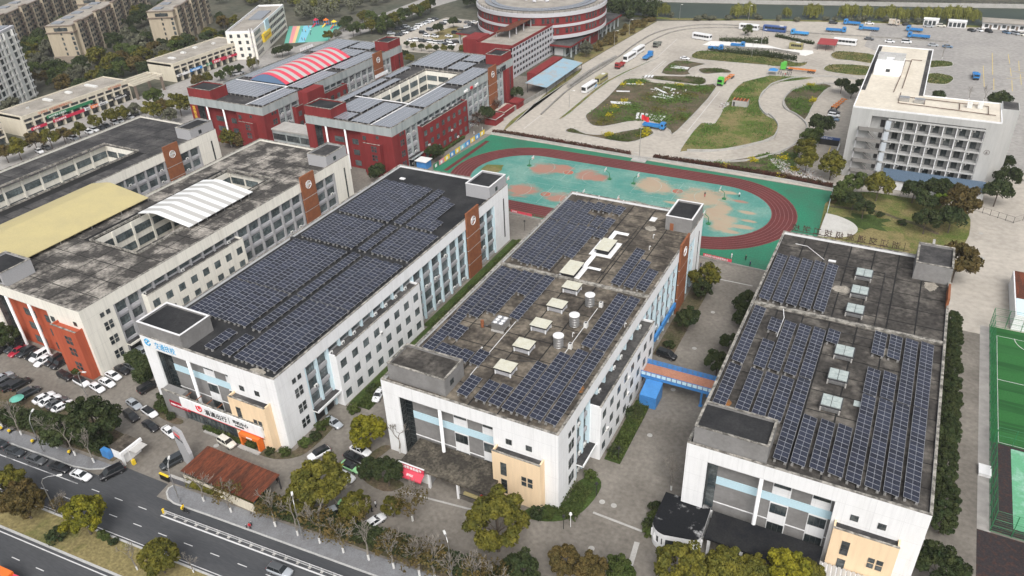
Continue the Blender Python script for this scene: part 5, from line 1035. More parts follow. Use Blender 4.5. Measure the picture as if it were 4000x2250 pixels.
# woodland gardens between the apartment blocks and the shops, street trees, avenue
def scatter(n,poly,cols,s0,s1,label,group,key='gd',mind=5.,nl=2600,lsize=.28):
    out=[]; xs=[p[0] for p in poly]; ys=[p[1] for p in poly]; tries=0
    while len(out)<n and tries<8000:
        tries+=1; x=R_.uniform(min(xs),max(xs)); y=R_.uniform(min(ys),max(ys)); c=False; j=len(poly)-1
        for i in range(len(poly)):
            if (poly[i][1]>y)!=(poly[j][1]>y) and x<(poly[j][0]-poly[i][0])*(y-poly[i][1])/(poly[j][1]-poly[i][1])+poly[i][0]: c=not c
            j=i
        if not c or any((x-a)**2+(y-b)**2<mind**2 for a,b in out) or any(bx0<x<bx1 and by0<y<by1 for bx0,by0,bx1,by1 in AVOID): continue
        out.append((x,y)); col=R_.choice(cols); tree((x,y),key+col,LEAF[col] if col in LEAF else col,R_.uniform(s0,s1),label(len(out),col),group,nl=nl,lsize=lsize,nvar=2,ncl=22,cr=.38)
    return out
AVOID=[]
# ---------------- other buildings
M('apt_wall',(.42,.36,.27),.85,(.36,.31,.235),.3,.45,.7,.05,2.,ST); M('apt_stone',(.26,.22,.18),.85,None,fine=.1); M('apt_white',(.74,.74,.71),.85,None,fine=.05); M('apt_brown',(.2,.16,.13),.7,None,fine=.08); M('roof_tan',(.26,.24,.21),.95,(.36,.33,.29),.15,.4,.6,.12); M('dorm_wall',(.44,.44,.43),.85,(.38,.38,.37),.4,.45,.7,.04,2.,ST); M('dorm_roof',(.62,.57,.48),.9,(.52,.47,.39),.12,.4,.7,.06,1.); M('blue_tile',(.09,.13,.18),.7,None,fine=.15); M('shop_wall',(.62,.57,.46),.85,(.54,.49,.4),.3,.45,.7,.05,2.,ST); M('shop_green',(.02,.18,.08),.5,None,fine=0); M('shop_red',(.5,.02,.06),.5,None,fine=0); M('shop_blue',(.04,.25,.6),.5,None,fine=0); M('yellow_panel',(.78,.55,.03),.5,None,fine=.02); M('drum_band',(.48,.48,.5),.8,None,fine=.05); M('old_blue_sheet',(.27,.4,.48),.6,(.36,.33,.31),.12,.52,.6,.1); M('rust_sheet',(.17,.052,.028),.8,(.075,.033,.022),.35,.4,.62,.3,2.5,stretch=(4,.5,1)); M('black_stone',(.09,.09,.1),.4,None,fine=.1)
RA=rad(29); M('louvre_grey',(.5,.54,.58),.6,None,fine=.05); M('stair_shade_grey',(.22,.21,.2),.85,None,fine=.08)  # stair grey darkened to carry the deep shadows of the open stairs
def apartment(A,L,Hh,label,W=14,wall='apt_wall',floors=6,dark='apt_brown'):
    T=thing('apartment_block',label,'building',(*A,0),RA); b=MB(); b.box((0,0,0),(W,L,Hh)); b.obj('wall',wall,T)
    MB().box((-.4,-.4,0),(W+.4,L+.4,3.2)).obj('stone_base','apt_stone',T)
    MB().box((-.5,-.5,Hh-3.4),(W+.5,L+.5,Hh-2.9)).obj('cornice',dark,T); r=MB(); r.box((-.3,-.3,Hh),(W+.3,L+.3,Hh+.35)); r.obj('roof_edge',dark,T); MB().box((.5,.5,Hh+.35),(W-.5,L-.5,Hh+.5)).obj('roof','roof_tan',T)
    fh=(Hh-3.)/floors; nb=max(2,int(L/11)); sb=L/nb
    for i in range(nb):
        v=(i+.5)*sb; bw=sb*.42
        MB().box((W,v-bw/2,0),(W+1.6,v+bw/2,Hh-1.5 if i%2 else Hh+1.2)).obj('projecting_bay',wall,T)
        MB().box((W-.1,v-bw/2-.3,Hh-1.5 if i%2 else Hh+1.2),(W+1.9,v+bw/2+.3,Hh-1.1 if i%2 else Hh+1.6)).obj('bay_roof',dark,T)
        MB().box((2,v-2.5,Hh+.5),(7,v+2.5,Hh+1.)).obj('solar_heater','pv_sky_sheen',T)
        for k in range(floors):
            z=3.3+k*fh
            for dv in(-.25*bw,.25*bw): win(T,(W+1.63,v+dv,z+.5),bw*.36,fh*.6,2,1,XF)
            o=v+sb/2
            if o<L-1:
                bl=MB(); bl.box((W,o-sb*.26,z-.1),(W+1.2,o+sb*.26,z+.05)); bl.box((W+1.1,o-sb*.26,z+.05),(W+1.2,o+sb*.26,z+.9)); bl.obj('balcony',dark,T); win(T,(W+.03,o-sb*.13,z+.25),sb*.2,fh*.75,2,1,XF); win(T,(W+.03,o+sb*.13,z+.25),sb*.2,fh*.75,2,1,XF)
    for k in range(floors): win(T,(W*.52,-.03,3.6+k*fh),.9,1.5,1,1)
    for k in range(floors-1): win(T,(W-1.2,-.03,3.6+k*fh),1.3,1.8,2,1)
    win(T,(W*.55,-.03,Hh-2.6),W*.5,1.8,8,1); return T
apartment((-410,259.5),58,18.6,'tan apartment block right of the white high rise, with end wall windows'); apartment((-383,302),60,18.8,'tan apartment block above the second shop block'); apartment((-462,251),84,19.5,'long tan apartment block directly behind the white high rise'); apartment((-453,311),70,19.5,'tan apartment block behind the gap between two nearer ones'); apartment((-510,322),60,19.5,'farthest tan apartment block at the top left',)
T=thing('high_rise','white high rise with window grid at the left photo edge','building',(-381.4,211.5,0),RA); Lh=44; W=15
MB().box((0,-Lh,0),(W,0,31)).obj('wall','apt_white',T); MB().box((-.3,-Lh-.3,31),(W+.3,.3,32)).obj('roof_edge','drum_band',T); MB().box((1,-20,32),(W-1,-1,32.3)).obj('solar_heater','pv_sky_sheen',T)
for k in range(10):
    for i in range(10):
        v=-1.9-i*3.6 - (1.4 if i>=2 else 0); z=1.2+k*3.
        win(T,(W+.03,v,z),2.1,2.2,2,1,XF); b=MB(); b.box((W,v-1.5,z-.4),(W+.9,v+1.5,z-.2)); b.box((W+.8,v-1.5,z-.2),(W+.9,v+1.5,z+.4)); b.obj('balcony','apt_white',T)
for i in(0,2,3,5): MB().box((W,-3.5-i*3.7,0),(W+1.,-3.3-i*3.7,31)).obj('fin','apt_white',T)
# shop rows facing +X
def shop_row(X0,X1,Y0,Y1,Hh,label,signs):
    T=thing('shop_row',label,'shops',(X0,Y0,0)); W=X1-X0; L=Y1-Y0; b=MB(); b.box((0,0,0),(W-1.4,L,Hh-.6)); b.obj('wall','shop_wall',T)
    MB().box((.3,.3,Hh-.6),(W-.3,L-.3,Hh-.45)).obj('roof','roof_tan',T); p=MB(); p.box((0,0,Hh-1.6),(W,.3,Hh)); p.box((0,L-.3,Hh-1.6),(W,L,Hh)); p.box((0,.3,Hh-1.6),(.3,L-.3,Hh)); p.box((W-.3,.3,Hh-1.6),(W,L-.3,Hh)); p.obj('parapet','shop_wall',T)
    n=int(L/4.3); st=L/n
    for i in range(n+1): MB().box((W-1.4,max(0,i*st-.45),0),(W-.02,min(L,i*st+.45),Hh-1.6)).obj('pier','shop_wall',T)
    for z in(3.,6.): MB().box((W-1.4,.02,z-.35),(W-.05,L-.02,z+.35)).obj('floor_band','shop_wall',T)
    for i in range(n):
        for z in(3.4,6.35): win(T,(W-1.36,(i+.5)*st,z),st-1.3,1.9,2,1,XF); b=MB(); b.box((W-.15,i*st+.5,z),(W-.1,(i+1)*st-.5,z+.8)); b.obj('balustrade','dark_metal',T)
        MB().box((W-1.38,i*st+.5,0),(W-1.3,(i+1)*st-.5,2.6)).obj('shop_glazing','glass',T)
        if R_.random()<.5: ac(T,(W-.4,(i+.3)*st,3.4),XF)
    for y0,y1,z0,z1,m,tx in signs:
        s=MB().box((W,y0,z0),(W+.35,y1,z1)).obj('shop_sign',m,T)
        if tx: text(tx,(z1-z0)*.75,s,(W+.37,y0+.6,z0+.2),RY,'white_text' if m!='white_metal' else 'dark_text')
    for k in range(4): MB().box((3+R_.random()*6,L*(.15+.2*k),Hh-.45),(5+R_.random()*6,L*(.15+.2*k)+1.5,Hh+.2)).obj('roof_unit','ac_white',T)
    return T
S1=shop_row(-334,-317.8,179,231,9,'cream shop row with green and red sign bands, by street trees',[(10,32,4.8,6,'shop_green','24小时营业 永康超市'),(12,27,2.4,3.6,'shop_red','红石英烧烤城'),(27.2,30,2.5,3.7,'white_metal','足疗'),(30.2,34,2.5,3.7,'orange','口腔诊所'),(34.3,39,2.4,3.4,'white_metal','便民生活'),(42,51,2.4,3.6,'black','渔家海鲜大排档'),(2,9,2.4,3.5,'shop_red','永辉超市')])
text('宁波物业  未来居民党群服务中心',1.1,S1,(16.25,7,7.6),RY,'orange_text'); text('社区卫生服务站',1.,S1,(16.25,41,7.6),RY,'orange_text')
S2=shop_row(-336,-318.4,257.5,305,9,'cream shop row with blue and red signs, beyond the open portal',[(1,9,2.4,3.4,'white_metal','便利店'),(9.3,17,2.5,3.7,'shop_blue','中国移动通信'),(24,33,2.6,4.2,'shop_red','渔家小厨'),(20,23.7,2.6,3.6,'shop_green','药店'),(33.3,41,2.6,3.6,'shop_red','家常菜馆')])
S0=shop_row(-334,-320.5,120,172,8.2,'cream shop row corner with glazed stairs cut by the left edge',[(30,45,2.4,3.6,'shop_blue','联通营业厅'),(20,29,5,6,'shop_red','饭店')])
T=thing('portal','open frame portal roof between the two cream shop rows','portal',(-325,230.5,0)); b=MB()
for y in(0,16.6): b.box((0,y,6.4),(10.5,y+.6,7.4))
for x in(0,3.3,6.6,9.9): b.box((x,.6,6.4),(x+.6,16.6,7.4))
b.obj('roof_frame','shop_wall',T)
for x,y in((.2,.6),(9.6,.6),(.2,15.6),(9.6,15.6)): MB().box((x,y,0),(x+.9,y+.9,6.4)).obj('pillar','apt_brown',T)
# kindergarten
T=thing('kindergarten','cream kindergarten with yellow and blue panels by the playground','building',(-321.5,297,0),rad(27)); Wk,Lk,Hk=14.5,62,14
MB().box((0,0,0),(Wk,Lk,Hk-.5)).obj('wall','cream_wall',T); p=MB(); p.box((0,0,Hk-.5),(Wk,.3,Hk+.6)); p.box((0,Lk-.3,Hk-.5),(Wk,Lk,Hk+.6)); p.box((0,.3,Hk-.5),(.3,Lk-.3,Hk+.6)); p.box((Wk-.3,.3,Hk-.5),(Wk,Lk-.3,Hk+.6)); p.obj('parapet','white_wall',T); MB().box((.3,.3,Hk-.5),(Wk-.3,Lk-.3,Hk-.35)).obj('roof','roof_tan',T); MB().box((4,28,Hk-.3),(11,48,Hk+.3)).obj('solar_heater','pv_sky_sheen',T)
for k in range(4):
    for i in range(3): win(T,(2.5+i*4,-.03,1.4+k*3.3),1.5,1.7,2,1)
    for i in range(12): win(T,(Wk+.03,26+i*3,1.4+k*3.3),2.2,1.8,3,1,XF); 
    for i in range(5): win(T,(Wk+.03,2+i*2.2,1.4+k*3.3),1.2,2.,1,1,XF)
b=MB(); b.box((Wk,12,5.6),(Wk+1.2,26,6.8)); b.box((Wk,12,8.),(Wk+1.2,26,9.6)); b.box((Wk,12,6.8),(Wk+1.2,13,8)); b.box((Wk,25,6.8),(Wk+1.2,26,8)); b.obj('yellow_balcony','yellow_panel',T); MB().box((Wk,20,9.62),(Wk+.6,27,Hk+.9)).obj('blue_panel','blue_wall',T)
# playground pieces
pl=MB(); 
for nm,m,x0,x1 in(('playground_band','play_pink',1.5,4.),('playground_band','play_yellow',4.,6.),('playground_band','play_blue',8,13)): 
    pts=[(-341+(x0)*.9,366+x0*.45),(-341+x1*.9,366+x1*.45),(-316+x1*.62,334+x1*.43),(-316+x0*.62,334+x0*.43)]; sheet(nm,pts,.03+x0*.002,m)
for i,(x,y,m) in enumerate(((-321,373,'orange'),(-313.5,371,'yellow_panel'),(-327,371,'shop_red'))):
    T=thing('play_tower',f'{["orange","yellow","red"][i]} slide tower on the kindergarten playground','play tower',(x,y,0)); b=MB()
    for dx in(0,2):
        for dy in(0,2): b.box((dx,dy,0),(dx+.2,dy+.2,3.4))
    b.obj('post','shop_blue',T); MB().box((0,0,1.4),(2.2,2.2,1.6)).obj('platform',m,T); r=MB(); i0=len(r.v); r.v+=[(-.2,-.2,3.4),(2.4,-.2,3.4),(2.4,2.4,3.4),(-.2,2.4,3.4),(1.1,1.1,4.6)]; r.f+=[(0,1,4),(1,2,4),(2,3,4),(3,0,4),(3,2,1,0)]; r.m+=[0]*5; r.obj('roof',m,T); r=MB(); r.quad([(.6,-3,.2),(1.6,-3,.2),(1.6,0,1.6),(.6,0,1.6)]); r.obj('slide','shop_red' if i else 'yellow_panel',T)
# round red building
T=thing('round_building','round red building with white bands and solar roof','building',(-187,393,0)); n=72
def ring(r0,z0,z1,m,nm='drum_wall',top=None):
    b=MB(); b.cyl((0,0),r0,z0,z1,n,0,None,True); return b.obj(nm,m,T,smooth=False)
ring(31,0,7.4,'red_wall'); ring(34.6,7.4,9,'drum_band','band'); ring(34.2,9,13,'red_wall'); ring(34.6,13,14.2,'drum_band','band'); ring(34.2,14.2,18.2,'red_wall'); ring(34.8,18.2,20,'drum_band','band'); 
MB().cyl((0,0),33.8,20,20.15,n).obj('roof','roof_tan',T)
for z in(9.9,15.1):
    for k in range(60):
        a=math.pi+k*math.pi/60*1.35-.3
        if k%10 in(2,7): continue
        o=win(T,(34.25*math.cos(a),34.25*math.sin(a),z),1.35,2.4,2,2,a+rad(90))
for k in range(40): a=math.pi+k*math.pi/40*1.3-.2; o=win(T,(31.05*math.cos(a),31.05*math.sin(a),3.6),1.8,2.4,2,1,a+rad(90))
f=MB()
for k in range(60):
    a=math.pi*.95+k*math.pi/60*1.3
    for r0 in(24.5,27.7):
        f.xbox((r0*math.cos(a)+1.3*math.cos(a),r0*math.sin(a)+1.3*math.sin(a)),2.5,r0*math.pi*1.3/62,20.5,20.7,a)
o=f.obj('solar_ring','pv_sky_sheen',T); o['kind']='stuff'
rl=MB(); 
for z in(20.7,21.3): rl.tube([(34.4*math.cos(a),34.4*math.sin(a),z) for a in np.linspace(0,2*math.pi,73)],.06,4)
for k in range(72): a=k*math.pi/36; rl.box((34.4*math.cos(a)-.05,34.4*math.sin(a)-.05,20),(34.4*math.cos(a)+.05,34.4*math.sin(a)+.05,21.3))
rl.obj('roof_railing','dark_metal',T)
for k in range(8):
    a=k*math.pi/4; fm=MB(); fm.tube([(9*math.cos(a),9*math.sin(a),20.1),(7.5*math.cos(a),7.5*math.sin(a),23),(3*math.cos(a),3*math.sin(a),25.5)],1.1,6,0,.5); fm.obj('dome_fin','drum_band',T)
dm=MB(); dm.cyl((0,0),6.5,20.1,25,24,0,4.5); dm.obj('dome','concrete',T)
# low hall under the round building
T=thing('low_hall','low hall with red fascia at the foot of the round building','building',(-223,361,0)); poly=[(0,4),(1,24),(8,40),(56,72),(67,68),(67,0),(56,0),(40,-6),(20,-4)]; MB().prism([(67.5,-1.2),(67.5,70),(50,74),(56,40),(56,-1.2)],5.3,6.2,0,1,True).obj('roof',['red_wall','roof_charcoal'],T); MB().prism([(-1,3),(0,26),(12,34),(30,8),(26,2)],5.3,6.2,0,1,True).obj('roof',['red_wall','roof_charcoal'],T)
MB().box((57,2,0),(63.5,68,5.3)).obj('wall','grey_fascia',T)
for k in range(12): MB().box((66.2,1+k*6,0),(66.9,1.7+k*6,5.3)).obj('pillar','grey_fascia',T); win(T,(63.53,3.5+k*5.3,1),3.6,2.8,4,1,XF)
for x,y in((0,4),(.5,14),(1,24),(12,4)): MB().box((x,y,0),(x+.8,y+.8,5.3)).obj('pillar','grey_fascia',T)
win(T,(59.5,1.97,.1),5,3.6,1,1,0,'frame_white')
# red arcaded dormitory
T=thing('arcade_building','red building with five storeys of white arched galleries','building',(-187,320.5,0)); MB().box((0,0,0),(18,49.5,14)).obj('wall','red_wall',T); MB().box((-8,2,0),(0,14,15.8)).obj('stair_tower','red_wall',T); MB().box((.3,.3,14),(17.7,49.2,14.2)).obj('roof','roof_tan',T); p=MB(); p.box((0,0,14),(19.5,.4,15.2)); p.box((19,.4,14),(19.5,49.5,15.2)); p.box((0,.4,14),(.4,49.5,15.2)); p.obj('parapet','red_wall',T)
nb=16; st=49.5/nb
for k in range(5):
    z=.4+k*2.75; MB().box((18,0,z-.25),(19.6,49.5,z+.15)).obj('gallery_slab','drum_band',T); MB().box((19.4,0.02,z+.15),(19.55,49.48,z+1.)).obj('balustrade','drum_band',T)
    for i in range(nb):
        b=MB(); y0=i*st+.3;y1=(i+1)*st-.3; yc=(y0+y1)/2; r=(y1-y0)/2
        pts=[(19.58,yc+r*math.cos(a),z+1.9+.55*math.sin(a)) for a in np.linspace(math.pi,0,9)]; b.quad([(19.58,y0,z+2.75),*pts[::1],(19.58,y1,z+2.75)][::-1]); b.quad([(19.4,y0,z+2.75),*[(19.4,q[1],q[2]) for q in pts],(19.4,y1,z+2.75)]); b.obj('arch','drum_band',T)
        win(T,(18.03,yc,z+.2),1.4,2.1,2,1,XF)
for i in range(nb+1): MB().box((19.3,max(0,i*st-.3),0),(19.62,min(49.5,i*st+.3),14)).obj('column','drum_band',T)
r=MB(); r.quad([(2,14,16.2),(11,13,18.2),(11,46.5,18.2),(2,47.5,16.2)]); r.quad([(2,14,16.1),(2,47.5,16.1),(11,46.5,18.1),(11,13,18.1)]); r.obj('slanted_roof','rust_sheet',T)
for y in(15,22,30,38,46):
    for x in(3,10): MB().box((x,y,14.2),(x+.4,y+.4,16.2 if x<5 else 17.8)).obj('roof_post','drum_band',T)
T=thing('sheet_shelter','long shelter with faded blue and rusty sheet roof','shelter',(-153,303.5,0)); b=MB(); n=20
for k in range(n): y=k*2.05; b.quad([(0,y,4.6),(10.3,y,3.6),(10.3,y+2.,3.6),(0,y+2.,4.6)]); b.quad([(0,y,4.5),(0,y+2.,4.5),(10.3,y+2.,3.5),(10.3,y,3.5)])
b.obj('roof_sheet','old_blue_sheet',T)
for y in(1,11,21,31,40):
    for x in(.4,9.8): MB().box((x,y,0),(x+.2,y+.2,3.6 if x>5 else 4.5)).obj('post','dark_metal',T)
MB().box((-5,12,0),(-.3,41,5.2)).obj('rear_wall','red_wall',T)
for nm,x,y,l,w,h,m in(('tin_shed',-150.8,262,5,7,3,'grey_stripe'),('tin_shed',-151,272,4,9,2.6,'rust_white'),('tin_shed',-150.5,283,4,6,2.8,'red_wall')):
    T=thing(nm,{'grey_stripe':'grey tin shed at the red building corner','rust_white':'rusty pale tin shed along the yard wall','red_wall':'small red shed along the yard wall'}[m],'shed',(x,y,0)); MB().box((0,0,0),(l,w,h)).obj('wall','red_wall',T); b=MB(); b.quad([(-.4,-.4,h+.1),(l+.4,-.4,h-.3),(l+.4,w+.4,h-.3),(-.4,w+.4,h+.1)]); b.quad([(-.4,-.4,h),(-.4,w+.4,h),(l+.4,w+.4,h-.4),(l+.4,-.4,h-.4)]); b.obj('roof',m,T)
T=thing('blue_kiosk','small blue kiosk with pale roof beside the red building','kiosk',(-152,214,0)); MB().box((0,0,0),(4,3.4,2.8)).obj('wall','blue_paint',T); b=MB(); b.box((-.4,-.5,2.8),(4.4,3.9,3.)); b.obj('roof','white_sheet',T)
# dormitory
D=thing('dormitory','white five storey dormitory with balconies and L shaped cream roof','building',(-16.3,264.2,0)); Hd=23.2
MB().box((0,0,0),(6.1,19,Hd)).obj('stair_wall','dorm_wall',D); MB().box((6.1,2.4,0),(38,19,Hd)).obj('wall','dorm_wall',D); MB().box((38,0,0),(41.7,19,Hd)).obj('end_pier','dorm_wall',D); MB().box((6.1,0,21.2),(38,2.4,Hd)).obj('top_fascia','dorm_wall',D); MB().box((41.7,12,0),(46.5,20,Hd+.8)).obj('side_tower','dorm_wall',D); MB().box((0,19,0),(19.5,77.5,Hd)).obj('rear_wing','dorm_wall',D)
MB().box((.3,.3,Hd),(41.4,18.8,Hd+.12)).obj('roof','dorm_roof',D); MB().box((1.6,18.8,Hd),(17.8,77,Hd+.12)).obj('roof','dorm_roof',D); p=MB(); 
for a,b in(((0,-.02),(41.7,.3)),((41.4,.3),(41.7,19)),((0,.3),(.3,77.5)),((19.2,19),(19.5,77.5)),((19.5,18.8),(41.4,19)),((.3,77.2),(19.2,77.5))): p.box((*a,Hd),(*b,Hd+.45))
p.obj('parapet','white_wall',D); MB().box((.31,19,Hd+.01),(1.5,77,Hd+.1)).obj('gutter','roof_charcoal',D); MB().box((17.9,19,Hd+.01),(19.1,77,Hd+.1)).obj('gutter','roof_charcoal',D); MB().box((42,12.3,Hd+.8),(46.2,19.7,Hd+.9)).obj('tower_roof','roof_charcoal',D)
lf=MB(); lf.box((2,38,Hd+.12),(11,52,Hd+3.4)); lf.obj('lift_house','white_wall',D); win(D,(6.5,37.97,Hd+1.4),1.3,1.,2,1); s=MB(); s.box((2,46,Hd+3.4),(5,47,Hd+5)); s.box((7.5,46,Hd+3.4),(10.8,47,Hd+5)); s.box((2,50,Hd+3.4),(11,52,Hd+4.6)); s.obj('roof_screen','dorm_wall',D)
fl=[2.9,6.4,9.9,13.5,17.1]; cols=[11.9,15.8,19.8,23.8,27.8,31.8,35.6]
for z in fl+[20.7]: MB().box((11,-.02,z-.35),(38,2.4,z+.15)).obj('balcony_slab','dorm_wall',D)
for z in fl:
    MB().box((10.5,0,z+.2),(12,.3,z+3.)).obj('louvre_panel','louvre_grey',D)
    for i in range(7):
        x0=11+ (cols[i]-11 if i else 1.) ; x0=12+i*3.72; x1=x0+3.72
        MB().box((x1-.12,0,z+.15),(x1+.12,2.4,z+3.2)).obj('balcony_divider','white_wall',D)
        win(D,(x0+1.7,2.36,z+.2),1.7,2.6,2,1); b=MB(); b.box((x0+.15,.05,z+1.1),(x1-.15,.12,z+1.18))
        for q in range(12): b.box((x0+.2+q*.29,.06,z+.15),(x0+.24+q*.29,.1,z+1.1))
        b.obj('balustrade','dark_metal',D)
        if R_.random()<.6: ac(D,(x0+.8,1.2,z+2.3))
st=MB()
for z in fl: st.box((2.8,-2.2,z-.25),(10.4,0,z-.05)); st.box((2.8,-2.2,z-.05),(10.4,-2.1,z+.95))
st.obj('stair_landing','stair_shade_grey',D); fl2=MB()
for z in fl: fl2.quad([(5.2,-1.9,z),(5.2,-.9,z),(8.8,-.9,z-3.4),(8.8,-1.9,z-3.4)]); fl2.tube([(5.2,-1.95,z+.9),(8.8,-1.95,z-2.5)],.06,4); fl2.tube([(5.2,-.9,z+.9),(8.8,-.9,z-2.5)],.06,4)
fl2.obj('stair_flight','stair_shade_grey',D)
for x in(2.8,10.2): MB().box((x,-2.2,0),(x+.2,-2.,18)).obj('stair_post','grey_frame',D)
for z in fl: MB().box((8.9,2.33,z+.05),(10.2,2.39,z+2.4)).obj('door','roof_charcoal',D)
b=MB(); b.quad([(12.8,-6.5,3.5),(42.2,-6.5,3.5),(42.2,-.1,4.6),(12.8,-.1,4.6)]); b.quad([(12.8,-6.5,3.4),(12.8,-.1,4.5),(42.2,-.1,4.5),(42.2,-6.5,3.4)]); b.obj('eaves_roof','blue_tile',D); MB().box((13.4,-5.8,0),(42,0,3.5)).obj('front_lodge','white_wall',D)
for k in range(6): win(D,(16+k*4.6,-5.83,1.),2.2,1.6,2,1)
text('6',1.3,D,(39.6,-.03,13.5),RX,'rust_text'); b=MB(); b.tube([(39.95+.75*math.cos(a),-.04,13.95+.75*math.sin(a)) for a in np.linspace(0,6.283,20)],.05,4); b.obj('emblem','rust_text',D)
b=MB(); M('rust_pipe',(.12,.075,.055),.8,None,fine=.2); zp=Hd+.5
for pts in([(12.5,24,zp),(13,60,zp),(16.5,60,zp)],[(10.3,19,zp),(11,40,zp)],[(12.5,15,zp),(28,14.5,zp),(38,14,zp),(38,6,zp)],[(12.5,19,zp),(12.5,8,zp),(28,7,zp),(40,6,zp)],[(20,14.8,zp),(20,9,zp)],[(30,14.4,zp),(30,8,zp)],[(12.9,58,zp),(11,58,zp),(11,40,zp)]): b.tube(pts,.13,5)
b.obj('roof_pipe','rust_pipe',D)
for x,y in((14,12),(18.5,11.5)): q=MB(); q.xbox((x,y),3.,2,Hd+.2,Hd+1.4); q.obj('roof_tank','steel',D)
for x,y in((32,11),(35,11.5)): MB().box((x,y,Hd+.2),(x+1.4,y+1.6,Hd+1.8)).obj('roof_unit','ac_white',D)
# ---------------- the training yard
M('rubble',(.5,.5,.5),.9,(.3,.24,.2),.8,.45,.6,.3); M('plastic_white',(.7,.71,.72),.5,None,fine=.06); M('wall_grey',(.3,.29,.27),.9,(.2,.19,.17),.4,.4,.7,.12); M('white_ground',(.68,.67,.64),.9,None,fine=.06)
def tp(c,r,*pts): return [g(c,r,x,y) for x,y in pts]
ISL=[('grass_island',tp(2,0,(1690,530),(1740,490),(1860,480),(2415,520))+tp(3,0,(250,590),(370,590),(300,632),(0,625))+tp(2,0,(2415,618),(1900,575),(1730,555)),'grass'),
('garden_island',tp(2,0,(1410,690),(1540,572),(1800,600),(1815,610),(1700,640),(1665,680),(1680,700),(1600,712)),'soil'),
('garden_island',tp(2,0,(1250,720),(1420,718),(1780,730),(1830,775),(1790,800),(1690,795),(1260,740)),'soil'),
('garden_island',tp(2,0,(1760,655),(1850,642),(2040,662),(2060,690),(1960,690),(1850,700),(1790,690)),'soil'),
('garden_island',tp(2,0,(1070,755),(1240,750),(1330,780),(1700,812),(1930,820),(1560,1235),(1490,1230),(1440,1200),(1300,1140),(1100,1150),(900,1190),(780,1190),(720,1150),(695,1090),(760,1040),(900,920)),'soil'),
('garden_island',tp(2,0,(510,1245),(560,1210),(700,1265),(900,1270),(1060,1240),(1230,1215),(1310,1235),(1335,1260),(1260,1300),(1100,1345),(900,1320),(700,1280)),'soil'),
('grass_island',tp(2,0,(1590,1412),(1780,1165),(1910,1172),(2060,900),(2180,780),(2415,720))+tp(3,0,(0,712),(200,725),(440,735),(300,760),(120,780),(0,830))+tp(2,0,(2360,870),(2330,950),(2345,1040),(2415,1100))+tp(3,0,(60,1130),(95,1180),(80,1260),(0,1310))+tp(2,0,(2200,1390),(1900,1430),(1650,1430)),'grass'),
('garden_island',tp(3,0,(150,930),(220,860),(330,815),(500,790),(600,815),(540,850),(430,980),(350,1130),(260,1080),(180,1020)),'soil'),
('grass_island',tp(3,0,(590,520),(640,488),(760,488),(1000,520),(1000,600),(800,575),(640,560)),'grass'),('grass_island',tp(3,0,(525,660),(570,615),(700,608),(960,630),(920,715),(640,690)),'grass'),('grass_island',tp(3,0,(1500,580),(1640,575),(1735,590),(1730,625),(1600,635),(1500,640)),'grass'),('grass_island',tp(3,0,(1500,705),(1600,693),(1730,720),(1745,755),(1690,795),(1600,795),(1500,780)),'grass'),
('garden_island',tp(2,1,(1650,175),(1900,200),(2200,165),(2415,120))+tp(3,1,(100,130),(260,40),(300,100),(260,270),(600,410),(600,450),(0,350))+tp(2,1,(2415,360),(1700,215)),'soil'),
('garden_strip',tp(1,0,(2330,1240),(2415,1180))+tp(2,0,(300,900),(560,700),(660,650),(600,720),(290,930),(0,1130)),'grass'),
('garden_strip',tp(2,0,(445,1120),(520,1060),(900,760),(1340,560),(1330,570),(920,770),(560,1060),(460,1125)),'grass'),
]
kbm=MB()
for i,(nm,poly,m) in enumerate(ISL):
    sp=smooth_path(poly,3,True); sheet(nm,sp,.12+.002*i,m,.1); ribbon(kbm,sp+[sp[0]],.3,.02,.22)
struct('island_kerb',kbm,['concrete'])
# planting on the islands: uncountable low growth
def inside(poly,x,y):
    c=np.zeros(len(x),bool); j=len(poly)-1
    for i in range(len(poly)):
        xi,yi=poly[i];xj,yj=poly[j]; k=(yi>y)!=(yj>y)
        with np.errstate(divide='ignore',invalid='ignore'): c^=k&(x<(xj-xi)*(y-yi)/(yj-yi)+xi)
        j=i
    return c
def growth(name,poly,n,size,mat,h=.4,clump=0,cr=2.5,kind='stuff',label=None):
    P=np.array(poly); a=P.min(0);b=P.max(0); pts=[]
    m=n*4
    if clump:
        cc=np.column_stack([rng.uniform(a[0],b[0],clump*4),rng.uniform(a[1],b[1],clump*4)]); cc=cc[inside(poly,cc[:,0],cc[:,1])][:clump]
        if len(cc)==0: return
        k=rng.integers(0,len(cc),m); xy=cc[k]+rng.normal(size=(m,2))*cr*rng.uniform(.4,1,(m,1))
    else: xy=np.column_stack([rng.uniform(a[0],b[0],m),rng.uniform(a[1],b[1],m)])
    xy=xy[inside(poly,xy[:,0],xy[:,1])][:n]; z=.12+np.abs(rng.normal(size=len(xy)))*h
    Pp=np.column_stack([xy,z]); v,q=leaves(Pp,np.tile([0,0,1.],(len(xy),1)),size); o=ob(name,npmesh(name,v,q,[mat])); tag(o,label,None,None,'stuff'); return o
gp=[p for nm,p,m in ISL]
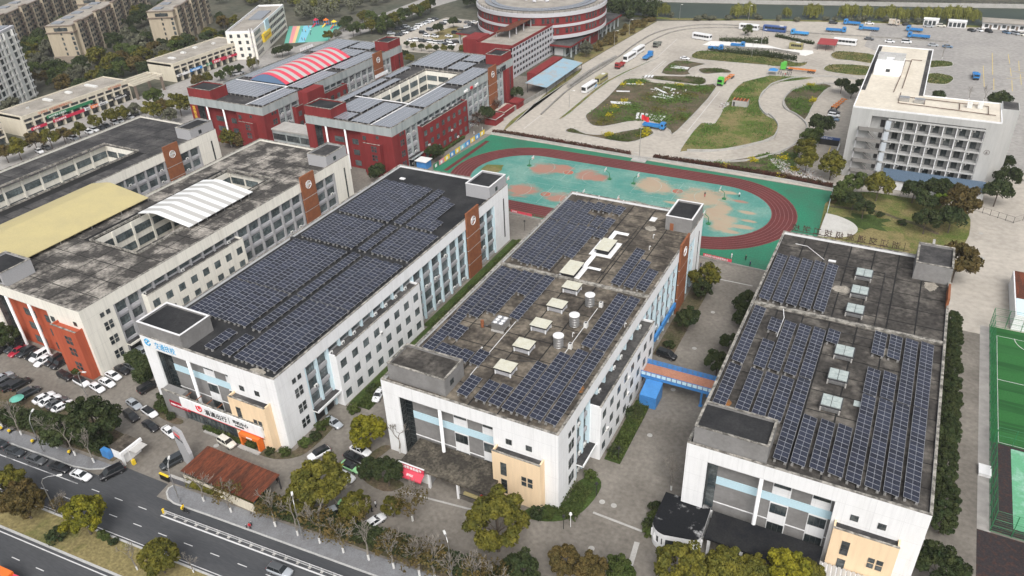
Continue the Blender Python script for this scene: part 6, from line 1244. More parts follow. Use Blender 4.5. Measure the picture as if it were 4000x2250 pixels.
growth('vegetable_rows',gp[4],9000,.22,'leaf_veg',.35,22,4,label='green vegetable growth on the big garden island'); growth('weeds',gp[4],5000,.2,'leaf_olive',.25,30,3,label='olive weeds on the big garden island'); growth('vegetable_rows',gp[1],900,.2,'leaf_veg',.3,6,2,label='green growth on the small upper garden island'); growth('vegetable_rows',gp[2],1200,.2,'leaf_green',.3,8,2,label='green growth on the narrow garden island'); growth('vegetable_rows',gp[3],1000,.2,'leaf_green',.3,8,2,label='green growth in the bend of the curved lane'); growth('vegetable_rows',gp[5],2200,.2,'leaf_green',.35,14,2,label='green growth on the island beside the sports ground'); growth('flowering_rape',gp[5],1200,.2,'leaf_yellow',.5,3,1.4,label='yellow flowering rape on the island beside sports ground'); growth('flowering_rape',gp[4],900,.2,'leaf_yellow',.5,6,1.2,label='yellow flowering rape on the big garden island'); growth('flowering_rape',gp[12],1000,.2,'leaf_yellow',.6,5,1.2,label='yellow flowering rape by the dark red hedge'); growth('vegetable_rows',gp[12],3000,.2,'leaf_veg',.35,20,2.5,label='green plots behind the dark red hedge'); growth('vegetable_rows',gp[7],3500,.2,'leaf_veg',.5,14,2.6,label='green crop inside the bend near the dormitory'); growth('flowering_rape',gp[7],900,.2,'leaf_yellow',.5,2,1.4,label='yellow flowering rape inside the bend near the dormitory')
growth('grass_tufts',gp[6],9000,.2,'leaf_veg',.18,40,4,label='grass tufts on the wide island by the curved lane'); growth('grass_tufts',gp[0],3000,.2,'leaf_green',.2,label='grass tufts on the far island below the ramp')
for k in(8,9,10,11): growth('grass_tufts',gp[k],1000,.2,'leaf_green',.15,label=['grass tufts on the island left of the wing, upper','grass tufts on the island left of the wing, lower','grass tufts on the island right of the wing, upper','grass tufts on the island right of the wing, lower'][k-8])
# long low hedge mass below the ramp, planted strip beside it
growth('hedge',tp(2,0,(1850,465),(2415,495),(2415,545),(1880,485))+[],2600,.25,'leaf_dark',.8,label='dark clipped hedge below the white ramp'); growth('hedge',tp(3,0,(0,500),(270,548),(270,580),(0,545)),1500,.25,'leaf_dark',.8,label='dark hedge below the ramp, right end'); growth('hedge',tp(2,0,(1950,370),(2415,372),(2415,420),(1960,395))+[],2200,.25,'leaf_dark',.7,label='dark hedge above the white ramp'); growth('hedge',tp(3,0,(80,335),(440,415),(420,425),(60,350)),1400,.25,'leaf_dark',.7,label='dark hedge beside the far lanes')
# plastic covers on beds
def strip(c,r,a,b,w,label): 
    p=[g(c,r,*a),g(c,r,*b)]; mb=MB(); ribbon(mb,p,w,.15,.4); tag(mb.obj('bed_cover','plastic_white'),label,'bed cover',"plastic covered vegetable beds")
for i,(a,b) in enumerate((((1080,795),(1240,800)),((985,865),(1110,868)),((930,965),(1120,975)),((935,975),(1125,992)),((1350,835),(1440,880)),((1430,825),(1540,850)),((1330,915),(1470,935)),((1380,895),(1530,932)),((1500,625),(1670,645)),((1495,640),(1660,655)),((1270,715),(1255,735)),((1300,715),(1285,735)),((1330,715),(1315,735)))): strip(2,0,a,b,.9,f'plastic covered garden bed')
for i in range(7): strip(2,0,(1190+i*42,1070+i*5),(1180+i*36,1125+i*3),1.1,'plastic covered garden bed')
# retaining walls, ramps and lane dividers
def wall_path(name,label,pts,w,h,mat,cat='wall',z0=0.): mb=MB(); ribbon(mb,smooth_path(pts,4),w,z0,h); tag(mb.obj(name,mat),label,cat)
wall_path('lane_divider','long low wall dividing the left lanes of the yard',tp(2,0,(275,1085),(560,830),(950,580),(1180,410),(1400,300),(1750,240),(2100,245),(2415,270)),.5,.7,'wall_grey'); wall_path('lane_divider','second low wall curving along the far lanes',tp(2,0,(1180,480),(1300,400),(1500,310),(1750,270),(2100,265),(2415,285))+tp(3,0,(300,310),(700,335),(1200,365),(1700,400)),.4,.6,'wall_grey'); 
wall_path('ramp_wall','grey retaining wall along the left lane ramp',tp(2,0,(530,830),(760,670),(960,560),(980,550)),1.2,1.3,'wall_grey')
for i,(lab,pts) in enumerate((('curved guard wall on the outside of the big bend',tp(2,0,(1650,1425),(2000,1420),(2415,1330))+tp(3,0,(60,1290),(95,1200),(60,1130),(0,1080))+tp(2,0,(2400,1090),(2340,1020),(2335,930),(2415,830))+tp(3,0,(60,790),(250,740),(500,725),(860,755))),('curved guard wall on the inside of the big bend',tp(3,0,(670,800),(500,795),(320,825),(200,880),(145,960),(160,1030),(260,1085),(340,1150),(365,1210),(330,1290),(200,1400))+tp(3,1,(0,150))+tp(2,1,(2200,195),(1900,205),(1620,170))))): wall_path('guard_wall',lab,pts,.35,.75,'concrete')
sheet('white_ramp',tp(2,0,(1800,425),(1870,390),(2100,395),(2415,430))+tp(3,0,(150,470),(300,470),(420,480),(430,505),(350,530),(0,470))+tp(2,0,(2415,455),(1950,445)),.2,'white_ground',.15)
wall_path('ramp_wall','brown wall on the near side of the white ramp',tp(2,0,(2000,452),(2415,478))+tp(3,0,(60,480),(295,522)),.4,1.2,'wall_grey')
ym=MB()
for a,b in(((1280,705),(1430,575)),((1300,708),(1455,578)),((1380,530),(1560,365)),((1650,1245),(1960,860)),((110,1215),(270,1090))): ribbon(ym,tp(2,0,a,b),.18,.02,.03)
for k in range(6): ribbon(ym,tp(2,0,(600+k*110,1335+k*20),(650+k*110,1345+k*20)),.18,.02,.03)
struct('yard_marking',ym,['line_white']); ym=MB()
for a,b in(((2030,620),(2040,820)),((2115,500),(2120,705)),((2130,740),(2130,850)),((2265,510),(2280,600)),((2285,640),(2295,720)),((2300,755),(2305,860)),((2365,575),(2370,670)),((2380,700),(2390,800)),((2250,740),(2415,735)),((2300,670),(2415,690))): ribbon(ym,tp(3,0,a,b),.2,.026,.034)
struct('bay_marking',ym,['line_yellow'])
T=thing('hut','small concrete hut with rusty open roof on the grass island','hut',(*g(2,0,2072,1002),0)); MB().box((0,0,0),(6.2,3.5,2.6)).obj('wall','concrete',T); b=MB(); b.box((.1,.1,2.6),(6.1,3.4,2.68)); b.obj('roof','rust_sheet',T); 
for k in range(5): MB().box((.2+k*1.4,-.05,2.68),(.35+k*1.4,3.5,2.85)).obj('roof_beam','trailer_orange',T)
MB().box((.4,-.04,0),(1.2,.02,2)).obj('door','roof_charcoal',T)
T=thing('red_shelter','open shelter with rusty red roof beside the white city bus','shelter',(-47.3,415.5,0)); b=MB(); b.quad([(-.3,-.3,3),(8.3,-.3,3),(8.3,9.5,3.6),(-.3,9.5,3.6)]); b.quad([(-.3,-.3,2.9),(-.3,9.5,3.5),(8.3,9.5,3.5),(8.3,-.3,2.9)]); b.obj('roof','truck_red',T)
for x in(0,4,7.8):
    for y in(0,9): MB().box((x,y,0),(x+.2,y+.2,2.9)).obj('post','dark_metal',T)
for (x,y,w,lab) in((-3.5,482.8,7.2,'small white office box by the willows, left'),(8.3,482.4,8.6,'white office box with large windows by the willows')):
    T=thing('office_box',lab,'office',(x,y,0)); MB().box((0,0,0),(w,4,3.2)).obj('wall','white_metal',T); MB().box((-.2,-.2,3.2),(w+.2,4.2,3.4)).obj('roof','white_sheet',T)
    for k in range(int(w/2)): win(T,(1.2+k*2,-.03,.4),1.5,2.2,1,1)
T=thing('long_office','long low white office at the top right with grey roof','office',(24.3,485,0)); MB().box((0,0,0),(60,8,3.6)).obj('wall','white_wall',T); MB().box((-.5,-1.6,3.6),(60,8.5,3.9)).obj('roof','roof_tan',T)
for k in range(14): win(T,(2.+k*4,-.03,.9),1.6,1.6,2,1); MB().box((3.4+k*4,-.05,0),(4.4+k*4,0,2.2)).obj('door','apt_brown',T)
T=thing('tent','blue pop up tent with people beside the green tractor','tent',(*g(3,0,45,700),0)); b=MB(); i0=0; b.v+=[(-2,-2,2),(2,-2,2),(2,2,2),(-2,2,2),(0,0,3)]; b.f+=[(0,1,4),(1,2,4),(2,3,4),(3,0,4)]; b.m+=[0]*4; b.obj('tent_cloth','truck_blue',T)
for x in(-1.9,1.9):
    for y in(-1.9,1.9): MB().box((x-.04,y-.04,0),(x+.04,y+.04,2)).obj('pole','white_metal',T)
# underpass beside the dormitory
T=thing('underpass','ramp down to a dark underground entrance with blue sign','underpass',(-27.2,268,0)); MB().box((0,21.5,0),(7.4,23,3)).obj('portal_roof','concrete',T); MB().box((.3,21.4,0),(7.1,21.5,2.2)).obj('dark_opening','black',T); MB().box((.2,21.2,2.2),(7.2,21.38,3.2)).obj('sign_board','bus_blue',T); text('停车场入口',.8,T,(.7,21.15,2.4),RX,'white_text')
for x in(-.3,7.2): MB().box((x,0,0),(x+.4,21.4,1.2)).obj('side_wall','white_wall',T)
b=MB(); b.quad([(.1,0,.09),(7.2,0,.09),(7.2,21.4,.05),(.1,21.4,.05)]); b.obj('ramp','roof_tan',T); MB().box((4.6,1,.1),(4.8,20,.2)).obj('divider','yellow_panel',T)
def rubble(c,r,poly,n,label,mat='rubble'):
    P=np.array(tp(c,r,*poly)); a=P.min(0);b=P.max(0); mb=MB(); k=0
    while k<n:
        x=R_.uniform(a[0],b[0]);y=R_.uniform(a[1],b[1])
        if not inside([tuple(q) for q in P],np.array([x]),np.array([y]))[0]: continue
        s=R_.uniform(.1,.45); mb.xbox((x,y),s*R_.uniform(1,2.4),s,.05,.1+s*.9,R_.uniform(0,3)); k+=1
    o=mb.obj('rubble',mat); tag(o,label,None,None,'stuff')
rubble(3,1,((0,170),(150,180),(240,260),(400,270),(530,370),(540,400),(300,350),(130,300)),420,'white rubble and rubbish heap by the dark red hedge'); rubble(2,0,((1960,990),(2060,960),(2040,1010),(1960,1020)),60,'pale rubble by the small hut'); rubble(2,0,((1300,840),(1640,850),(1640,910),(1500,950),(1330,930)),70,'white scraps on the garden island','plastic_white')
# ---------------- sports ground furniture
T=thing('flagpole','tall flagpole with red flag at the edge of the sports ground','flagpole',(-81.7,250.4,0)); MB().box((-2.6,-1.6,0),(2.6,1.6,.35)).obj('plinth','concrete',T); b=MB(); b.tube([(0,0,.3),(0,0,17.2)],.11,8,0,.06); b.obj('pole','steel',T); b=MB(); nn=8
for k in range(nn):
    x0,x1=k*.34,(k+1)*.34; w=lambda x:.25*math.sin(x*2.4); d=lambda x:-.25*x
    b.quad([(x0,w(x0),15.1+d(x0)),(x1,w(x1),15.1+d(x1)),(x1,w(x1),16.9+d(x1)),(x0,w(x0),16.9+d(x0))])
b.obj('flag','red_text',T,smooth=True)
def hoop(x,y,ang,label):
    T=thing('basketball_hoop',label,'basketball hoop',(x,y,.06),ang,'basketball hoops on the sports ground'); b=MB(); b.box((-.9,-.5,0),(.3,.5,.35)); b.tube([(-.3,0,.3),(-.2,0,2.2),(1.2,0,3.2)],.1,6); b.obj('stand','fence_green',T); MB().box((1.2,-.9,2.85),(1.26,.9,3.9)).obj('backboard','white_metal',T); r=MB(); r.tube([(1.5+.23*math.cos(a),.23*math.sin(a),3.05) for a in np.linspace(0,6.283,13)],.03,4); r.obj('rim','orange',T)
for i,(x,y,nm) in enumerate(((-114.4,231,'far left'),(-75.5,230.7,'far right'),(-114.4,211.9,'near left'),(-75.5,211.9,'near right'))): hoop(x-1,y,0,f'basketball hoop at the left end of the {nm} court'); hoop(x+28.7,y,math.pi,f'basketball hoop at the right end of the {nm} court')
M('stage_stone',(.5,.49,.46),.85,(.42,.41,.38),.5,.4,.7,.06); STG=thing('stage','white stage with curved steps at the right of the sports ground','stage',(-15.8,224.6,0))
for k in range(5): MB().prism([(0,-7.7)]+[( (9.8-k*.35)*math.cos(a),(7.7-k*.35)*math.sin(a)) for a in np.linspace(-math.pi/2,math.pi/2,22)]+[(0,7.7)],.0 if k==0 else .2*k,.2*(k+1)).obj('step','stage_stone',STG)
mesh_fence('sports_fence','low green fence along the near side of the sports ground',[(-108,195.2),(-78,193.6),(-40,191.3),(-36,191)],1.6,'fence_green',3,.05,(1,.1),3); wall_path('fence_wall','low grey wall under the near sports ground fence',[(-108,195),(-78,193.4),(-33,190.7),(-16,190)],.4,.6,'wall_grey'); mesh_fence('sports_fence','pale fence at the right end of the sports ground',[(-16.4,249),(-15.6,232)],2.4,'pale_blue_frame',2,.05,(1,.5),3)
for i,(x0,y0,x1,y1,tx) in enumerate(((-104.5,195.1,-97,194.7,'运动会'),(-42.5,191.6,-34.5,191.1,'热烈祝贺运动会圆满成功'))):
    T=thing('banner',['red banner on the fence left of the middle building','red banner on the fence right of the middle building'][i],'banner',(x0,y0-.1,.6),math.atan2(y1-y0,x1-x0)); l=math.hypot(x1-x0,y1-y0); MB().box((0,-.03,0),(l,.03,.9)).obj('cloth','red_sheet',T); text(tx,.6,T,(.4,-.05,.2),RX,'white_text')
# painted boards along the left edge
BC=['yellow_panel','shop_blue','yellow_panel','shop_blue','play_blue','yellow_panel','shop_blue','yellow_panel','play_pink','shop_green']
for k in range(10): 
    y0=252.5-k*3.75; T=thing('painted_board',f'{ORD[k]} painted sports board from the far end, left of the track','board',(-145.7,y0-3.6,0),0,'painted boards beside the track'); MB().box((0,0,.15),(.12,3.6,1.9)).obj('board',BC[k],T); MB().box((.12,.9,.4),(.15,2.2,1.5)).obj('painted_figure','white_coating',T); MB().box((-.05,.2,0),(-.01,.4,1.9)).obj('post','dark_metal',T)
def hedge(path,w,h,n,mat,label,name='hedge',size=.22):
    path=[Vector(p) for p in path]; seg=[(a,b,(b-a).length) for a,b in zip(path[:-1],path[1:])]; tot=sum(s[2] for s in seg); P=[]
    for a,b,l in seg:
        k=int(n*l/tot); t=rng.uniform(0,1,k); d=(b-a)/l; o=rng.uniform(-w/2,w/2,k); z=rng.uniform(0,1,k)**.5*h*rng.uniform(.8,1.15,k); P.append(np.column_stack([a.x+(b.x-a.x)*t-d.y*o,a.y+(b.y-a.y)*t+d.x*o,z]))
    P=np.vstack(P); v,q=leaves(P,np.tile([0,-.3,1.],(len(P),1)),size); return tag(ob(name,npmesh(name,v,q,[mat])),label,'hedge')
hedge([(-143,254.5),(-135,255.3),(-90.8,253.6),(-86,253.3)],2.,1.4,4000,'leaf_red','dark red hedge behind the track, left of the flagpole'); hedge([(-77.5,254),(-60,254.4),(-37.7,254),(-17,252)],2.2,1.4,5000,'leaf_red','dark red hedge behind the track, right of the flagpole'); wall_path('hedge_wall','grey wall between the track and the dark red hedge',[(-143,253.2),(-135,253.9),(-86,252.2),(-77,252.6),(-37.7,252.4),(-16.5,250.4)],.35,.8,'concrete')
hedge([(-151.2,222),(-151,246)],1.2,1,1800,'leaf_green','clipped green hedge beside the red building wall'); wall_path('yard_wall','grey boundary wall between the red buildings and the yard',tp(2,0,(0,1050),(300,880),(560,690))+[(-147,340)],.35,1.8,'wall_grey')
# planting around the blocks
def hb(x0,x1,y0,y1,n,mat,label,h=.8,size=.16): return growth('ground_cover',[(x0,y0),(x1,y0),(x1,y1),(x0,y1)],n,size,mat,h,label=label)
sheet('planting_bed',[(-96.3,131),(-91,131),(-91,180),(-96.3,180)],.06,'lawn',.05); hb(-94.3,-91,131,180,5000,'leaf_green','green shrubs along the side of the sign building',.5); sheet('planting_bed',[(-94.9,99),(-89.5,99),(-89.5,131),(-94.9,131)],.06,'lawn',.05); hb(-93,-89.5,99,131,2600,'leaf_green','green shrubs at the foot of the projecting white wing',.5)
sheet('planting_bed',[(-38.6,106.5),(-35.3,106.5),(-35.6,126),(-38.9,126)],.08,'lawn',.06); hb(-38.4,-35.5,107,126,3600,'leaf_green','green shrubs beside the lane of the middle building',.5); sheet('planting_bed',[(-40.9,143),(-36.5,143),(-36.5,182),(-40.9,182)],.07,'soil',.05)
sheet('planting_bed',smooth_path([(-45,90.8),(-41,92.5),(-40.8,99),(-38.3,101.5),(-36.4,99.5),(-36.8,94),(-38.6,90),(-42.5,87.4),(-47,87)],3,True),.1,'lawn',.08); hb(-43.5,-37.5,89.5,98.5,1800,'leaf_green','green planting at the near corner of the middle building',.35)
sheet('planting_bed',smooth_path([(-95.9,82.5),(-95.9,92),(-93.4,92.4),(-93,86),(-94,81.5),(-98,78.8),(-103,78.6),(-103.5,79.9),(-99,80.5)],3,True),.1,'soil',.08); sheet('planting_bed',smooth_path([(-133,83.5),(-129.5,79.6),(-124,79.4),(-124.5,77.8),(-131,78.3),(-134.5,81)],3,True),.1,'soil',.08); sheet('planting_bed',smooth_path([(-79.5,84),(-71.8,84.5),(-70.5,83.4),(-73,81),(-79,82),(-81.5,86),(-80.5,91),(-78.6,91)],3,True),.1,'soil',.08)
for i,(x,y,s,c,lab) in enumerate(((-94.9,84.5,1.2,'green','clipped round shrub at the near right corner of the sign building, nearest'),(-94.4,86.8,1.1,'dark','dark round shrub at the corner of the sign building'),(-95,89.5,1.2,'green','green shrub beside the four pane windows of sign building'),(-97,80.6,1.1,'green','green shrub at the foot of the beige bay, right'),(-100,79.8,.9,'dark','dark low shrub by the orange door'),(-94.7,91.4,1.,'green','shrub farthest along the corner bed of sign building'),(-131.8,80.6,1.2,'dark','dark round shrub left of the shop front annex'),(-129.6,79.2,1.,'green','green round shrub left of the shop front annex'),(-133.4,82.4,1.3,'dark','dark shrub against the white pier'),(-127,78.7,.9,'dark','low dark shrub before the grey end of annex'),(-39.2,100.3,1.25,'green','round shrub in the near corner bed of middle building'),(-44.2,88.2,1.3,'dark','dark round shrub before the beige bay of middle building'),(-42.5,88.5,1.1,'green','small round shrub before the corner of middle building'),(-37.2,109,1.3,'dark','dark round shrub beside the lane, nearest'),(-37,113.5,1.3,'green','round shrub beside the lane, second'),(-37.3,121,1.6,'dark','dark round shrub beside the lane near the footbridge'),(-25.4,98,1.2,'dark','small dark ball shrub by the round ended booth, farthest'),(-25,96,1.1,'green','ball shrub by the round ended booth, second'),(-25.2,94.2,1.1,'dark','dark ball shrub by the round ended booth, third'),(-25,92.4,1.,'green','ball shrub by the round ended booth, nearest'),(-156,84.8,1.6,'dark','dark shrub at the corner of the brick red bay'),(-159.5,81,1.2,'green','low green shrub under the brick red bay'),(-26.5,176,1.3,'dark','dark shrub at far left wall of right building'),(-38.3,146.8,1.2,'dark','dark shrub on the bed behind parked black car'),(-91.8,97,1.4,'green','green shrub near the entrance of the projecting wing'),(-92,104,1.3,'dark','dark shrub along the projecting white wing'),(-92.6,134,1.2,'green','green shrub along the sign building, middle'),(-92.6,150,1.3,'dark','dark shrub along the sign building, far'),(-93,165,1.2,'green','green shrub near the clock panel of sign building'),(-113,50.3,.8,'green','small ball shrub on the median, left of three'),(-111.6,50.2,.8,'green','small ball shrub on the median, middle of three'),(-109.8,49.9,.8,'dark','small ball shrub on the median, right of three'),(-120,46.5,1.5,'dark','low dark shrub under the bright olive median tree'),(-1,236.5,1.1,'dark','tiny ball tree on the dormitory lawn'),(5,233,1.2,'dark','dark low shrub on the lawn path'),(8.5,189.5,1.6,'olive','olive shrub behind the far parapet of right building'),(-15,241,1.,'brown','brown shrub at the corner of the lawn'))): bush((x,y),s,c,lab)
hedge([(-151,89),(-143.5,88),(-142.5,84)],3.,3.4,9000,'leaf_dark','tall dark hedge mass between the car park and sign building',size=.2); hedge([(-166,178),(-150,178.5)],2.4,2.6,4000,'leaf_olive','olive hedge behind the far roof house of the cream building')
# front hedge along the pavement and shrubs mass
hedge([rd(-108.5,66.8),rd(-92,67.3)],1.6,1.5,3600,'leaf_olive','clipped olive hedge in front of the rusty corrugated roof'); hedge([rd(-92,67.6),rd(-60,68.5),rd(-20,68.5)],3.4,2.3,17000,'leaf_dark','dense dark hedge behind the roadside pavement'); hedge([(-160,63),(-146,65.5),(-131,66)],4.,3.,10000,'leaf_dark','dense dark hedge behind the pavement at left')
hb(-106,-103.5,79,80,700,'leaf_green','low hedge strip in front of the shop glazing',.5); hb(-118,-107,79,79.8,1500,'leaf_green','low trimmed hedge strip below the long white sign',.45)
# gate, gatehouse, monument, rusty roof
T=thing('rusty_shed','long shed with rust red corrugated roof behind the pavement','shed',(-109.6,66.2,0)); b=MB(); n=46; L_=18.6
for k in range(n):
    x0=k*L_/n; zz=3.6+(.06 if k%2 else 0); b.quad([(x0,0,zz-.35),(x0+L_/n,0,zz-.35),(x0+L_/n,7.2,zz),(x0,7.2,zz)]); b.quad([(x0,0,zz-.43),(x0,7.2,zz-.08),(x0+L_/n,7.2,zz-.08),(x0+L_/n,0,zz-.43)])
b.obj('corrugated_sheet','rust_sheet',T)
for x in(.4,6,12,18.2):
    for y in(.4,6.8): MB().box((x,y,0),(x+.2,y+.2,3.1)).obj('post','dark_metal',T)
MB().box((.2,.15,0),(18,.35,2.1)).obj('wall','shop_wall',T)
T=thing('monument_sign','tall tapering grey stone sign with lettering at the gate','monument',(-113.2,70.6,0),rad(-14)); b=MB(); b.v+=[(-1.,-.35,0),(2.6,-.35,0),(2.6,.35,0),(-1.,.35,0),(-1.9,-.35,5.),(2.9,-.35,4.2),(2.9,.35,4.2),(-1.9,.35,5.),(-1.9,-.35,8.4),(1.1,-.35,8.9),(1.1,.35,8.9),(-1.9,.35,8.4)]; b.f+=[(0,1,5,4),(1,2,6,5),(2,3,7,6),(3,0,4,7),(4,5,9,8),(5,6,10,9),(6,7,11,10),(7,4,8,11),(8,9,10,11)]; b.m+=[0]*9; b.obj('stone','light_grey_wall',T); text('工业园',.8,T,(-1.4,-.38,7.2),RX,'red_text'); text('文化创意产业园',.42,T,(-1.2,-.38,6.5),RX,'dark_text')
T=thing('gatehouse','flat roofed gatehouse with white beam and carport','gatehouse',(-128.6,64.9,0)); MB().box((.2,.4,0),(4.,4,2.7)).obj('wall','white_wall',T); MB().box((0,.2,2.7),(4.1,4.3,2.95)).obj('roof','roof_brown',T); MB().box((4.1,-.5,2.5),(4.5,4.6,3.3)).obj('beam','white_wall',T); MB().box((4.5,1.4,2.5),(6.4,4.2,2.62)).obj('carport','grey_stripe',T); MB().box((-2.,-.6,0),(.1,.4,2.)).obj('blue_board','blue_paint',T); MB().box((4.1,-.5,0),(4.5,-.1,2.5)).obj('gate_pillar','white_wall',T)
T=thing('barrier','yellow gate barrier post beside the gatehouse','barrier',(-122.9,65.6,0)); MB().box((-.3,-.3,0),(.3,.3,1.2)).obj('housing','yellow_panel',T); b=MB(); b.tube([(0,-.2,1.),(.2,-.2,4.2)],.07,5); b.obj('arm','white_metal',T)
for i,(x,y,l,h) in enumerate(((-112.2,65.2,5.2,1.6),(-107.5,66.,1,1.2))): 
    T=thing('gate_wall',['dark stone gate wall next to the rusty shed','short dark stone wall end by the hedge'][i],'wall',(x,y,0),rad(3.8)); MB().box((0,0,0),(l,.5,h)).obj('stone','black_stone',T); MB().box((-.05,-.05,h),(l+.05,.55,h+.1)).obj('cap','concrete',T)
T=thing('folding_gate','folded retractable gate with yellow top at the entrance','gate',(-114.6,64.9,0)); b=MB()
for k in range(8): b.box((k*.3,0,0),(k*.3+.06,.5,1.4))
b.obj('lattice','black',T); MB().box((-.1,.05,1.4),(2.4,.45,1.6)).obj('top_rail','yellow_panel',T)
T=thing('boom_gate','white barrier gate across the drive before the corner shop','barrier',(-68.6,77.2,0)); b=MB(); b.tube([(0,0,1.1),(-2.2,-4.2,1.1)],.06,5); b.tube([(0,0,.5),(-2.2,-4.2,.5)],.05,5)
for k in range(7): b.box((-.35*k-.03,-.67*k-.03,.5),(-.35*k+.03,-.67*k+.03,1.1))
b.obj('arm','white_metal',T); MB().box((-.25,-.25,0),(.3,.3,1.3)).obj('housing','white_metal',T)
# lane railing
T=thing('road_railing','white steel railing dividing the bicycle lane from the main road','railing',(-106.9,59,0),math.atan(.067)); Lr=100; mb=MB().box((-.03,-.03,0),(.03,.03,1.)).mesh('railing_post',['white_metal']); ft=MB().box((-.25,-.3,0),(.25,.3,.12)).mesh('railing_foot',['concrete'])
for k in range(41): ob('railing_post',mb,T,(k*2.5,0,.02)); ob('railing_foot',ft,T,(k*2.5,0,.02))
b=MB(); b.box((0,-.03,.9),(Lr,.03,.97)); b.box((0,-.02,.25),(Lr,.02,.31))
for k in range(int(Lr/.25)): b.box((k*.25,-.012,.31),(k*.25+.03,.012,.9))
o=b.obj('railing_panel','white_metal',T); o['kind']='stuff'; MB().box((-.4,-.2,0),(-.1,.2,1.1)).obj('warning_drum','yellow_panel',T)
# street lamps
def lamp(x,y,h,arm,ang,label,mat='steel'):
    T=thing('street_lamp',label,'street lamp',(x,y,.1),ang,'street lamps'); b=MB(); b.tube([(0,0,0),(0,0,h*.85)],.13,8,0,.08); b.tube([(0,0,h*.85),(arm*.15,0,h*.95),(arm*.5,0,h),(arm,0,h+.05)],.07,6); b.obj('pole',mat,T); q=MB(); q.box((arm-.1,-.18,h-.08),(arm+.8,.18,h+.1)); q.obj('lamp_head','ac_white',T)
lamp(*g(0,3,530,850),9,3.2,.6,'street lamp with long arm on the median'); lamp(*g(0,3,415,285),9,2.2,2.2,'street lamp on the pavement between parked dark cars'); lamp(*g(0,3,1700,755),9,2.2,2.3,'street lamp on the pavement by the rusty shed'); lamp(*g(1,3,445,1110),9,2.2,2.4,'street lamp on the pavement under the large olive tree'); lamp(*g(1,3,1850,1470),9,1.6,2.4,'street lamp at the bottom edge among bare trees')
lamp(*g(0,2,820,1085),7,1.5,.3,'white curved lamp in the car park left of the hedge'); lamp(*g(2,0,1105,330),8,1.2,.3,'lamp post along the left edge of the yard, farther'); lamp(*g(2,0,965,440),8,1.2,.3,'lamp post along the left edge of the yard, nearer'); lamp(*g(2,0,540,1010),7,1.6,.2,'white lamp post between the left lanes'); lamp(*g(2,0,2260,540),8,1,.2,'lamp post at the hedge below the ramp'); lamp(*g(2,0,2350,430),8,1,.2,'lamp post behind the white ramp'); lamp(*g(2,0,1580,180),8,.6,.2,'lamp post at the river edge, left'); lamp(*g(2,0,2230,190),8,.6,.2,'lamp post at the river edge, right')
def garden_lamp(x,y,label,mat='black'): T=thing('garden_lamp',label,'lamp',(x,y,0),0,'garden lamps'); b=MB(); b.tube([(0,0,0),(0,0,3.2)],.07,6); b.obj('pole',mat,T); q=MB(); q.cyl((0,0),.32,3.2,3.55,10,0,.2); q.obj('lamp_head',mat,T)
for c,r,x,y,l in((2,3,795,695,'black garden lamp on the corner bed, far'),(2,3,1003,360,'black garden lamp beside the lane shrubs'),(2,3,487,1005,'black garden lamp on the corner bed, near'),(2,1,120,850,'dark garden lamp behind the middle building, left')): garden_lamp(*g(c,r,x,y),l)
garden_lamp(*g(2,3,552,985),'white garden lamp on the corner bed','white_metal')
# plaza house, fences and small things at right
T=thing('sports_store','white store with brown and blue roof cut by the right edge','building',(32.2,186.8,0)); MB().box((0,0,0),(16,22,4.2)).obj('wall','white_wall',T); MB().box((.3,8,4.2),(16,22,4.3)).obj('roof','rust_sheet',T); MB().box((.3,.2,4.2),(16,8,4.28)).obj('roof','pale_blue_frame',T)
T=thing('notice_board','large white notice board with red back beside the right building','board',(17.6,152,0)); MB().box((0,0,1),(.25,11,5.2)).obj('board','white_metal',T); MB().box((.25,-.2,.8),(.45,11.2,5.4)).obj('frame','brick_red_wall',T)
for y in(.5,10): MB().box((.1,y,0),(.4,y+.3,1)).obj('post','dark_metal',T)
T=thing('white_cabinet','white flat cabinet on the verge beside the football pitch','cabinet',(26,132,0)); MB().box((0,0,0),(2,2.6,.7)).obj('case','white_metal',T); MB().box((-.1,-.1,.7),(2.1,2.7,.8)).obj('lid','white_metal',T)
for i,(x,y) in enumerate(((33,112.5),(33,104.5))):
    T=thing('parallel_bars',['yellow parallel bars on the dark exercise ground, farther','yellow parallel bars on the dark exercise ground, nearer'][i],'parallel bars',(x,y,.04)); b=MB()
    for dx in(0,.9): b.tube([(dx,0,1.3),(dx,3.4,1.3)],.06,5)
    b.obj('bar','yellow_panel',T); b=MB()
    for dx in(0,.9):
        for dy in(.3,3.1): b.tube([(dx,dy,0),(dx,dy,1.28)],.05,5)
    b.obj('post','bus_blue',T)
mesh_fence('iron_fence','dark iron fence in front of the dormitory',[(-15,251.5),(3,254),(22,252.5)],1.8,'black',2.2,.04,(1,.15),0); mesh_fence('iron_gate','dark iron gate fence right of the dormitory lawn',[(22,252.5),(34,247),(36.5,250),(46,248)],2,'black',2.2,.05,(1,.15),0)
for i,(x,y,x1) in enumerate(((13.6,214,14.2),(16,204,16.6))):
    T=thing('garden_wall',['short grey garden wall by the plaza steps, farther','short dark garden wall by the plaza steps, nearer'][i],'wall',(x,y,0)); MB().box((0,0,0),(.5,9,2.2)).obj('panel','grey_wall',T); MB().box((-.05,-.05,2.2),(.55,9.05,2.3)).obj('cap','concrete',T)
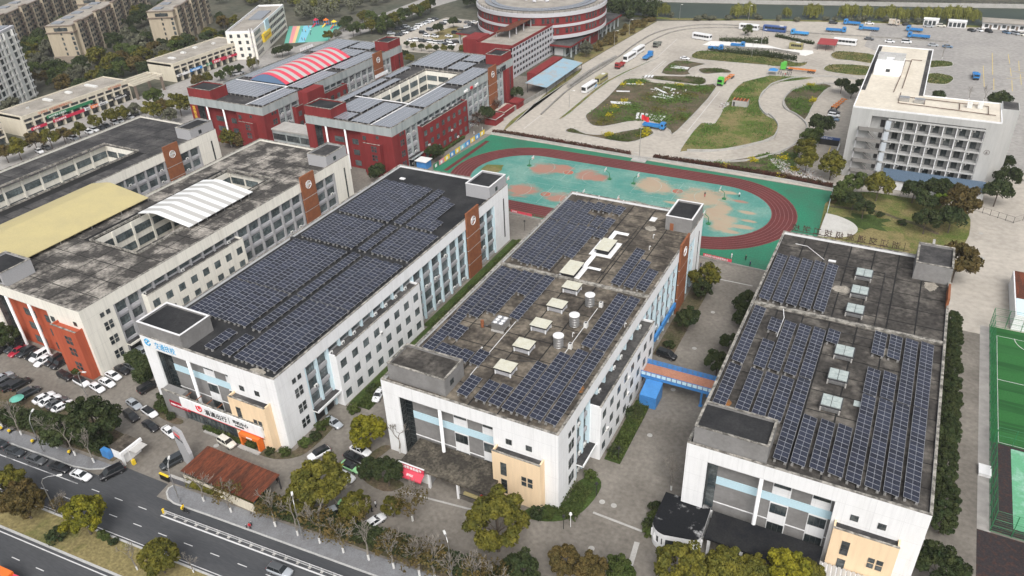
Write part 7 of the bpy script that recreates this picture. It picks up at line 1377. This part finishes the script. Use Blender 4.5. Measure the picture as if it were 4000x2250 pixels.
# crosswise pale kerb lines on the lane
kb=MB(); ribbon(kb,[g(2,3,765,850),g(2,3,1240,1032)],.45,.02,.035); ribbon(kb,[g(2,3,1180,1130),g(2,3,1100,1400)],.9,.02,.034); ribbon(kb,[g(2,1,1930,1300),g(2,1,2270,1370)],.4,.02,.035); ribbon(kb,[g(1,3,1385,655),g(1,3,2060,830)],.4,.02,.035); struct('drain_channel',kb,['concrete'])
mh=MB()
for c,r,x,y in((2,3,960,785),(2,3,750,1190),(2,3,1300,122),(2,3,850,750),(2,2,1720,630),(2,2,1895,290),(2,2,1520,1020),(3,1,2020,1108),(3,1,2010,875),(0,3,2040,220)): p=g(c,r,x,y); mh.cyl(p,.55,.02,.045,14)
struct('manhole_cover',mh,['concrete'])
# ---------------- bare roadside trees
def bare_mesh(seed,hh,leafy=False):
    r=random.Random(seed); b=MB()
    def grow(p,d,l,rad_,lev):
        q=p+d*l; m=(p+q)/2+Vector((r.uniform(-.1,.1),r.uniform(-.1,.1),0))*l; b.tube([p,m,q],max(rad_,.03),5 if lev<2 else 3,1,max(rad_*.62,.025))
        if lev>=5: return
        for k in range(r.choice((2,3,3)) if lev<4 else 2):
            nd=(d+Vector((r.uniform(-.8,.8),r.uniform(-.8,.8),r.uniform(-.12,.55)))).normalized(); grow(q if k<2 else p+d*l*.6,nd,l*r.uniform(.62,.85),rad_*.58,lev+1)
    b.tube([(0,0,0),(.02,.02,1.1)],.17,7,0,.16); grow(Vector((.02,.02,1.1)),Vector((r.uniform(-.15,.15),r.uniform(-.15,.15),1)).normalized(),hh*.3,.16,0)
    return b
M('twig',(.21,.19,.165),.95,None,fine=.2)
BARE=[]
for s in range(5):
    b=bare_mesh(s+11,6.4); v=b; tr=MB(); k=[i for i,m in enumerate(b.m) if m==0]; 
    BARE.append(b.mesh('limbs',['whitewash','twig']))
def bare(p,s,label,i=None,tuft=None):
    T=thing('bare_tree',label,'tree',(*p,.1),R_.uniform(0,6.28),'bare roadside trees'); s*=1.22; T.scale=(s,s,s); ob('limbs',BARE[R_.randrange(5) if i is None else i],T)
    if tuft: 
        cm,_=tree_meshes('tuft_'+tuft,LEAF[tuft],2.2,1.8,4.3,0,R_.randrange(2),500,.14,20,.4); ob('dead_leaves',cm,T)
for i,(c,r,x,y,s) in enumerate(((1,3,187,985,1.),(1,3,397,1070,1.),(1,3,605,1140,1.05),(1,3,828,1230,1.),(1,3,1067,1300,1.05),(1,3,1302,1378,1.05),(1,3,1545,1449,1.1),(0,3,1925,745,.9),(0,3,2185,850,.95),(1,3,1690,1500,1.1),(1,3,1850,1560,1.),(1,3,2080,1600,1.05),(1,3,2260,1660,1.05))): bare(g(c,r,x,y),s,f'{ORD[i]} bare tree from the gate along the right hand pavement' if i<7 else ['bare tree right before the rusty roof, left','bare tree right before the rusty roof, right','leafless tree left of the lower street lamp','leafless tree right of the lower street lamp','leafless tree before the large olive tree, left','leafless tree before the large olive tree, right'][i-7],tuft='brown' if i%3!=1 else None)
for i,(c,r,x,y,s) in enumerate(((0,3,205,120,.95),(0,3,545,245,1.),(0,3,715,315,1.),(0,3,890,380,.95),(0,3,30,55,1.))): bare(g(c,r,x,y),s,f'bare whitewashed tree on the left pavement, {["second","third","fourth","fifth","first"][i]} from the left')
bare(g(0,3,1300,1395),.75,'small bare tree on the median beside the olive tree'); bare(g(0,3,1830,1420),.6,'low bare shrub tree on the median at the bottom'); bare(g(0,3,600,880),.6,'small bare reddish tree on the median by the bright tree',tuft='brown'); bare(g(1,3,1360,290),.95,'bare tree against the white pier of the middle building'); bare(g(1,3,1480,930),1.05,'bare tree with hanging dead leaves on the drive verge',tuft='brown'); bare(g(2,3,1500,640),.9,'slim bare tree beside the lane at the right building'); bare(g(1,3,1000,980),.8,'leafless tree over the white car nosing into trees',tuft='brown'); bare(g(1,3,780,830),.9,'leaning leafless tree over the silver people carrier'); bare(g(3,0,1640,560),.8,'bare tree right of the dormitory wing'); bare(g(3,0,1890,950),.7,'bare tree behind the dormitory roof, left'); bare(g(3,0,2030,960),.7,'bare tree behind the dormitory roof, right')
for i,(x,y) in enumerate(((-146.5,247),(-145.8,252.5),(-149.5,262),(-149,271),(-149.5,255))): bare((x-3,y+4),.8,f'{ordn(i)} purplish bare shrub tree beside the red building wall',tuft='red')
# ---------------- wider tree cover
AVOID+=[(-336,120,-316,306),(-327,229,-313,249)]
def apt_avoid(A,L,W=16):
    for t in np.linspace(0,L,int(L/5)):
        for u in(2,8,14): x=A[0]+u*math.cos(RA)-t*math.sin(RA); y=A[1]+u*math.sin(RA)+t*math.cos(RA); AVOID.append((x-5,y-5,x+5,y+5))
for A,L in(((-410,259.5),58),((-383,302),60),((-462,251),84),((-453,311),70),((-510,322),60)): apt_avoid(A,L)
apt_avoid((-381.4+21,211.5-38),42); apt_avoid((-321.5,297),62)
gd='garden trees between the apartment blocks and the shops'
scatter(120,[(-338,150),(-338,300),(-352,345),(-430,380),(-480,330),(-470,240),(-400,200),(-372,225),(-350,180)],['dark','dark','grey','olive','brown','green'],.75,1.35,lambda i,c:{'dark':'dark evergreen','grey':'grey leafless looking tree','olive':'olive tree','brown':'brownish tree','green':'green tree'}[c]+' in the gardens between apartment blocks and cream shop rows',gd,mind=6)
for i,(x,y,s,c) in enumerate(sorted(((895,1150,.75,'olive'),(1040,1100,.85,'olive'),(1155,1062,.8,'olive'),(735,1230,.8,'olive'),(590,1262,.85,'brown'),(460,1300,.9,'olive'),(320,1325,.95,'brown'),(160,1395,1.,'olive'),(40,1430,.9,'brown'),(1265,1015,.75,'grey'),(1440,895,1.1,'green'),(1680,965,1.2,'olive'),(1430,1030,1.05,'olive'),(1530,990,.9,'brown'),(1860,760,.8,'brown'),(2070,700,.7,'green'),(2160,655,.75,'green'),(2250,640,.65,'dark'),(2380,590,.8,'olive'),(1950,740,.75,'olive'),(1600,1080,.8,'grey')))): ev(0,0,x,y,s,c,f'{ordn(i)} street tree from the left in front of the cream shops',big=False)
for i,(x,y,s,c) in enumerate(sorted(((910,270,.9,'dark'),(860,190,.9,'dark'),(980,250,.95,'green'),(1080,230,1.05,'olive'),(1000,150,.9,'olive'),(1090,150,1.,'green'),(1210,190,1.2,'green'),(1130,210,1.1,'dark'),(1280,180,1.1,'olive'),(1340,160,1.1,'green'),(1400,120,1.1,'dark'),(1470,110,1.05,'olive'),(1530,90,1.05,'green'),(1590,60,1.05,'olive'),(1640,30,1.,'dark'),(1250,240,.9,'dark'),(1180,250,.9,'green'),(820,230,.8,'dark'),(680,330,.75,'olive'),(760,310,.7,'grey'),(240,470,.8,'dark'),(300,450,.75,'dark'),(190,480,.7,'dark')))): ev(1,0,x,y,s,c,f'{ordn(i)} tree from the left, avenue between kindergarten and far car park',big=False)['group']='avenue trees near the far car park'
for i,(c,r,x,y,s) in enumerate(((1,0,1420,410,.45),(1,0,1480,430,.5),(1,0,1560,440,.5),(1,0,1630,450,.5),(1,0,1700,450,.5),(1,0,1770,450,.5),(1,0,1840,450,.5),(1,0,1950,455,.6),(1,0,1400,500,.6),(1,0,1450,545,.6))): ev(c,r,x,y,s,['dark','olive'][i%2],f'{ordn(i)} low clipped tree of the strip before the far car park',big=False)['group']='clipped trees before the far car park'
ev(1,0,950,780,.8,'olive','olive tree between the two red buildings, near',big=False); ev(1,0,1190,650,.8,'dark','dark tree between the two red buildings, far',big=False); ev(1,0,1290,650,.7,'green','green tree by the brown clock panel of the arched roof building',big=False); ev(0,0,2150,1290,.9,'olive','olive tree between the cream and red buildings',big=False); ev(0,0,2280,1320,.8,'brown','brown tree between the cream and red buildings',big=False)
# willows and bank growth
def willow_mesh(seed):
    P=[];D=[]
    for k in range(90):
        a=rng.uniform(0,6.28); rr=rng.uniform(.3,2.9); h=6.3-rr*.55+rng.normal()*.4; n=34; z=np.linspace(h,max(.8,h-rng.uniform(2.5,4.6)),n); P.append(np.column_stack([rr*math.cos(a)*(1+.12*(h-z)/3)+rng.normal(size=n)*.12,rr*math.sin(a)*(1+.12*(h-z)/3)+rng.normal(size=n)*.12,z])); D.append(np.column_stack([np.full(n,math.cos(a)),np.full(n,math.sin(a)),np.full(n,.5)]))
    v,q=leaves(np.vstack(P),np.vstack(D),.17); return npmesh('crown',v,q,['leaf_willow'])
WIL=[willow_mesh(i) for i in range(2)]; WTR=MB().tube([(0,0,0),(.1,0,2.5),(0,.1,5)],.22,6,0,.1).mesh('trunk',['bark'])
for i,(c,r,x,y,s) in enumerate(((2,0,1350,160,1.),(2,0,1440,150,1.2),(2,0,2120,170,1.3),(2,0,2230,160,1.35),(3,0,170,165,.9),(3,0,390,170,1.3),(3,0,450,165,1.2),(3,0,720,165,1.2),(3,0,800,170,1.2),(3,0,920,175,1.2),(3,0,1045,180,1.05),(3,0,1140,180,1.25),(3,0,1230,190,1.1),(3,0,1300,190,1.0),(3,0,1390,190,1.15),(3,0,1490,195,1.2),(3,0,1580,195,1.2),(3,0,1690,195,1.3),(3,0,1760,195,1.3),(3,0,1860,200,1.25),(3,0,1940,210,1.1))):
    T=thing('willow_tree',f'{ordn(i)} yellow green willow from the left on the river bank','tree',(*g(c,r,x,y),0),R_.uniform(0,6),'willows on the river bank'); T.scale=(s,s,s*.95); ob('trunk',WTR,T); ob('crown',WIL[i%2],T)
def forest(name,poly,n,mat,h0,h1,label,size=.5,cl=60,cr=2.6):
    P=np.array(poly); a=P.min(0);b=P.max(0); c=np.column_stack([rng.uniform(a[0],b[0],cl*5),rng.uniform(a[1],b[1],cl*5)]); c=c[inside(poly,c[:,0],c[:,1])][:cl]; hh=rng.uniform(h0,h1,len(c)); rr=cr*rng.uniform(.7,1.4,len(c)); k=rng.integers(0,len(c),n); d=rng.normal(size=(n,3)); d/=np.linalg.norm(d,axis=1)[:,None]
    X=np.column_stack([c[k],hh[k]*.62])+d*np.column_stack([rr[k],rr[k],hh[k]*.4])*rng.uniform(.8,1.05,(n,1)); v,q=leaves(X,d,size); tag(ob(name,npmesh(name,v,q,[mat])),label,None,None,'stuff')
forest('woodland',[(-400,395),(-330,372),(-312,392),(-308,450),(-330,560),(-520,560),(-470,400)],42000,'leaf_grey',7,11,'grey green woodland beyond the kindergarten',.5,150,3.)
forest('woodland',[(-420,400),(-340,400),(-330,470),(-420,470)],16000,'leaf_willow',7,10,'pale yellow green woodland belt beyond the kindergarten',.45,60,3.)
forest('woodland',[(-600,380),(-480,400),(-470,600),(-700,600)],20000,'leaf_willow',7,10,'pale green woodland beyond the apartments',.6,90,3.5)
forest('woodland',[(-272,425),(-225,420),(-218,440),(-214,490),(-280,500)],26000,'leaf_dark',9,13,'dark woodland left of the round building',.45,60,3.2)
forest('woodland',[(-156,432),(-140,440),(-142,462),(-170,470),(-200,460),(-180,435)],16000,'leaf_dark',8,13,'dark woodland right of the round building',.45,34,3.2)
forest('woodland',[(-300,500),(-172,506),(-90,522),(45,554),(300,612),(300,680),(-300,620)],52000,'leaf_dark',5,9,'dark tree belt on the far river bank',.6,260,3.4)
forest('bank_shrubs',[(-150,440),(-133,452),(-81,466),(-27,480),(24,487),(110,507),(110,511),(24,491),(-27,484),(-81,470),(-135,457)],9000,'leaf_grey',1.5,3.5,'grey green shrubs along the river bank',.35,120,1.6)
forest('bank_shrubs',[(-155.5,372),(-147,372),(-141,447),(-150,440),(-154,400)],7000,'leaf_brown',1.2,3.,'brown shrubs between low hall and the training yard',.3,50,1.5)
sheet('verge',[(-156,366),(-147.4,340),(-145,380),(-140,447),(-152,447)],.03,'dry_grass'); sheet('river_bank',[(-200,452),(-133,452.5),(-81,467.5),(-27,480.5),(24,486.5),(140,511.5),(140,516),(24,491),(-27,484.5),(-81,471),(-133,457),(-200,458)],.03,'grass')
# ---------------- people
def person_mesh(top,legs,skin='skin',stride=.18,arm=.2,seed=0):
    b=MB()
    def limb(pts,rs,m):
        pts=[Vector(p) for p in pts]; n=8; i0=len(b.v)
        for k,(p,r) in enumerate(zip(pts,rs)):
            d=(pts[min(k+1,len(pts)-1)]-pts[max(k-1,0)]).normalized(); u=d.cross(Vector((0,1,0))); u=u.normalized() if u.length>1e-3 else Vector((1,0,0)); w=d.cross(u); rx,ry=(r if isinstance(r,tuple) else (r,r))
            for q in range(n): a=2*math.pi*q/n; b.v.append(tuple(p+u*(rx*math.cos(a))+w*(ry*math.sin(a))))
        for k in range(len(pts)-1):
            for q in range(n): a=i0+k*n; b.f.append((a+q,a+(q+1)%n,a+n+(q+1)%n,a+n+q)); b.m.append(m)
        b.f.append(tuple(i0+q for q in range(n))[::-1]); b.f.append(tuple(i0+(len(pts)-1)*n+q for q in range(n))); b.m+=[m,m]
    for s in(-1,1): limb([(s*.09,0,.92),(s*.1,-s*stride*.5,.5),(s*.1,s*stride*.6,.08)],[.095,.07,.05],1); limb([(s*.1,s*stride*.6+.02,.07),(s*.1,s*stride*.6-.14,.04)],[.05,.045],2); limb([(s*.2,0,1.42),(s*.25,.02+s*arm*.3,1.12),(s*.24,-.1+s*arm*.5,.88)],[.065,.05,.04],0); limb([(s*.24,-.1+s*arm*.5,.88),(s*.24,-.13+s*arm*.5,.76)],[.035,.03],3)
    limb([(0,0,.86),(0,0,1.05),(0,0,1.3),(0,0,1.46),(0,0,1.52)],[(.11,.165),(.1,.15),(.12,.19),(.1,.19),(.06,.08)],0); limb([(0,0,1.5),(0,0,1.58)],[.05,.05],3); limb([(0,-.01,1.55),(0,-.02,1.62),(0,-.01,1.7),(0,0,1.77)],[.055,.085,.09,.05],3); limb([(0,.02,1.64),(0,.02,1.73),(0,.01,1.79)],[.085,.1,.055],2)
    return b.mesh('person',[top,legs,'hair',skin],True)
M('skin',(.45,.28,.2),.6,None,fine=0); M('hair',(.015,.012,.01),.7,None,fine=0); M('cloth_black',(.02,.02,.025),.9,None,fine=0); M('cloth_white',(.7,.7,.7),.9,None,fine=0); M('cloth_navy',(.03,.04,.1),.9,None,fine=0); M('cloth_yellow',(.75,.5,.02),.8,None,fine=0); M('cloth_red',(.5,.03,.04),.8,None,fine=0)
PM={}
def person(p,h,top,legs,label,z=0.03):
    k=(top,legs)
    if k not in PM: PM[k]=person_mesh(top,legs)
    return tag(ob('person',PM[k],None,(*p,z),rad(h)),label,'person')
person(g(1,3,1062,800),20,'cloth_black','cloth_white','person in dark jacket and white trousers, left of three on the drive'); person(g(1,3,1132,802),-60,'cloth_white','cloth_black','person in white top, right of three on the drive'); person(g(1,3,1095,845),160,'cloth_black','cloth_black','person all in black, nearest of three on the drive')
person(g(2,1,1818,528),30,'cloth_black','cloth_red','person in dark top on the worn far right court'); person(g(2,1,2143,530),-30,'cloth_white','cloth_black','person in white top near the right end of court'); person(g(2,1,2203,1128),0,'cloth_black','cloth_black','person in black by the fence opening of sports ground'); person(g(2,1,2243,1185),60,'cloth_navy','cloth_black','person in navy just outside the sports ground fence'); person(g(2,1,2070,1110),90,'cloth_white','cloth_white','person in white behind the near sports fence'); person(g(2,1,1778,1195),0,'cloth_black','cloth_navy','person in dark clothes at the far corner of middle building')
for i,(x,y) in enumerate(((100,700),(120,705),(138,722),(160,722),(178,712),(195,714),(215,710))): person(g(3,0,x,y),i*50,['cloth_black','cloth_navy','cloth_black','cloth_red','cloth_black','cloth_navy','cloth_black'][i],'cloth_black',f'{ORD[i]} person from the left in the group by the blue tent')
for i,(x,y) in enumerate(((500,268),(515,330),(470,305),(440,300),(437,380),(462,385),(520,300))): person(g(1,0,x,y),i*40,['cloth_red','cloth_navy','cloth_yellow','cloth_black','cloth_navy','cloth_red','cloth_white'][i],'cloth_navy',f'{ordn(i)} child playing on the kindergarten playground')['group']='children on the kindergarten playground'
person(g(1,3,205,575),0,'cloth_black','cloth_black','person in black at the corner of the rusty shed'); person(g(1,3,2130,735),40,'cloth_red','cloth_black','person in red seated area of the open hall'); person(g(0,3,2365,1010),10,'cloth_red','cloth_black','person in red on the pavement near dark bollards')
def scooter(p,h,label,rider=True):
    T=thing('scooter',label,'scooter',(*p,.03),rad(h)); b=MB(); b.tube([(.65,0,.3),(.5,0,.95)],.05,6); b.box((-.55,-.13,.35),(.3,.13,.5)); b.box((-.6,-.15,.5),(.0,.15,.75)); b.tube([(.5,-.3,1.),(.5,.3,1.)],.03,5); b.obj('frame','black',T)
    for x in(.65,-.5): o=ob('wheel',wheel_mesh(),T,(x,0,.27)); o.scale=(.8,.5,.8)
    MB().box((-.75,-.22,.75),(-.3,.22,1.15)).obj('box','yellow_panel',T)
scooter(g(0,3,1752,850),RH,'delivery scooter on the bicycle lane'); person(g(0,3,1745,845),-90,'cloth_yellow','cloth_black','rider in yellow jacket on the delivery scooter',.35)
for i,(x,y) in enumerate(((20,55),(45,70),(120,95),(335,190),(675,290))): scooter(g(0,3,x,y),70+i*12,['parked yellow scooter at the left edge, first','parked yellow scooter at the left edge, second','pale parked scooter on the left pavement','parked yellow scooter by the street lamp','black parked scooter beneath the bare trees'][i])
# orange truck corner at the bottom left
T=thing('delivery_truck','red and orange truck cut by the bottom left corner','truck',(*g(0,3,30,1470,1.5),0.02),rad(RH)); b=MB(); b.prism([(-3.2,-1.1),(1.6,-1.1),(1.6,1.1),(-3.2,1.1)],.9,2.7,bot=True); b.obj('cargo_box','orange',T); b=MB(); b.prism([(1.7,-1.05),(3.1,-1.05),(3.3,-.8),(3.3,.8),(3.1,1.05),(1.7,1.05)],.5,2.2,bot=True); b.obj('cab','red_sheet',T); MB().box((3.28,-.8,1.3),(3.34,.8,2)).obj('windscreen','car_glass',T); wheels(T,(2.4,-2),.95,.42)
for i,(c,r,x,y) in enumerate(((0,3,2330,1000),(0,3,2375,975))): T=thing('bollard',['dark bollard on the pavement, left','dark bollard on the pavement, right'][i],'bollard',(*g(c,r,x,y),.14)); b=MB(); b.cyl((0,0),.1,0,.9,10); b.obj('post','black',T); b=MB(); b.cyl((0,0),.12,.9,1.,10,0,.05); b.obj('cap','steel',T)
T=thing('mast','tall thin grey mast behind the left red building corner','mast',(-268,262,0)); b=MB()
for k in range(14): b.tube([(.5-.03*k,0,k*2),(-.25+.015*k,.43-.026*k,k*2+2)],.05,4); b.tube([(-.25+.015*k,-.43+.026*k,k*2),(.5-.03*k,0,k*2+2)],.05,4)
for a in(0,2.09,4.19): b.tube([(.6*math.cos(a),.6*math.sin(a),0),(.12*math.cos(a),.12*math.sin(a),28)],.08,5)
b.obj('lattice','steel',T); b=MB()
for z in(20,24,27): b.box((-.5,-.7,z),(-.2,-.4,z+1.4)); b.box((.3,.3,z),(.6,.6,z+1.4))
b.obj('antenna','white_metal',T)
T=thing('parasol','teal and orange parasol beside the left hedge','parasol',(*g(0,2,190,1170),0)); b=MB(); b.tube([(0,0,0),(0,0,2.3)],.05,6); b.obj('pole','steel',T); b=MB(); b.cyl((0,0),1.5,2.1,2.7,10,0,.1); b.obj('canopy','play_green',T)
M('rust_stain',(.3,.12,.03),.9,(.15,.1,.06),.8,.4,.6,.2); M('pale_patch',(.36,.33,.28),.9,(.22,.2,.17),.5,.4,.65,.2)
def patch(B,x,y,rx,ry,m,nm):
    q=random.Random(int(x*7+y)); b=MB(); b.quad([(x+rx*math.cos(a)*q.uniform(.75,1.2),y+ry*math.sin(a)*q.uniform(.75,1.2),ZR+.058) for a in np.linspace(0,6.0,22)]); b.obj(nm,m,B)
patch(B4,35.2,13.6,.7,1.1,'rust_stain','rust_stain'); patch(B5,3.5,13.5,.6,1.,'rust_stain','rust_stain'); patch(B5,16.5,61,2.,1.6,'pale_patch','bare_patch'); patch(B4,26.5,79.5,1.5,1.3,'pale_patch','bare_patch'); patch(B5,26.6,41,1.2,1.4,'pale_patch','bare_patch'); patch(B3,31.5,1.4,2,.8,'pale_patch','bare_patch'); patch(B4,31.5,36,1.4,1.8,'pale_patch','bare_patch'); patch(B5,33.5,70,1.4,2.,'pale_patch','bare_patch')
T=thing('glass_sheet','loose pane of glass lying on the skylight roof','glass pane',(3.6,120.6,ZR+.07)); MB().box((-1.3,0,0),(.5,1.6,.05)).obj('pane','sky_glass',T)
T=thing('white_slab','small white square slab on the black roof','slab',(-128.5,171.5,ZR)); MB().box((0,0,0),(1.6,1.,.25)).obj('slab','white_metal',T)
T=thing('panel_pallet','stack of pale sheets on far part of brown roof','sheets',(-53.4,174.5,ZR+.06)); MB().box((0,0,0),(1.5,2.2,.15)).obj('sheet','white_metal',T)
# ---------------- the hazy air
M('air',(1,1,1),1,None,fine=0); nt=MATS['air'].node_tree; nt.nodes.clear(); o_=nt.nodes.new('ShaderNodeOutputMaterial'); pv_=nt.nodes.new('ShaderNodeVolumePrincipled'); pv_.inputs['Color'].default_value=(.93,.96,1,1); pv_.inputs['Density'].default_value=.00013; pv_.inputs['Anisotropy'].default_value=.2; nt.links.new(pv_.outputs[0],o_.inputs['Volume'])
tag(MB().box((-1490,-190,-1.5),(890,2190,112)).obj('haze','air'),None,None,None,'stuff')
